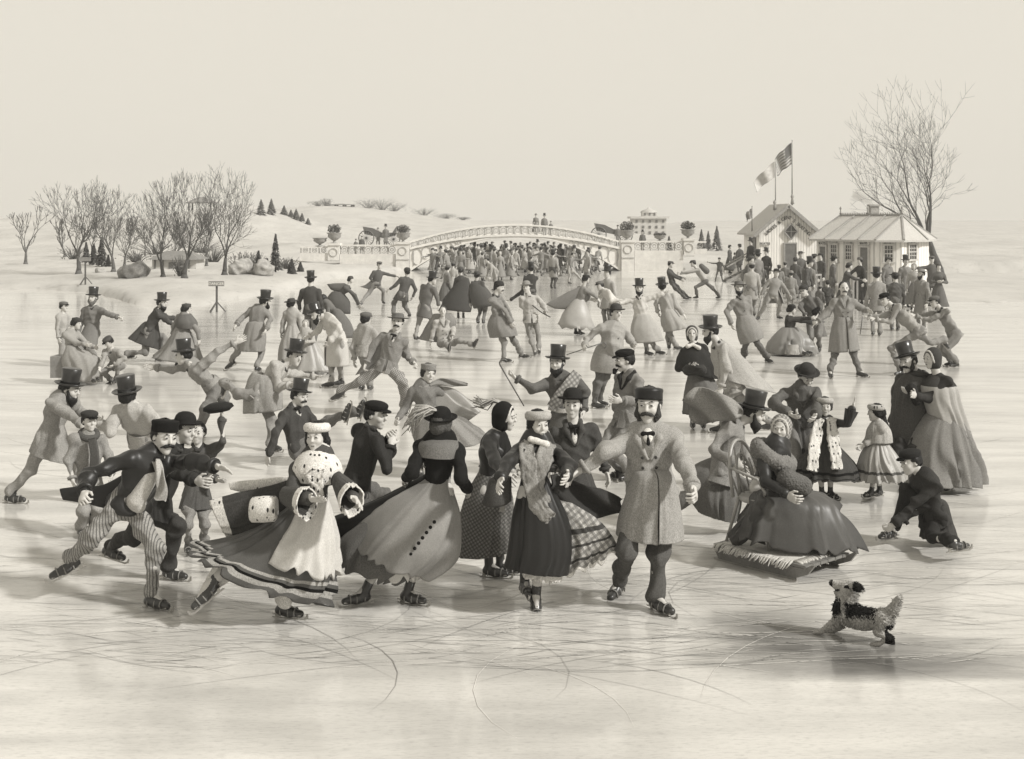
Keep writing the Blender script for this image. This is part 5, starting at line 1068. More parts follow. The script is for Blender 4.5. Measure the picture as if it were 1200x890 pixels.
# tall man
f = person('tall moustached man in long grey double breasted overcoat and dark cap', 765, 712, 1.86, yaw=-6, pel=(763, 579), nk=(759, 503), hd=(760, 474), hyaw=-14, hp=3, la=(803, 546, -1, 812, 572, -1), ra=(707, 531, -1, 682, 550, 0),
    ll=(770, 650, -1, 769, 699, G, 34), rl=(736, 644, -1, 725, 680, G, -28, 10), hat='pill', hatm='silk.04', face='mw', hair='.13', top='.40', legs='.17', shirt='.75', collar='.42', buttons=6, tw=1.12, wide=1.06, lcurl=.9, rcurl=.3)
loft(f, [(741, 556, 789, 556), (733, 580, 795, 582), (724, 606, 799, 608), (721, 626, 801, 630)], 'coat_skirt', '.40', .05, 5, 1.0, gap=(-82, 3), dy=-.07)
# man in bowler between them
f = person('young man in bowler and bow tie standing behind the hand holding couple', 676, 650, 1.60, yaw=5, pel=(675, 565), nk=(671, 496), hd=(671, 474), hyaw=-8, la=(702, 528, 0, 710, 552, 0), ra=(650, 528, 0, 646, 550, 0), hat='bowler', hatm='.07', top='.13', legs='.5', shirt='.72', collar='.14', skirt=.4)
# man pushing the sledge
f = person('bearded man in top hat and cape bending to push the chair sledge', 845, 628, 1.72, yaw=68, pel=(845, 556), nk=(862, 492, -1), hd=(883, 484), hyaw=72, hp=15, ra=(836, 527, -1, 860, 543, -1), la=(868, 528, 0, 878, 543, 0),
    ll=('l', .08, .1, 0), rl=('l', -.05, -.42, 0), hat='top', face='b', hair='.1', top='.28', legs='.24', tw=1.1, buttons=0)
loft(f, [(836, 535, 862, 545), (812, 548, 868, 572), (803, 574, 868, 594), (818, 600, 862, 612)], 'coat_skirt', '.22', .06, 5, .7, dy=.05)
ribbon(f, 'cape', [(867, 489, -.1), (851, 480, -.02), (834, 476, .1), (818, 477, .2), (807, 480, .26)], [.14, .24, .34, .38, .22], '.36', .02, wave=.05)
# ---------------------------------------------------------------- chair sledge with the seated lady
A_ = gp(836, 656); B_ = gp(942, 684); D_ = gp(992, 659); uy = nz(B_ - A_); zz = np.array([0, 0, 1.]); ux = nz(D_ - B_); ux = nz(ux - uy * (ux @ uy)); W_ = .66; L_ = 1.0
sc = A_ + ux * W_ / 2 + uy * L_ / 2
t = empty('chair_sledge', sc, 'low wooden sledge carrying a bentwood chair, fringed rug on its boards', 'sledge')
wood = plain('sledge_wood', .16, .5, .3, 5, stretch=(1, 6, 1)); mb = MB()
for i in range(6): mb.box(sc + ux * (W_ / 6 * (i - 2.5)) + zz * .135, (W_ / 6 - .008, L_, .025), (ux, uy, zz))
mb.build('platform', wood, t, False, sc)
for s in (-1, 1):
    e = sc + ux * s * (W_ / 2 - .015); pr = [(-L_ / 2, .12), (-L_ / 2 + .06, .02), (L_ / 2 - .12, .02), (L_ / 2 + .02, .08), (L_ / 2 + .09, .17), (L_ / 2 + .06, .17), (L_ / 2 - .02, .12)]
    V = [e + uy * a + zz * b + ux * w for w in (-.015, .015) for a, b in pr]; n = len(pr)
    MB().add(V, [tuple(range(n)), tuple(range(2 * n - 1, n - 1, -1))] + [(i, (i + 1) % n, n + (i + 1) % n, n + i) for i in range(n)]).build('runner', wood, t, False, sc)
    MB().beam(e - uy * L_ / 2 + zz * .010, e + uy * (L_ / 2 - .1) + zz * .010, .012, .02).build('runner_iron', 'steel', t, False, sc)
for k in (-.3, .3): MB().box(sc + uy * k * L_ + zz * .1, (W_ - .03, .05, .04), (ux, uy, zz)).build('crossbar', wood, t, False, sc)
rs = np.random.RandomState(3); mb = MB()
mb.box(sc - uy * .05 + zz * .152, (W_ * .9, L_ * .8, .012), (ux, uy, zz))
for side, cnt in ((0, 60), (1, 40)):
    for i in range(cnt):
        u = (i + rs.rand()) / cnt - .5; p = sc - ux * W_ * .46 + uy * (u * L_ * .8 - .05) if side == 0 else sc + uy * (L_ * .36) + ux * u * W_ * .9
        d = (-ux if side == 0 else uy); mb.tube([p + zz * .158, p + d * .06 + zz * .15 + uy * rs.randn() * .012, p + d * (.09 + rs.rand() * .04) + zz * (.10 + .03 * rs.rand())], [.012, .010, .004], 5)
mb.build('fur_rug', 'fur.6', t, True, sc)
chw = plain('bentwood', .3, .35, .2, 12); cc = sc - uy * .20 + zz * .15; up = zz
def cp(l, b, z): return cc + ux * l + uy * b + zz * z
MB().lathe([(0, .02), (.2, .02), (.215, .01), (.215, -.02), (.2, -.03), (0, -.03)], 24, cp(0, .0, .42), (ux, uy, zz)).build('seat', chw, t, True, sc)
for l in (-1, 1):
    MB().tube([cp(.16 * l, .17, .40), cp(.18 * l, .2, .2), cp(.2 * l, .22, 0)], [.018, .016, .014], 8).build('leg', chw, t, True, sc)
    MB().tube([cp(.15 * l, -.15, .42), cp(.18 * l, -.2, .2), cp(.21 * l, -.25, 0)], [.018, .016, .014], 8).build('leg', chw, t, True, sc)
bk = MB().tube([cp(.2 * cos(a) * 1.05, -.17 - .12 * max(0, sin(a)) , .42 + .48 * max(0, sin(a)) ** .8) for a in np.linspace(0, pi, 18)], .017, 8).build('backrest', chw, t, True, sc)
MB().tube([cp(.11 * cos(a), -.17 - .09 * sin(a), .42 + .36 * sin(a) ** .8) for a in np.linspace(0, pi, 14)], .012, 8).build('inner_hoop', chw, bk, True, sc)
for l in (-.16, -.055, .055, .16): MB().tube([cp(l * .8, -.17, .42), cp(l, -.24, .62), cp(l * 1.02, -.285, .42 + .46 * max(.1, 1 - (l / .21) ** 2) ** .5)], .009, 7).build('spindle', chw, bk, True, sc)
for l in (-1, 1): MB().tube([cp(.19 * l, -.22, .68), cp(.25 * l, -.05, .67), cp(.26 * l, .14, .64), cp(.2 * l, .18, .52), cp(.18 * l, .15, .42)], .014, 8).build('armrest', chw, t, True, sc)
# lady in the chair
g_ = HY + H0 * F / cc[1]; ps = cc + zz * .52; ppx, ppy = CX + ps[0] / ps[1] * F, HY + (H0 - ps[2]) / ps[1] * F
f = person('seated lady with checked hood, fur collar and long silk skirt riding the sledge', ppx, g_, 1.62, 'f', yaw=38, pel=(ppx, ppy), nk=(909, 527), hd=(915, 502), hyaw=-22, hp=0, ra=(897, 566, -1, 922, 580, -1), la=(930, 560, 0, 936, 574, -1),
    ll=(948, 600, -1, 958, 632, 1, 40), rl=(938, 604, -1, 945, 634, 1, 40), sit=1, hat='hood', hatm='check.5', top='silk.06', legs=None, skates=0, curl=.6)
loft(f, [(890, 566, 918, 568, 0, .8), (884, 580, 966, 580, -.16, .7), (878, 604, 984, 603, -.26, .5), (868, 627, 1000, 641, -.3, .4)], 'skirt', 'silk.15', .19, 9, .5, ruffle=.03, hang=.04)
loft(f, [(905, 582, 903, 600), (884, 594, 886, 622), (866, 610, 872, 636), (852, 626, 860, 642)], 'skirt_train', 'silk.15', .16, 4, .35, dy=-.1)
S = SDF(); c0 = f.N - f.U * .03; 
for i in range(12):
    a, b = 2 * pi * i / 12, 2 * pi * (i + 1) / 12
    S.cap(c0 + f.L * .17 * cos(a) + f.Fw * .14 * sin(a) - f.U * (.03 + .04 * sin(a)), c0 + f.L * .17 * cos(b) + f.Fw * .14 * sin(b) - f.U * (.03 + .04 * sin(b)), .07, .07, .02)
S.cap(c0 + f.Fw * .12 - f.U * .03, c0 + f.Fw * .13 - f.U * .14, .055, .045, .04); v, q = S.mesh(.009); link('fur_collar', furry(v, q, .014), q, 'fur.25', f.root, origin=f.O)
o = blob(f, 'muff', [(922, 562, -.30, 940, 570, -.26, .085, .085)], 'fur.2', fur=.014, free=('dark fur muff in the lap of the seated lady', 'muff'))
# man behind the children
f = person('man in bowler stooping over the children beside the sledge', 940, 578, 1.64, yaw=0, pel=(937, 497), nk=(939, 453, -1), hd=(945, 441), hyaw=12, hp=28, ra=(907, 472, -1, 924, 484, -1), la=(960, 474, -1, 955, 487, -1), hat='bowler', hatm='.1', top='.18', legs='.25', collar='.2', tw=1.08)
loft(f, [(922, 486, 952, 488), (918, 505, 954, 505), (914, 530, 960, 530)], 'coat_skirt', '.18', .06, 5, .7)
# girl with ermine scarf
f = person('girl in full dark dress with white spotted scarf, one hand raised', 969, 588, 1.20, 'f', yaw=-2, pel=(967, 526), nk=(967, 490), hd=(967, 476), hyaw=-10, hp=14, la=(993, 497, -1, 999, 478, -1), ra=(944, 498, -1, 936, 488, 1),
    ll=(973, 555, 0, 973, 576, G, 30), rl=(962, 555, 0, 963, 576, G, 40), hat='furcap', hatm='.5', hair='.14', top='silk.08', legs=None, tw=1.24, lcurl=.1)
loft(f, [(957, 516, 977, 516), (945, 530, 990, 530), (934, 545, 1003, 546), (930, 558, 1007, 560)], 'skirt', '.13', .12, 9, .85, bands=[(.80, .84, '.04'), (.92, .95, '.04')], ruffle=.012)
ribbon(f, 'scarf', [(960, 490, -.08), (957, 510, -.13), (954, 530, -.26), (952, 552, -.34)], [.10, .12, .12, .11], 'ermine.74', .025)
ribbon(f, 'scarf', [(974, 490, -.08), (976, 510, -.13), (979, 530, -.26), (981, 550, -.34)], [.10, .12, .12, .11], 'ermine.74', .025)
bell(f, 'l', 'silk.07', None, -.1, .85, .05, .09, .0)
# girl in pale dress
f = person('small girl in pale frilled dress and spotted round hat, turned left', 1025, 588, 1.12, 'f', yaw=-80, pel=(1028, 528), nk=(1029, 495), hd=(1026, 483), hyaw=-95, la=(1018, 512, 1, 1012, 520, 0), ra=(1027, 514, -1, 1014, 521, 0),
    ll=(1020, 555, 0, 1021, 575, G, -60), rl=(1030, 555, 0, 1031, 574, G, -60), hat='furcap', hatm='ermine.5', hair='.07', top='.5', legs=None, tw=1.24)
blob(f, 'long_hair', [(1030, 484, .02, 1035, 500, .02, .06, .05), (1035, 500, .02, 1037, 512, 0, .05, .03)], '.07', fur=.012)
loft(f, [(1020, 514, 1038, 516), (1011, 530, 1050, 532), (1005, 548, 1060, 548), (1001, 562, 1064, 560)], 'skirt', 'silk.45', .13, 10, .85, bands=[(.78, .82, '.16')], ruffle=.012)
loft(f, [(1022, 494, 1037, 494), (1016, 504, 1044, 505), (1014, 518, 1046, 518)], 'shoulder_cape', '.5', .05, 6, .85)
# boy fastening his skate
f = person('boy in cap crouching to fasten his skate at the right edge', 1060, 640, 1.50, yaw=-66, pel=(1094, 606), nk=(1082, 558), hd=(1067, 541), hyaw=-72, hp=22, ra=(1083, 592, -1, 1056, 612, -1), la=(1072, 590, 1, 1048, 614, 0),
    ll=(1064, 575, -1, 1045, 620, -1, -62), rl=(1092, 630, -1, 1118, 634, -1, 110), hat='flat', hatm='.07', top='.10', legs='.08', tw=1.12, curl=.9)
loft(f, [(1080, 590, 1110, 590), (1080, 610, 1116, 612), (1078, 630, 1122, 632)], 'coat_skirt', '.12', .10, 5, .6)
# couple at the right
f = person('man in tilted top hat and long dark cloak stooping at the right', 1068, 570, 1.66, yaw=-30, pel=(1068, 494), nk=(1075, 438), hd=(1064, 423), hyaw=-48, hp=16, hat='top', hatt=14, face='mw', hair='.1', top='.15', legs='.1', tw=1.12)
loft(f, [(1064, 434, 1084, 434), (1051, 450, 1098, 450), (1043, 486, 1096, 486), (1040, 534, 1092, 536)], 'cloak', '.15', .06, 5, .62, gap=(-60, 4))
MB().tube([f.N + f.L * .1 * cos(a) + f.Fw * .09 * sin(a) + f.U * .0 for a in np.linspace(0, 2 * pi, 16)], .035, 8, False).build('cloak_collar', '.12', f.root, True, f.O)
f = person('lady in dark bonnet and fringed pale shawl at the right edge', 1104, 574, 1.60, 'f', yaw=-58, pel=(1106, 498), nk=(1098, 438), hd=(1092, 420), hyaw=-68, ra=(1090, 468, -1, 1074, 464, -1), la=(1085, 466, 1, 1070, 462, 0), hat='bonnet', hatm='.12', top='.1', legs=None)
loft(f, [(1092, 478, 1120, 480), (1072, 505, 1134, 508), (1060, 535, 1144, 538), (1052, 562, 1150, 566)], 'skirt', '.26', .12, 9, .8)
loft(f, [(1090, 440, 1108, 440), (1080, 452, 1120, 452), (1082, 470, 1126, 478), (1092, 500, 1136, 512)], 'shawl', 'silk.5', .10, 6, .8, bands=[(0, .32, '.12'), (.9, 1.01, 'hatch.5')], ruffle=.02)
blob(f, 'fur_cuff', [(1068, 456, -.1, 1074, 470, -.12, .06, .05)], 'fur.08', fur=.012)
# ---------------------------------------------------------------- dog
gd = 757; Yd = gY(gd); dB = pt(1008, gd, Yd); fd_ = Fig(); fd_.Y0 = Yd; fd_.O = dB; fd_.r1 = .008; fd_.seed = 5; fd_.hero = fd_.mid = True; fd_.px = .006
t = empty('dog', dB, 'small shaggy dog with dark back leaping and barking upwards on the ice', 'dog'); fd_.root = t
q = lambda x, y, d=0: pt(x, y, Yd + d + (1042 - x) / 78 * .27); S = SDF()
S.cap(q(991, 718), q(1012, 726), .086, .07, .04).cap(q(1012, 726), q(1034, 726), .07, .072, .04).cap(q(990, 714), q(992, 700), .082, .07, .03)
S.ell(q(994, 692), np.eye(3), (.072, .06, .062), .02).cap(q(990, 690), q(982, 686.5), .046, .034, .02).cap(q(982, 686.5), q(975.5, 683.5), .032, .023, .012).cap(q(990, 697), q(979, 694.5), .03, .013, .012)
for s in (-1, 1):
    S.cap(q(999, 687, .045 * s), q(1005, 688, .07 * s), .024, .018, .01).cap(q(1005, 688, .07 * s), q(1010, 693, .075 * s), .018, .006, .01)
    S.cap(q(986, 722, .045 * s), q(977 + 6 * s, 735, .05 * s), .036, .024, .02).cap(q(977 + 6 * s, 735, .05 * s), q(968 + 6 * s, 740.5, .05 * s), .022, .016, .015).cap(q(968 + 6 * s, 740.5, .05 * s), q(961 + 6 * s, 741.5, .05 * s), .019, .015, .01)
for s, kx, hx, fx in ((-1, 1033, 1043, 1024), (1, 1037, 1047, 1040)):
    S.cap(q(1034, 727, .04 * s), q(kx - 4, 741, .05 * s), .055, .032, .03).cap(q(kx - 4, 741, .05 * s), q(hx - 2, 748, .05 * s), .028, .018, .015)
    S.cap(q(hx - 2, 748, .05 * s), q(fx + 6, 755, .05 * s), .017, .014, .012).cap(q(fx + 6, 755, .05 * s), q(fx - 2, 755.5, .05 * s), .018, .014, .01)
S.cap(q(1036, 722), q(1045, 716), .026, .034, .02).cap(q(1045, 716), q(1053, 701), .038, .018, .02)
v, qd = S.mesh(.0058); v = furry(v, qd, .008, 4)
fc = v[qd].mean(1); X = CX + fc[:, 0] / fc[:, 1] * F; Yp = HY + (H0 - fc[:, 2]) / fc[:, 1] * F; rr = np.random.RandomState(1).randn(len(fc)) * 2
dark = ((X + rr > 990) & (X + rr < 1024) & (Yp + rr < 724) & (Yp + rr > 708)) | ((X > 1037) & (Yp + rr > 734)) | ((X < 985) & (Yp + rr > 702) & (Yp + rr < 722) & (X > 968)) | ((Yp + rr * .3 < 692) & (X + rr * .3 > 999)) | ((X < 975.6) & (Yp < 688)) | ((abs(X - 992 + rr * .2) < 3) & (Yp < 690) & (Yp > 686)) | ((X < 984) & (Yp > 690.5) & (Yp < 693))
body_o = link('body', v, qd, ['fur.5', 'fur.045'], t, origin=dB, mi=dark.astype(int))
def tufts(name, pts, mat, n, L, seed, up=0.0):
    r = np.random.RandomState(seed); V = []; Fc = []
    for i in range(n):
        k = r.randint(len(pts)); p = v[pts[k]]; nn = nrm_[pts[k]]; d = nz(nn * .55 + np.array([.75, 0, -.4 + up]) + r.randn(3) * .25) * L * (.6 + .7 * r.rand()); s_ = nz(np.cross(d, r.randn(3))) * .0045; b = len(V)
        V += [p - s_ - nn * .005, p + s_ - nn * .005, p + d * .6 + s_ * .6, p + d]; Fc += [(b, b + 1, b + 2), (b, b + 2, b + 3)]
    link(name, V, Fc, mat, t, True, None, dB)
nrm_ = vnormals(v, qd); vx = CX + v[:, 0] / v[:, 1] * F; vy = HY + (H0 - v[:, 2]) / v[:, 1] * F
dk = np.zeros(len(v), bool); dk[qd[dark].ravel()] = True; lg = (vy > 737) | ((vx < 990) & (vy < 697))
tufts('dark_fur', np.where(dk & ~lg)[0], 'fur.04', 2600, .024, 1); tufts('pale_fur', np.where(~dk & ~lg)[0], 'fur.5', 4200, .022, 2)
for s in (-1, 1): link('eye', *SDF().cap(q(988, 686.5, .036 * s), q(988.5, 686.5, .038 * s), .009).mesh(.003), 'leather', t, origin=dB)
link('nose', *SDF().cap(q(974, 682.5, -.008), q(974, 682.5, .008), .014).mesh(.004), 'leather', t, origin=dB)
# ---------------------------------------------------------------- middle distance
person('man in battered top hat fallen on the ice with his skates kicked up', 345, 545, 1.66, yaw=48, pel=(352, 524), nk=(343, 477), hd=(351, 464), hyaw=60, ra=(324, 508, -1, 315, 532, 0), la=(368, 500, 0, 372, 520, -1),
    ll=(386, 492, -1, 417, 482, -1, 60, -70), rl=(378, 500, -1, 402, 486, -1, 50, -70), hat='top', hatt=-8, face='m', top='.13', legs='.22', shirt='.6', tw=1.1, sit=1)
f = person('man in top hat and pale skirted coat stooping with both hands reaching forward', 318, 528, 1.70, yaw=62, pel=(303, 462), nk=(333, 427, -1), hd=(346, 417), hyaw=48, hp=5, la=(352, 440, 1, 369, 441, 0), ra=(326, 455, -1, 341, 452, -1),
    ll=(318, 492, -1, 318, 519, G, 55), rl=(279, 462, 0, 262, 447, 1, 230, 60), hat='top', top='.52', legs='.33')
loft(f, [(297, 436, 326, 442), (287, 456, 331, 462), (285, 484, 331, 480)], 'coat_skirt', '.4', .15, 6, .7)
f = person('skater in top hat gliding left with both arms stretched wide', 236, 514, 1.70, yaw=-72, pel=(250, 453), nk=(222, 426, -1), hd=(215, 416), hyaw=-85, hp=0, ra=(200, 434, 1, 183, 431, 0), la=(255, 413, 1, 276, 402, 1),
    ll=(240, 480, -1, 234, 504, G, -70), rl=(262, 470, 0, 262, 448, 1, 90, 70), hat='top', top='.36', legs='.24', lcurl=.1, rcurl=.1)
f = person('man in tall top hat and long coat seen from behind, one foot lifted', 296, 436, 1.72, yaw=168, pel=(299, 388), nk=(304, 361), hd=(311, 353), hyaw=120, la=(285, 371, 0, 277, 381, -1), ra=(317, 374, 0, 312, 386, -1),
    ll=(280, 408, 0, 271, 423, 1, -60, 30), rl=('l', -.02, 0, 0), hat='top', face='b', top='.28', legs='.33')
loft(f, [(289, 380, 310, 380), (284, 396, 312, 396), (280, 411, 310, 412)], 'coat_skirt', '.34', .08, 5, .8)
f = person('bearded man in top hat and flying dark coat skating beside a lady', 180, 425, 1.72, yaw=115, pel=(174, 387), nk=(187, 362), hd=(190, 355), hyaw=70, ra=(199, 378, -1, 207, 384, -1), la=('l', .2, .6, -.5, 0, 1, -.2), ll=('l', .03, .12, 0), rl=('l', -.02, -.28, .06), hat='top', face='b', top='.15', legs='.3')
loft(f, [(168, 378, 186, 384), (158, 388, 188, 398), (150, 396, 188, 410)], 'coat_skirt', '.15', .12, 5, .55)
f = person('lady in cap and caped coat skating away beside the top hatted man', 212, 431, 1.58, 'f', yaw=150, pel=(211, 391), nk=(217, 369), hd=(219, 362), hyaw=110, ra=(232, 388, 0, 233, 398, 0), la=(204, 383, 0, 202, 392, 0), hat='pill', hatm='.15', top='.3', legs=None)
loft(f, [(205, 385, 222, 386), (194, 402, 230, 404), (178, 418, 236, 426)], 'skirt', '.33', .12, 7, .8)
loft(f, [(211, 368, 224, 368), (206, 376, 231, 378), (207, 384, 230, 386)], 'cape', '.2', .06, 4, .9)
f = person('long bearded man in top hat and buttoned coat pointing to the right', 107, 428, 1.74, yaw=-8, nk=(109, 359), pel=(108, 388), hd=(109, 349), hyaw=-10, la=(126, 368, -1, 139, 372, -1), ra=('l', -.3, .1, -1, 0, .4, -1), hat='top', face='bw', hair='grey_hair', top='.24', legs='.28', skirt=.75, buttons=3, lcurl=1.2)
f = person('seated woman in cap and pale dress watching the boy at her feet', 88, 450, 1.55, 'f', yaw=60, pel=(84, 414), nk=(83, 387), hd=(90, 379), hyaw=75, ra=(90, 402, -1, 100, 404, -1), la=('l', .2, .5, -.6, 0, 1, -.2), ll=(108, 420, 0, 110, 440, -1, 50), rl=(104, 422, -1, 106, 442, -1, 50), sit=1, hat='pill', hatm='.12', top='.4', legs=None)
loft(f, [(77, 408, 95, 409), (72, 425, 116, 420), (80, 444, 120, 448)], 'skirt', '.4', .1, 6, .6, dy=-.1)
MB().box(f.P - np.array([0.05, -.05, .25]), (.6, .4, .4)).build('wooden_box', plain('bench_wood', .2), None)
tag(bpy.data.objects['wooden_box'], 'low wooden box the seated woman in the pale dress sits on', 'box')
person('kneeling boy in cap bent over a skate at the left', 133, 449, 1.35, yaw=-20, pel=(138, 427), nk=(130, 409, -1), hd=(127, 401, -1), hyaw=-40, hp=35, la=(146, 420, -1, 133, 428, -1), ra=(122, 420, -1, 118, 430, -1), ll=(138, 430, -1, 136, 444, 1, -10), rl=(120, 436, -1, 132, 446, 1, -30), hat='flat', hatm='.15', top='.42', legs='.3', skates=1)
person('boy in pale jacket at the far left edge behind the seated woman', 74, 430, 1.35, yaw=70, hat='flat', hatm='.2', top='.5', legs='.4')
# the group by the stooping gentleman
f = person('gentleman in top hat and pale overcoat bending towards a girl', 394, 453, 1.70, yaw=-52, pel=(395, 398), nk=(384, 371, -1), hd=(371, 369), hyaw=-52, hp=12, la=(398, 387, -1, 387, 400, -1), ra=(372, 388, 0, 362, 394, 0), ll=(398, 425, 0, 400, 445, G, -60), rl=(389, 425, 0, 388, 447, G, -60), hat='top', hatt=12, face='b', top='.6', legs='.45')
loft(f, [(386, 388, 404, 390), (380, 405, 408, 408), (380, 429, 409, 429)], 'coat_skirt', 'silk.6', .06, 5, .7, gap=(200, 40))
f = person('lady in feathered hat and pale hooded coat behind the girl', 338, 430, 1.58, 'f', yaw=170, nk=(343, 364), pel=(342, 387), hd=(342, 356), hyaw=140, hat='wide', hatm='.13', top='.52', legs=None, la=(332, 378, 0, 330, 390, 0))
loft(f, [(336, 382, 350, 382), (328, 402, 358, 402), (325, 424, 362, 424)], 'skirt', '.5', .1, 6, .8)
f = person('girl in hooded shawl holding a bundle before the stooping gentleman', 362, 438, 1.25, 'f', yaw=5, nk=(358, 388), pel=(361, 404), hd=(358, 380), hat='bonnet', hatm='.3', top='.5', legs=None, la=('l', .2, .5, -.6, -.6, .8, .1), ra=('l', -.2, .5, -.6, .6, .8, .1))
loft(f, [(354, 400, 370, 400), (346, 415, 380, 415), (338, 434, 392, 434)], 'skirt', 'silk.42', .13, 7, .7)
f = person('stooping woman with bun and striped skirt behind the gentleman', 396, 402, 1.55, 'f', yaw=-75, pel=(394, 368), nk=(382, 355, 0), hd=(378, 350), top='.22', legs=None)
loft(f, [(387, 362, 400, 364), (386, 376, 412, 380), (384, 394, 416, 396)], 'skirt', 'stripe.24', .1, 7, .8)
person('man in top hat seen from behind in round dark jacket', 364, 405, 1.72, yaw=172, hat='top', top='.14', legs='.22', la=('l', .4, .1, -1, .1, .6, -.6), wide=1.12, skirt=.3)
f = person('man in round hat and checked trousers striding with hands held low', 458, 488, 1.72, yaw=-5, pel=(453, 430), nk=(463, 391), hd=(466, 377), hyaw=-8, ra=(436, 408, 0, 429, 426, -1), la=(476, 416, 1, 485, 425, -1), ll=(473, 449, -1, 473, 477, G, 20), rl=(424, 446, 0, 398, 459, 1, -110, 20),
    hat='wide', hatm='.2', face='m', top='.3', legs='check.5', shirt='.6', collar='.3', lcurl=1, rcurl=1)
loft(f, [(438, 400, 468, 395), (430, 418, 460, 420), (416, 440, 436, 432)], 'coat_tail', '.27', .1, 4, .5, dy=.1)
person('man in pale short cape and cap seen from behind', 430, 458, 1.62, yaw=168, nk=(428, 385), pel=(428, 412), hd=(429, 374), hyaw=150, hat='flat', hatm='.2', top='.45', legs='.28')
f = person('young lady in round cap with cape blown out to the right', 505, 560, 1.56, 'f', yaw=12, pel=(500, 492), nk=(496, 450), hd=(502, 437), hyaw=28, ra=(474, 480, 0, 466, 491, -1), la=(530, 470, 1, 536, 490, 1), hat='pill', hatm='.3', top='.24', legs=None, hair='.12', rcurl=1.3, tw=1.08)
loft(f, [(486, 480, 512, 478), (484, 505, 545, 492), (492, 530, 575, 515)], 'skirt', '.33', .13, 6, .6)
loft(f, [(492, 456, 508, 452), (500, 484, 528, 455), (516, 498, 545, 466), (548, 494, 563, 483)], 'cape', 'silk.42', .2, 4, .24, dy=.06, closed=True)
neck_scarf(f, '.3')
ribbon(f, 'scarf_end', [(504, 453, -.06), (516, 448, 0), (530, 449, .02), (548, 451, .02)], [.05, .09, .09, .03], '.3', .02, wave=.015)
# left and middle distance skaters
f = person('man with cap lunging, arm held out, beside the left shore', 440, 357, 1.66, yaw=18, pel=(441, 334), hyaw=20, nk=(444, 317), la=(455, 322, 0, 464, 324, 0), ra=(434, 326, 0, 438, 333, -1), ll=(449, 341, 0, 449, 353, G, 30), rl=(432, 344, 0, 423, 355, G, -60), hat='flat', hatm='.2', top='.18', legs='.3')
loft(f, [(436, 328, 447, 329), (428, 334, 442, 337), (422, 336, 436, 340)], 'coat_tail', '.2', .1, 4, .5)
f = person('man in long dark coat leaning back with one hand held out', 470, 372, 1.72, yaw=205, pel=(472, 345), nk=(477, 325), hd=(477, 319), la=(463, 335, 0, 457, 339, 0), ra=(487, 340, 0, 484, 348, 0), ll=('l', .16, .05, 0), rl=('l', -.12, -.05, 0), hat='round', hatm='.12', top='.17', legs='.22', skirt=.6)
f = person('woman in round dark skirt bending low near the left shore', 400, 372, 1.55, 'f', yaw=70, pel=(396, 347), nk=(408, 336, 0), hd=(411, 328), ra=(416, 346, 0, 421, 357, 0), la=(414, 346, 0, 420, 358, 0), hat='round', hatm='.15', top='.18', legs=None)
loft(f, [(389, 342, 403, 344), (382, 353, 410, 354), (386, 366, 411, 368)], 'skirt', '.17', .1, 6, .8)
loft(f, [(404, 332, 412, 338), (394, 332, 404, 344), (383, 333, 388, 340)], 'cape', '.2', .2, 4, .22, closed=True)
f = person('man in tall hat and long coat walking away beside the fallen skater', 494, 398, 1.70, yaw=150, pel=(497, 361), nk=(503, 334), hd=(507, 328), hyaw=90, ra=(512, 348, 0, 514, 358, 0), ll=(490, 380, 0, 487, 394, G, 150), rl=('l', -.06, .02, 0), hat='top', top='.22', legs='.36', skirt=.6)
f = person('skater in pale double breasted coat sitting fallen on the ice', 524, 412, 1.62, yaw=20, pel=(520, 401), nk=(519, 374), hd=(519, 365), hyaw=5, la=(531, 385, 0, 530, 395, -1), ra=(508, 388, 0, 505, 401, 0), ll=(538, 400, -1, 554, 403, -1, 50, -60), rl=(524, 404, -1, 526, 408, -1, 10, -60), sit=1, top='.55', legs='.36', collar='.4', buttons=5, hair='.15')
loft(f, [(508, 368, 530, 368), (500, 382, 534, 380), (492, 398, 520, 402)], 'cape', '.3', .1, 5, .5, dy=.12)
f = person('cloaked woman seen from behind in a long dark cape', 540, 374, 1.6, 'f', yaw=175, hat='round', hatm='.15', top='.14', legs=None)
loft(f, [(540, 326, 549, 326), (531, 336, 552, 336), (520, 352, 554, 354), (516, 362, 552, 366)], 'cape', '.14', .1, 6, .7)
f = person('man in dark cloak leaning away from the cloaked woman', 566, 380, 1.66, yaw=165, lean=(0, 8), pel=(563, 350), nk=(558, 330), hd=(559, 323), hat='wide', hatm='.15', top='.16', legs='.22')
loft(f, [(552, 330, 564, 330), (550, 345, 576, 345), (555, 362, 580, 358)], 'cloak', '.17', .08, 5, .6)
f = person('moustached man in cap and long coat leaning back on his heels', 596, 424, 1.70, yaw=55, pel=(586, 380), nk=(580, 346), hd=(585, 337), hyaw=65, ra=(592, 364, 0, 598, 378, -1), la=(594, 362, 1, 600, 378, 0), ll=(603, 400, 0, 611, 414, G, 75), rl=(591, 402, 0, 590, 419, G, 75), hat='round', hatm='.1', face='m', top='.27', legs='.3')
loft(f, [(575, 370, 597, 372), (571, 382, 604, 384), (574, 396, 607, 393)], 'coat_skirt', '.27', .08, 5, .7)
f = person('young skater in bowler and pale jacket holding a rope', 627, 414, 1.66, yaw=8, pel=(622, 374), nk=(620, 345), hd=(617, 337), hyaw=-15, la=(637, 358, 0, 640, 367, -1), ra=(611, 358, 0, 624, 366, -1), ll=(631, 393, 0, 631, 409, G, 10), rl=(621, 393, 0, 627, 411, G, 0), hat='bowler', hatm='.35', top='.55', legs='.36')
tube(f, 'rope', [(624, 358, -.3), (634, 366, -.35), (645, 372, -.35)], .012, '.1', free=('dark rope held by the young skater in the pale jacket', 'rope'))
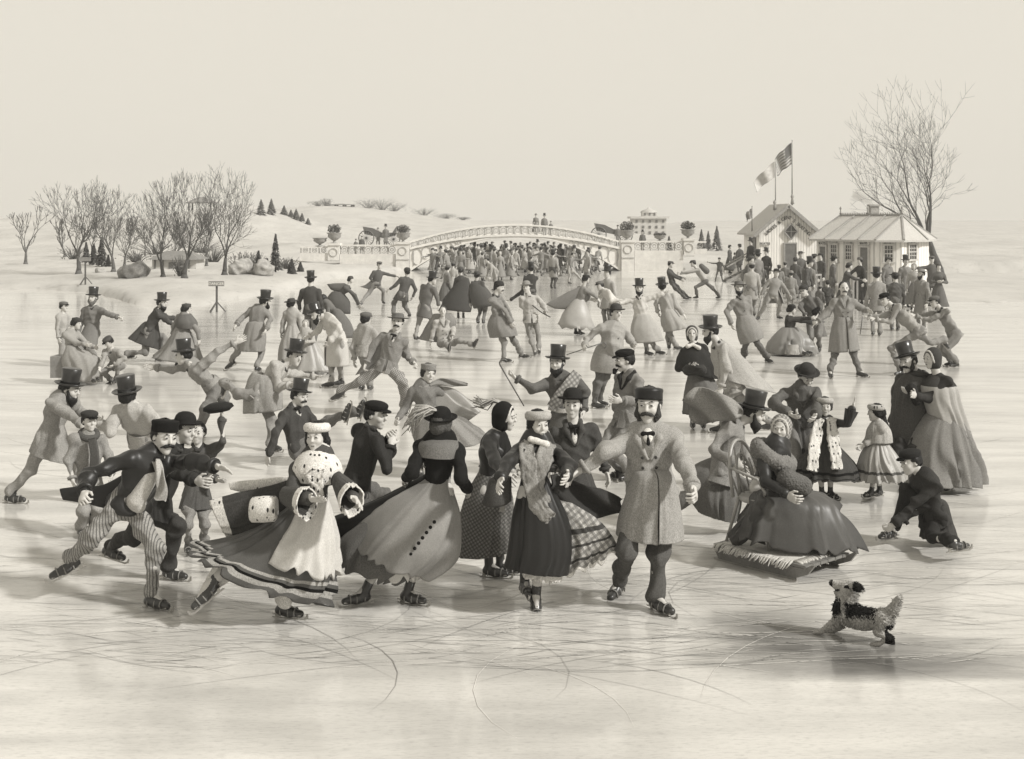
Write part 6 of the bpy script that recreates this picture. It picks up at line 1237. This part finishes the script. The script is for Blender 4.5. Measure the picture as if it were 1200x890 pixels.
f = person('man in top hat and dark jacket behind the rope holder', 622, 377, 1.7, yaw=-160, hd=None, ra=(608, 345, 0, 598, 352, 0), hat='top', top='.12', legs='.2')
f = person('lady skating off with pale ballooning skirt and flying cape', 676, 393, 1.60, 'f', yaw=130, pel=(677, 358), nk=(684, 336), hd=(687, 327), hyaw=110, ra=(696, 346, 0, 700, 350, 0), hat='flat', hatm='.1', top='.3', legs=None)
loft(f, [(669, 354, 687, 356), (659, 368, 692, 370), (654, 382, 696, 386)], 'skirt', 'silk.5', .17, 9, .7, ruffle=.06)
loft(f, [(680, 336, 692, 340), (666, 342, 690, 352), (648, 352, 668, 362), (640, 357, 650, 362)], 'cape', '.26', .22, 4, .22, closed=True)
f = person('young man in cap and white shirt leaning towards the lady in the flying cape', 716, 393, 1.62, yaw=-60, pel=(722, 356), nk=(708, 341, 0), hd=(703, 335), ra=(697, 352, 0, 688, 350, 0), la=(716, 353, 0, 724, 352, 0), hat='flat', hatm='.22', top='.66', legs='.4')
person('man in top hat and pale coat behind the bending young man', 712, 388, 1.72, yaw=-40, hat='top', top='.5', legs='.3', skirt=.7)
f = person('bearded man in top hat and pale buttoned coat, arm around his friend', 758, 417, 1.70, yaw=-4, pel=(752, 378), nk=(749, 348), hd=(749, 338), ra=(732, 354, 0, 724, 356, -1), la=(766, 349, 0, 778, 344, 0), ll=(760, 398, 0, 771, 410, G, 60), rl=(756, 398, 0, 758, 411, G, 50), hat='top', face='b', top='.58', legs='.34', buttons=3)
loft(f, [(743, 370, 762, 370), (738, 385, 772, 385), (740, 402, 777, 399)], 'coat_skirt', '.5', .07, 5, .7)
f = person('man in top hat and pleated pale coat seen from behind beside his friend', 788, 410, 1.70, yaw=172, pel=(784, 371), nk=(779, 344), hd=(776, 336), la=(768, 356, 0, 771, 366, 0), ra=(793, 360, 0, 800, 368, 0), ll=('l', .0, .0, 0), rl=(785, 392, 0, 792, 405, G, 120), hat='top', top='.5', legs='.36')
loft(f, [(775, 366, 792, 366), (775, 377, 800, 376), (778, 389, 806, 384)], 'coat_skirt', '.48', .14, 9, .8)
f = person('dark clothed skater leaning back in a two man pull', 796, 351, 1.68, yaw=65, pel=(788, 331), nk=(784, 316), hd=(786, 310), ra=(792, 325, 0, 798, 328, 0), la=(791, 323, 0, 799, 326, 0), ll=(797, 340, 0, 805, 347, G, 80), rl=(792, 339, 0, 802, 348, G, 80), hat='flat', hatm='.2', top='.15', legs='.17')
f = person('skater in pale jacket and cap pushing forward against his dark clothed partner', 829, 351, 1.68, yaw=-75, pel=(826, 329), nk=(816, 315), hd=(812, 309), ra=(805, 320, 0, 797, 321, 0), la=(806, 319, 0, 798, 319, 0), ll=(815, 337, 0, 817, 347, G, -80), rl=(835, 338, 0, 843, 347, G, -60), hat='flat', hatm='.15', top='.5', legs='.22')
blob(f, 'satchel', [(822, 312, .1, 828, 318, .1, .1, .12)], '.2')
person('small boy with arm flung out by the sloping steps', 843, 331, 1.2, yaw=-20, la=('l', .6, 0, -1, .3, .2, -1), ra=('l', -1, 0, .0, -1, 0, .2), ll=('l', .14, 0, 0), rl=('l', -.16, 0, 0), hat='flat', hatm='.15', top='.18', legs='.2', lod=2)
f = person('stout man in bowler and pale greatcoat holding a walking cane', 705, 479, 1.68, yaw=28, pel=(713, 415), nk=(718, 380), hd=(722, 367), hyaw=30, ra=(688, 397, 0, 685, 405, -1), la=(738, 397, 0, 743, 405, -1), ll=(706, 448, 0, 702, 468, G, 50), rl=(700, 448, 0, 697, 471, G, 60), hat='bowler', hatm='.13', face='', top='.42', legs='.2', belly=2.6, wide=1.2, buttons=4, collar='.35', rcurl=1.1)
loft(f, [(698, 408, 730, 410), (693, 424, 730, 426), (692, 434, 722, 438)], 'coat_skirt', '.42', .05, 4, .9)
cane(f, (706, 402, -.35), (664, 416, -.3), 'slim walking cane in the stout man\'s hand')
f = person('bearded man in top hat with plaid sash raising a stick', 660, 562, 1.62, yaw=-12, pel=(662, 485), nk=(656, 440), hd=(653, 425), hyaw=-20, ra=(624, 456, -1, 604, 443, -1), la=(686, 462, 1, 684, 482, -1), hat='top', hatt=-5, face='b', top='.19', legs='.2', skirt=.6, rcurl=1.1)
ribbon(f, 'plaid_sash', [(646, 478, -.2), (657, 465, -.24), (669, 450, -.2), (676, 438, -.03)], [.12, .16, .16, .12], 'plaid.42', .03)
ribbon(f, 'belt', [(643, 478, -.12), (660, 482, -.22), (678, 478, -.12)], [.05, .05, .05], '.5', .02)
cane(f, (586, 428, -.32), (614, 476, -.2), 'thin walking stick brandished by the man with the plaid sash')
f = person('man in cap with folded arms smoking a pipe, profile to the left', 734, 562, 1.68, yaw=-50, pel=(733, 492), nk=(738, 437), hd=(732, 422), hyaw=-75, ra=(722, 476, 0, 742, 472, -1), la=(748, 472, -1, 728, 470, -1), hat='kepi', hatm='.05', face='m', top='.26', legs='.3', collar='.08')
loft(f, [(722, 480, 746, 480), (716, 500, 750, 500), (708, 525, 752, 525)], 'coat_skirt', '.26', .05, 5, .7)
blob(f, 'pipe', [(725, 432, -.0, 720, 437, -.02, .007, .007), (720, 437, -.02, 720, 434, -.02, .02, .024)], '.05')
f = person('woman in quilted bonnet with hands in a dark fur muff', 816, 502, 1.56, 'f', yaw=-8, pel=(818, 440), nk=(812, 404), hd=(811, 391), hat='bonnet', hatm='.14', top='.09', legs=None, ra=('l', -.4, .2, -1, .8, .8, .1), la=('l', .4, .2, -1, -.8, .8, .1))
loft(f, [(807, 436, 830, 436), (803, 460, 848, 460), (802, 485, 865, 482)], 'skirt', '.22', .1, 6, .8)
loft(f, [(807, 402, 820, 402), (796, 414, 832, 414), (793, 428, 840, 430), (800, 436, 842, 444)], 'shawl', '.09', .06, 5, .8)
blob(f, 'bow', [(812, 404, -.12, 806, 406, -.14, .02, .035), (812, 404, -.12, 819, 408, -.14, .02, .035)], '.7')
blob(f, 'muff', [(806, 434, -.28, 822, 434, -.28, .075, .075)], 'fur.12', fur=.012, free=('dark fur muff held at the waist by the woman in the quilted bonnet', 'muff'))
f = person('bearded man in tall top hat and pale cape striding left beside the bonneted woman', 850, 512, 1.70, yaw=-78, pel=(858, 452), nk=(841, 402, 0), hd=(832, 388), hyaw=-80, ra=(842, 436, 0, 845, 450, -1), ll=(850, 470, 0, 846, 498, G, -80), rl=(878, 480, 0, 905, 495, 1, -80), hat='top', hatt=-6, face='b', top='.5', legs='.35')
loft(f, [(836, 398, 850, 400), (835, 415, 868, 416), (838, 435, 886, 438), (842, 442, 906, 460)], 'cape', '.48', .10, 5, .55)
f = person('bearded man in wide hat and long coat leaning with a hand behind him', 886, 428, 1.72, yaw=10, pel=(873, 380), nk=(867, 348), hd=(866, 337), hyaw=-5, ra=(852, 366, 0, 857, 380, 1), la=(879, 364, 0, 880, 380, -1), ll=(888, 404, 0, 899, 419, G, 25), rl=(874, 402, 0, 872, 416, G, -20), hat='wide', hatm='.2', face='b', top='.32', legs='.2', buttons=3)
loft(f, [(863, 372, 884, 372), (862, 388, 892, 386), (868, 404, 894, 396)], 'coat_skirt', '.34', .06, 5, .75)
f = person('man in low hat with open coat and pale waistcoat, legs wide apart', 901, 376, 1.68, yaw=2, pel=(906, 346), nk=(909, 327), hd=(910, 320), ra=(896, 337, 0, 892, 346, 0), la=(919, 337, 0, 925, 346, 0), ll=(914, 357, 0, 912, 370, G, 40), rl=(897, 357, 0, 889, 371, G, -40), hat='wide', hatm='.1', top='.36', legs='.4', shirt='.5')
loft(f, [(900, 342, 914, 342), (896, 350, 918, 350), (894, 357, 920, 356)], 'coat_skirt', '.36', .08, 5, .8, gap=(-90, 110))
f = person('man in pale coat and cap with walking stick seen from behind', 881, 371, 1.7, yaw=175, hat='flat', hatm='.4', top='.5', legs='.3', skirt=.9)
cane(f, (893, 346, -.1), (887, 372, -.2), 'walking stick of the man in the pale coat', 0, .014)
f = person('lady fallen on the ice in a wide skirt, arms stretched to her rescuer', 926, 416, 1.58, 'f', yaw=65, pel=(925, 395), nk=(925, 371), hd=(928, 363), hyaw=80, hp=-15, ra=(939, 374, 0, 950, 373, -1), la=(938, 376, 0, 951, 378, 0), hat='round', hatm='.08', top='.12', legs=None, sit=1, ll=(940, 402, 0, 945, 410, -1, 40), rl=(936, 404, 0, 940, 411, -1, 40))
loft(f, [(916, 384, 935, 384), (907, 393, 946, 393), (900, 404, 954, 404), (900, 414, 958, 414)], 'skirt', 'silk.3', .2, 9, .8)
loft(f, [(925, 404, 935, 404), (922, 410, 937, 411), (920, 415, 937, 416)], 'petticoat', '.5', .2, 7, .6, dy=-.42)
f = person('man with dark spectacles bending to lift the fallen lady', 955, 413, 1.68, yaw=-20, pel=(956, 376), nk=(947, 349, 0), hd=(942, 341), hyaw=-35, hp=18, ra=(938, 360, -1, 944, 370, -1), la=(961, 358, 0, 958, 368, -1), hat='round', hatm='.12', face='G', top='.2', legs='.25')
loft(f, [(947, 368, 963, 368), (945, 380, 966, 382), (947, 394, 970, 394)], 'coat_skirt', '.22', .06, 5, .75)
blob(f, 'hat', [(955, 366, -.3, 959, 362, -.3, .08, .05)], '.04', free=('dark soft hat held by the man lifting the fallen lady', 'hat'))
f = person('moustached bareheaded man in long buttoned coat with both arms spread', 989, 441, 1.80, yaw=2, pel=(988, 384), nk=(989, 349), hd=(989, 338), hyaw=-3, ra=(969, 367, 0, 958, 377, -1), la=(1007, 361, 0, 1017, 364, -1), ll=(1000, 413, 0, 1007, 435, G, 40), rl=(980, 413, 0, 973, 436, G, -5), face='m', top='.32', legs='.22', buttons=6, collar='.3', curl=.15)
loft(f, [(977, 376, 1000, 376), (973, 392, 1004, 390), (971, 413, 1007, 410)], 'coat_skirt', '.33', .05, 5, .8, gap=(-85, 4))
f = person('skater in cap and pale jacket bent double reaching towards the moustached man', 1060, 442, 1.66, yaw=-70, pel=(1076, 389), nk=(1046, 359, -1), hd=(1037, 351), hyaw=-55, ra=(1034, 371, -1, 1018, 371, -1), la=(1044, 378, 1, 1025, 374, 0), ll=(1044, 408, -1, 1056, 434, G, -60), rl=(1092, 402, 0, 1108, 398, 1, 60, 50), hat='flat', hatm='.05', top='.44', legs='.3')
f = person('young man in cap leaning in from the right edge, arm forward', 1112, 430, 1.64, yaw=-70, pel=(1118, 392), nk=(1102, 362, 0), hd=(1095, 354), ra=(1082, 370, 0, 1066, 368, 0), la=(1088, 376, 1, 1072, 370, 0), hat='flat', hatm='.2', top='.34', legs='.3')
# ---------------------------------------------------------------- people by the huts, on the bridge and in the far crowd
HG = 'onlookers by the huts'
def hp(label, x, g, **k): k.setdefault('group', HG); k.setdefault('lod', 2 if gY(g) > 45 else 1); return person(label, x, g, **k)
hp('man in top hat standing before the white wall of the gabled hut', 898, 338, yaw=-40, hat='top', top='.13', legs='.2', skirt=.6)
hp('child in dark round coat at the foot of the gabled hut', 893, 345, h=1.25, yaw=160, hat='round', hatm='.2', top='.2', legs='.25', skirt=.7)
hp('person in brown cap and coat just left of the hut door', 920, 346, h=1.35, yaw=150, hat='flat', hatm='.25', top='.25', legs='.3', skirt=.6)
hp('cloaked woman standing right of the hut door', 932, 350, h=1.6, sex='f', yaw=150, hat='round', hatm='.15', top='.18', legs=None, skirt=1.7)
hp('stooping person in pale brown coat seen from behind the open coated man', 927, 366, h=1.36, yaw=170, hat='round', hatm='.3', top='.32', legs='.36', skirt=.8)
hp('man in tilted top hat and long dark coat leaning forward by the hut', 944, 362, yaw=60, lean=(14, 0), hat='top', hatt=8, top='.17', legs='.2', skirt=1.0)
hp('man in soft hat at the corner between the two huts', 954, 350, yaw=90, hat='wide', hatm='.14', top='.24', legs='.2', skirt=.5)
hp('man in cap standing at the railing before the low hut', 962, 348, yaw=-60, hat='flat', hatm='.12', top='.17', legs='.2', skirt=.4)
hp('low crouching child behind the skater with spectacles', 961, 372, h=1.0, yaw=140, hat='round', hatm='.25', top='.2', legs='.2')
hp('dark clothed boy left of the bareheaded man', 970, 372, h=1.15, yaw=170, hat='round', hatm='.12', top='.14', legs='.15', skirt=.5)
f = hp('lady in long dark cloak leaning towards the hut doorway', 989, 366, h=1.66, sex='f', yaw=70, lean=(16, 0), hat='round', hatm='.15', top='.16', legs=None, skirt=1.75, ra=('l', -.1, .9, -.5, 0, 1, -.2))
f = hp('lady in dark cloak standing in the right doorway of the low hut', 1008, 357, h=1.7, sex='f', yaw=-60, hat='round', hatm='.2', top='.13', legs=None, skirt=1.8, ra=('l', -.3, .7, -.6, -.2, .8, -.4))
f = hp('man in top hat and dark coat seen from behind leaning on a cane', 1027, 394, yaw=172, hat='top', top='.36', legs='.3', skirt=.55, lod=1); cane(f, (1012, 362, -.1), (1008, 392, -.3), 'cane of the top hatted man standing before the low hut', 0, .015)
hp('broad man in crumpled hat and dark jacket seen from behind', 1049, 388, h=1.6, yaw=178, hat='wide', hatm='.12', top='.17', legs='.22', wide=1.15, la=('l', .5, 0, -1, -.2, .5, -.8), lod=1, skirt=.35)
hp('gentleman in top hat facing the pond before the lit hut wall', 1061, 361, h=1.74, yaw=10, hat='top', top='.27', legs='.45', skirt=.7, face='', lod=1)
hp('bearded man in pale coat standing at the right, profile left', 1080, 388, h=1.7, yaw=-60, hat='wide', hatm='.3', face='b', top='.34', legs='.3', skirt=1.0, buttons=3, lod=1)
hp('man behind the right edge pointing to the left with a straight arm', 1092, 356, yaw=-10, hat='flat', hatm='.2', top='.2', legs='.2', skirt=.7, ra=('l', -1, .1, -.1, -1, .1, .0))
hp('woman with dark muff standing at the right edge by the tree', 1100, 366, h=1.62, sex='f', yaw=-10, hat='round', hatm='.18', top='.2', legs=None, skirt=1.75, ra=('l', -.4, .2, -1, .8, .8, .1), la=('l', .4, .2, -1, -.8, .8, .1))
hp('tall cloaked woman at the left of the steps group', 855, 321, h=1.62, sex='f', yaw=60, hat='round', hatm='.15', top='.18', legs=None, skirt=1.75)
hp('shorter grey figure between the two standing at the steps', 861, 321, h=1.2, sex='f', yaw=120, hat='round', hatm='.2', top='.3', legs=None, skirt=1.7)
hp('man in dark coat and cap at the foot of the wooden steps', 867, 323, h=1.72, yaw=-150, hat='flat', hatm='.15', top='.16', legs='.2', skirt=.8)
hp('man in top hat mounting the wooden steps to the side door', 880, 322, h=1.6, yaw=-60, hat='top', top='.11', legs='.15', skirt=.6, z0=.55)
for i, (lb, x, g, k) in enumerate([('man in wide hat and dark coat between the two huts', 938, 343, dict(yaw=20, hat='wide', hatm='.15', top='.2', legs='.2', skirt=.8)), ('woman in bonnet near the left railing of the low hut', 949, 356, dict(sex='f', h=1.55, yaw=-30, hat='bonnet', hatm='.2', top='.28', legs=None, skirt=1.7)),
    ('boy in cap in front of the gabled hut door', 913, 350, dict(h=1.3, yaw=170, hat='flat', hatm='.2', top='.3', legs='.25')), ('man in bowler walking right past the low hut', 975, 356, dict(yaw=80, hat='bowler', hatm='.1', top='.2', legs='.25', skirt=.6, lean=(6, 0))),
    ('man in cap standing by the lit wall of the low hut', 1040, 358, dict(yaw=30, hat='flat', hatm='.15', top='.25', legs='.3', skirt=.5)), ('woman in pale shawl near the lit wall of the low hut', 1071, 364, dict(sex='f', h=1.58, yaw=-20, hat='bonnet', hatm='.25', top='.45', legs=None, skirt=1.7, sk='.25')),
    ('stooping man in dark jacket left of the open coated man', 872, 352, dict(yaw=70, lean=(25, 0), hat='round', hatm='.15', top='.2', legs='.25', skirt=.4)), ('tall man in grey coat behind the man in the pale coat', 888, 348, dict(h=1.78, yaw=-150, hat='top', top='.28', legs='.25', skirt=.8))]): hp(lb, x, g, **k)
zb_ = z_of(277, 76); bg_ = 'people on the bridge'
def hb(label, x, py, Y, **k):
    z = z_of(py, Y); k['z0'] = z; g = HY + (H0 - z) * F / Y; return person(label, x, g, group=bg_, lod=2, **k)
hb('person in bonnet looking over the middle of the bridge rail', 628, 276, 74.6, sex='f', h=1.3, hat='round', hatm='.25', top='.3', legs=None, skirt=1.6)
hb('person in tall hat looking over the middle of the bridge rail', 638, 277, 74.6, h=1.3, hat='top', top='.3', legs='.3')
hb('child beside the tall hatted person at the bridge rail', 645.5, 277, 74.6, h=.9, hat='round', hatm='.25', top='.3', legs='.3')
hb('driver sitting in the carriage behind the left balustrade', 452, 291, 81.6, h=1.5, hat='top', top='.25', legs='.3'); hb('passenger in the carriage behind the left balustrade', 443, 291, 81.8, h=1.35, sex='f', hat='round', hatm='.3', top='.35', legs='.3')
hb('small stroller behind the left balustrade', 417, 299, 78, h=1.0, hat='round', hatm='.2', top='.25', legs='.3'); hb('stroller in dark coat behind the left balustrade', 424, 299, 78, h=1.2, hat='flat', hatm='.2', top='.2', legs='.3')
hb('driver of the carriage behind the right end of the arch', 724, 289, 81.6, h=1.4, hat='flat', hatm='.2', top='.25', legs='.3'); hb('stroller in dark coat behind the right balustrade', 753, 295, 78, h=1.3, hat='top', top='.22', legs='.3')
# the crowd under and before the arch: a dozen kinds of figure, copied
CG = 'crowd of far skaters under the bridge arch'
O1 = {}
def proto(lb, **k):
    f = person('distant ' + lb + ' in the crowd under the bridge', 600, 320, group=CG, lod=2, loc=(0, 0, 0), **k); return f
run = dict(ll=('l', .05, .22, .02), rl=('l', -.05, -.26, .08), lean=(16, 0)); glide = dict(ll=('l', .04, .1, 0), rl=('l', -.1, -.28, .12), lean=(10, 5), la=('l', 1, .3, -.2, .8, .5, 0), ra=('l', -.6, .6, -.4, -.3, 1, 0))
Pz = [proto('man in dark coat and top hat', yaw=30, h=1.6, hat='top', top='.30', legs='.2', skirt=.7, **run), proto('man in dark jacket with arms spread', yaw=-40, h=1.6, hat='flat', hatm='.15', top='.31', legs='.25', **glide),
      proto('man in grey coat bending forward', yaw=80, h=1.6, hat='round', hatm='.2', top='.42', legs='.25', skirt=.5, lean=(38, 0), ll=('l', .05, .25, 0), rl=('l', -.05, -.2, .03)), proto('woman in dark skirt', yaw=160, h=1.5, sex='f', hat='round', hatm='.2', top='.36', legs=None, skirt=1.6),
      proto('woman in pale skirt', yaw=20, h=1.5, sex='f', hat='round', hatm='.25', top='.5', legs=None, skirt=1.5, sk='.5'), proto('man in pale coat', yaw=-70, h=1.6, hat='flat', hatm='.2', top='.52', legs='.3', skirt=.6, **run),
      proto('boy in grey jacket', yaw=100, h=1.3, hat='flat', hatm='.3', top='.45', legs='.3', **glide), proto('man in grey cloak seen from behind', yaw=180, h=1.6, hat='wide', hatm='.2', top='.42', legs='.3', skirt=1.1), proto('man in brownish short jacket', yaw=-120, h=1.6, hat='round', hatm='.15', top='.36', legs='.35', **run), proto('woman in grey dress holding her skirt', yaw=-30, h=1.5, sex='f', hat='bonnet', hatm='.3', top='.42', legs=None, skirt=1.65, sk='.33', lean=(8, 0))]
def copy_thing(src, loc, rz, sc_=1):
    r = src.copy(); C.objects.link(r); r.location = loc; r.rotation_euler = (0, 0, rz); r.scale = (sc_,) * 3
    for ch in list(src.children):
        c = ch.copy(); C.objects.link(c); c.parent = r
        for g_ in list(ch.children): d = g_.copy(); C.objects.link(d); d.parent = c
    return r
def lbl(src, x, row):
    k = KIND[src.name]; return '%s under the arch, %s, %s' % (k.replace('distant ', ''), ROWN[row], COLN[min(6, int((x - 500) / 31))])
KIND = {q_.root.name: q_.root['label'].split(' in the crowd')[0] for q_ in Pz}
rs = np.random.RandomState(42); used = [False] * len(Pz); spots = []
for row, (g, n, xa, xb) in enumerate([(310, 18, 526, 688), (312, 20, 520, 694), (314.5, 20, 512, 702), (317.5, 20, 503, 714), (320.5, 17, 500, 704), (324, 12, 504, 694), (329, 8, 512, 676)]):
    for i in range(n): spots.append((xa + (xb - xa) * (i + .5 + rs.uniform(-.35, .35)) / n, g + rs.uniform(-1.2, 1.2), row))
ROWN = ['hindmost row', 'second hindmost row', 'third hindmost row', 'middle row', 'third foremost row', 'second foremost row', 'foremost row']
COLN = ['far left', 'left', 'centre left', 'centre', 'centre right', 'right', 'far right']
for k, (x, g, row) in enumerate(spots):
    j = rs.randint(len(Pz)) if k >= len(Pz) else k; src = Pz[j].root; p = gp(x, g)
    if not used[j]: used[j] = True; src['label'] = lbl(src, x, row); src.location = tuple(p); src.rotation_euler = (0, 0, rs.uniform(-.8, .8)); continue
    cp_ = copy_thing(src, tuple(p), rs.uniform(-1.2, 1.2) + (pi if rs.rand() < .3 else 0), rs.uniform(.92, 1.02)); cp_['label'] = lbl(src, x, row)
# nearer and more distinct ones
f = person('girl in pale flared dress standing at the front of the far crowd', 600, 324, 1.35, 'f', yaw=10, hat='round', hatm='.2', top='.6', legs=None, skirt=1.3, sk='.62', lod=2)
f = person('bending man in long pale coat before the far crowd', 581, 341, 1.6, yaw=-70, lean=(45, 0), hat='flat', hatm='.2', top='.5', legs='.4', skirt=.7, lod=2)
f = person('man in pale shirt striding out of the far crowd', 626, 322, 1.6, yaw=50, lean=(18, 0), hat='flat', hatm='.2', top='.55', legs='.4', ll=('l', .05, .3, 0), rl=('l', -.05, -.25, .03), lod=2)
f = person('man in top hat and light coat standing with a dark figure under the arch', 648, 339, 1.66, yaw=150, hat='top', top='.45', legs='.16', skirt=.9, lod=2)
f = person('skater sliding on bent knees beside the man in the light coat', 667, 333, 1.55, yaw=70, lean=(20, 0), top='.3', legs='.55', hat='flat', hatm='.3', ll=('l', .05, .42, .02), rl=('l', -.05, .0, 0), la=('l', .3, 1, -.1, 0, 1, .1), lod=2)
f = person('slim man in pale frock coat facing the kneeling skater', 688, 333, 1.62, yaw=-60, top='.5', legs='.35', hat='round', hatm='.15', skirt=.8, lean=(-6, 0), lod=2)
f = person('dark clothed boy at the left foot of the arch', 511, 322, 1.4, yaw=-40, hat='flat', hatm='.12', top='.14', legs='.15', la=('l', .5, 0, -1, .4, .4, -.6), ra=('l', -1, 0, 0, -1, .2, .2), lod=2)
f = person('woman in dark bonnet and grey skirt behind the top hatted walker', 522, 362, 1.5, 'f', yaw=120, lean=(10, 0), hat='round', hatm='.2', top='.26', legs=None, skirt=1.6, sk='.2', lod=1)
f = person('person in pale rounded cloak between two dark ones', 531, 352, 1.45, 'f', yaw=170, hat='round', hatm='.2', top='.5', legs=None, skirt=1.2, sk='.48', lod=2)
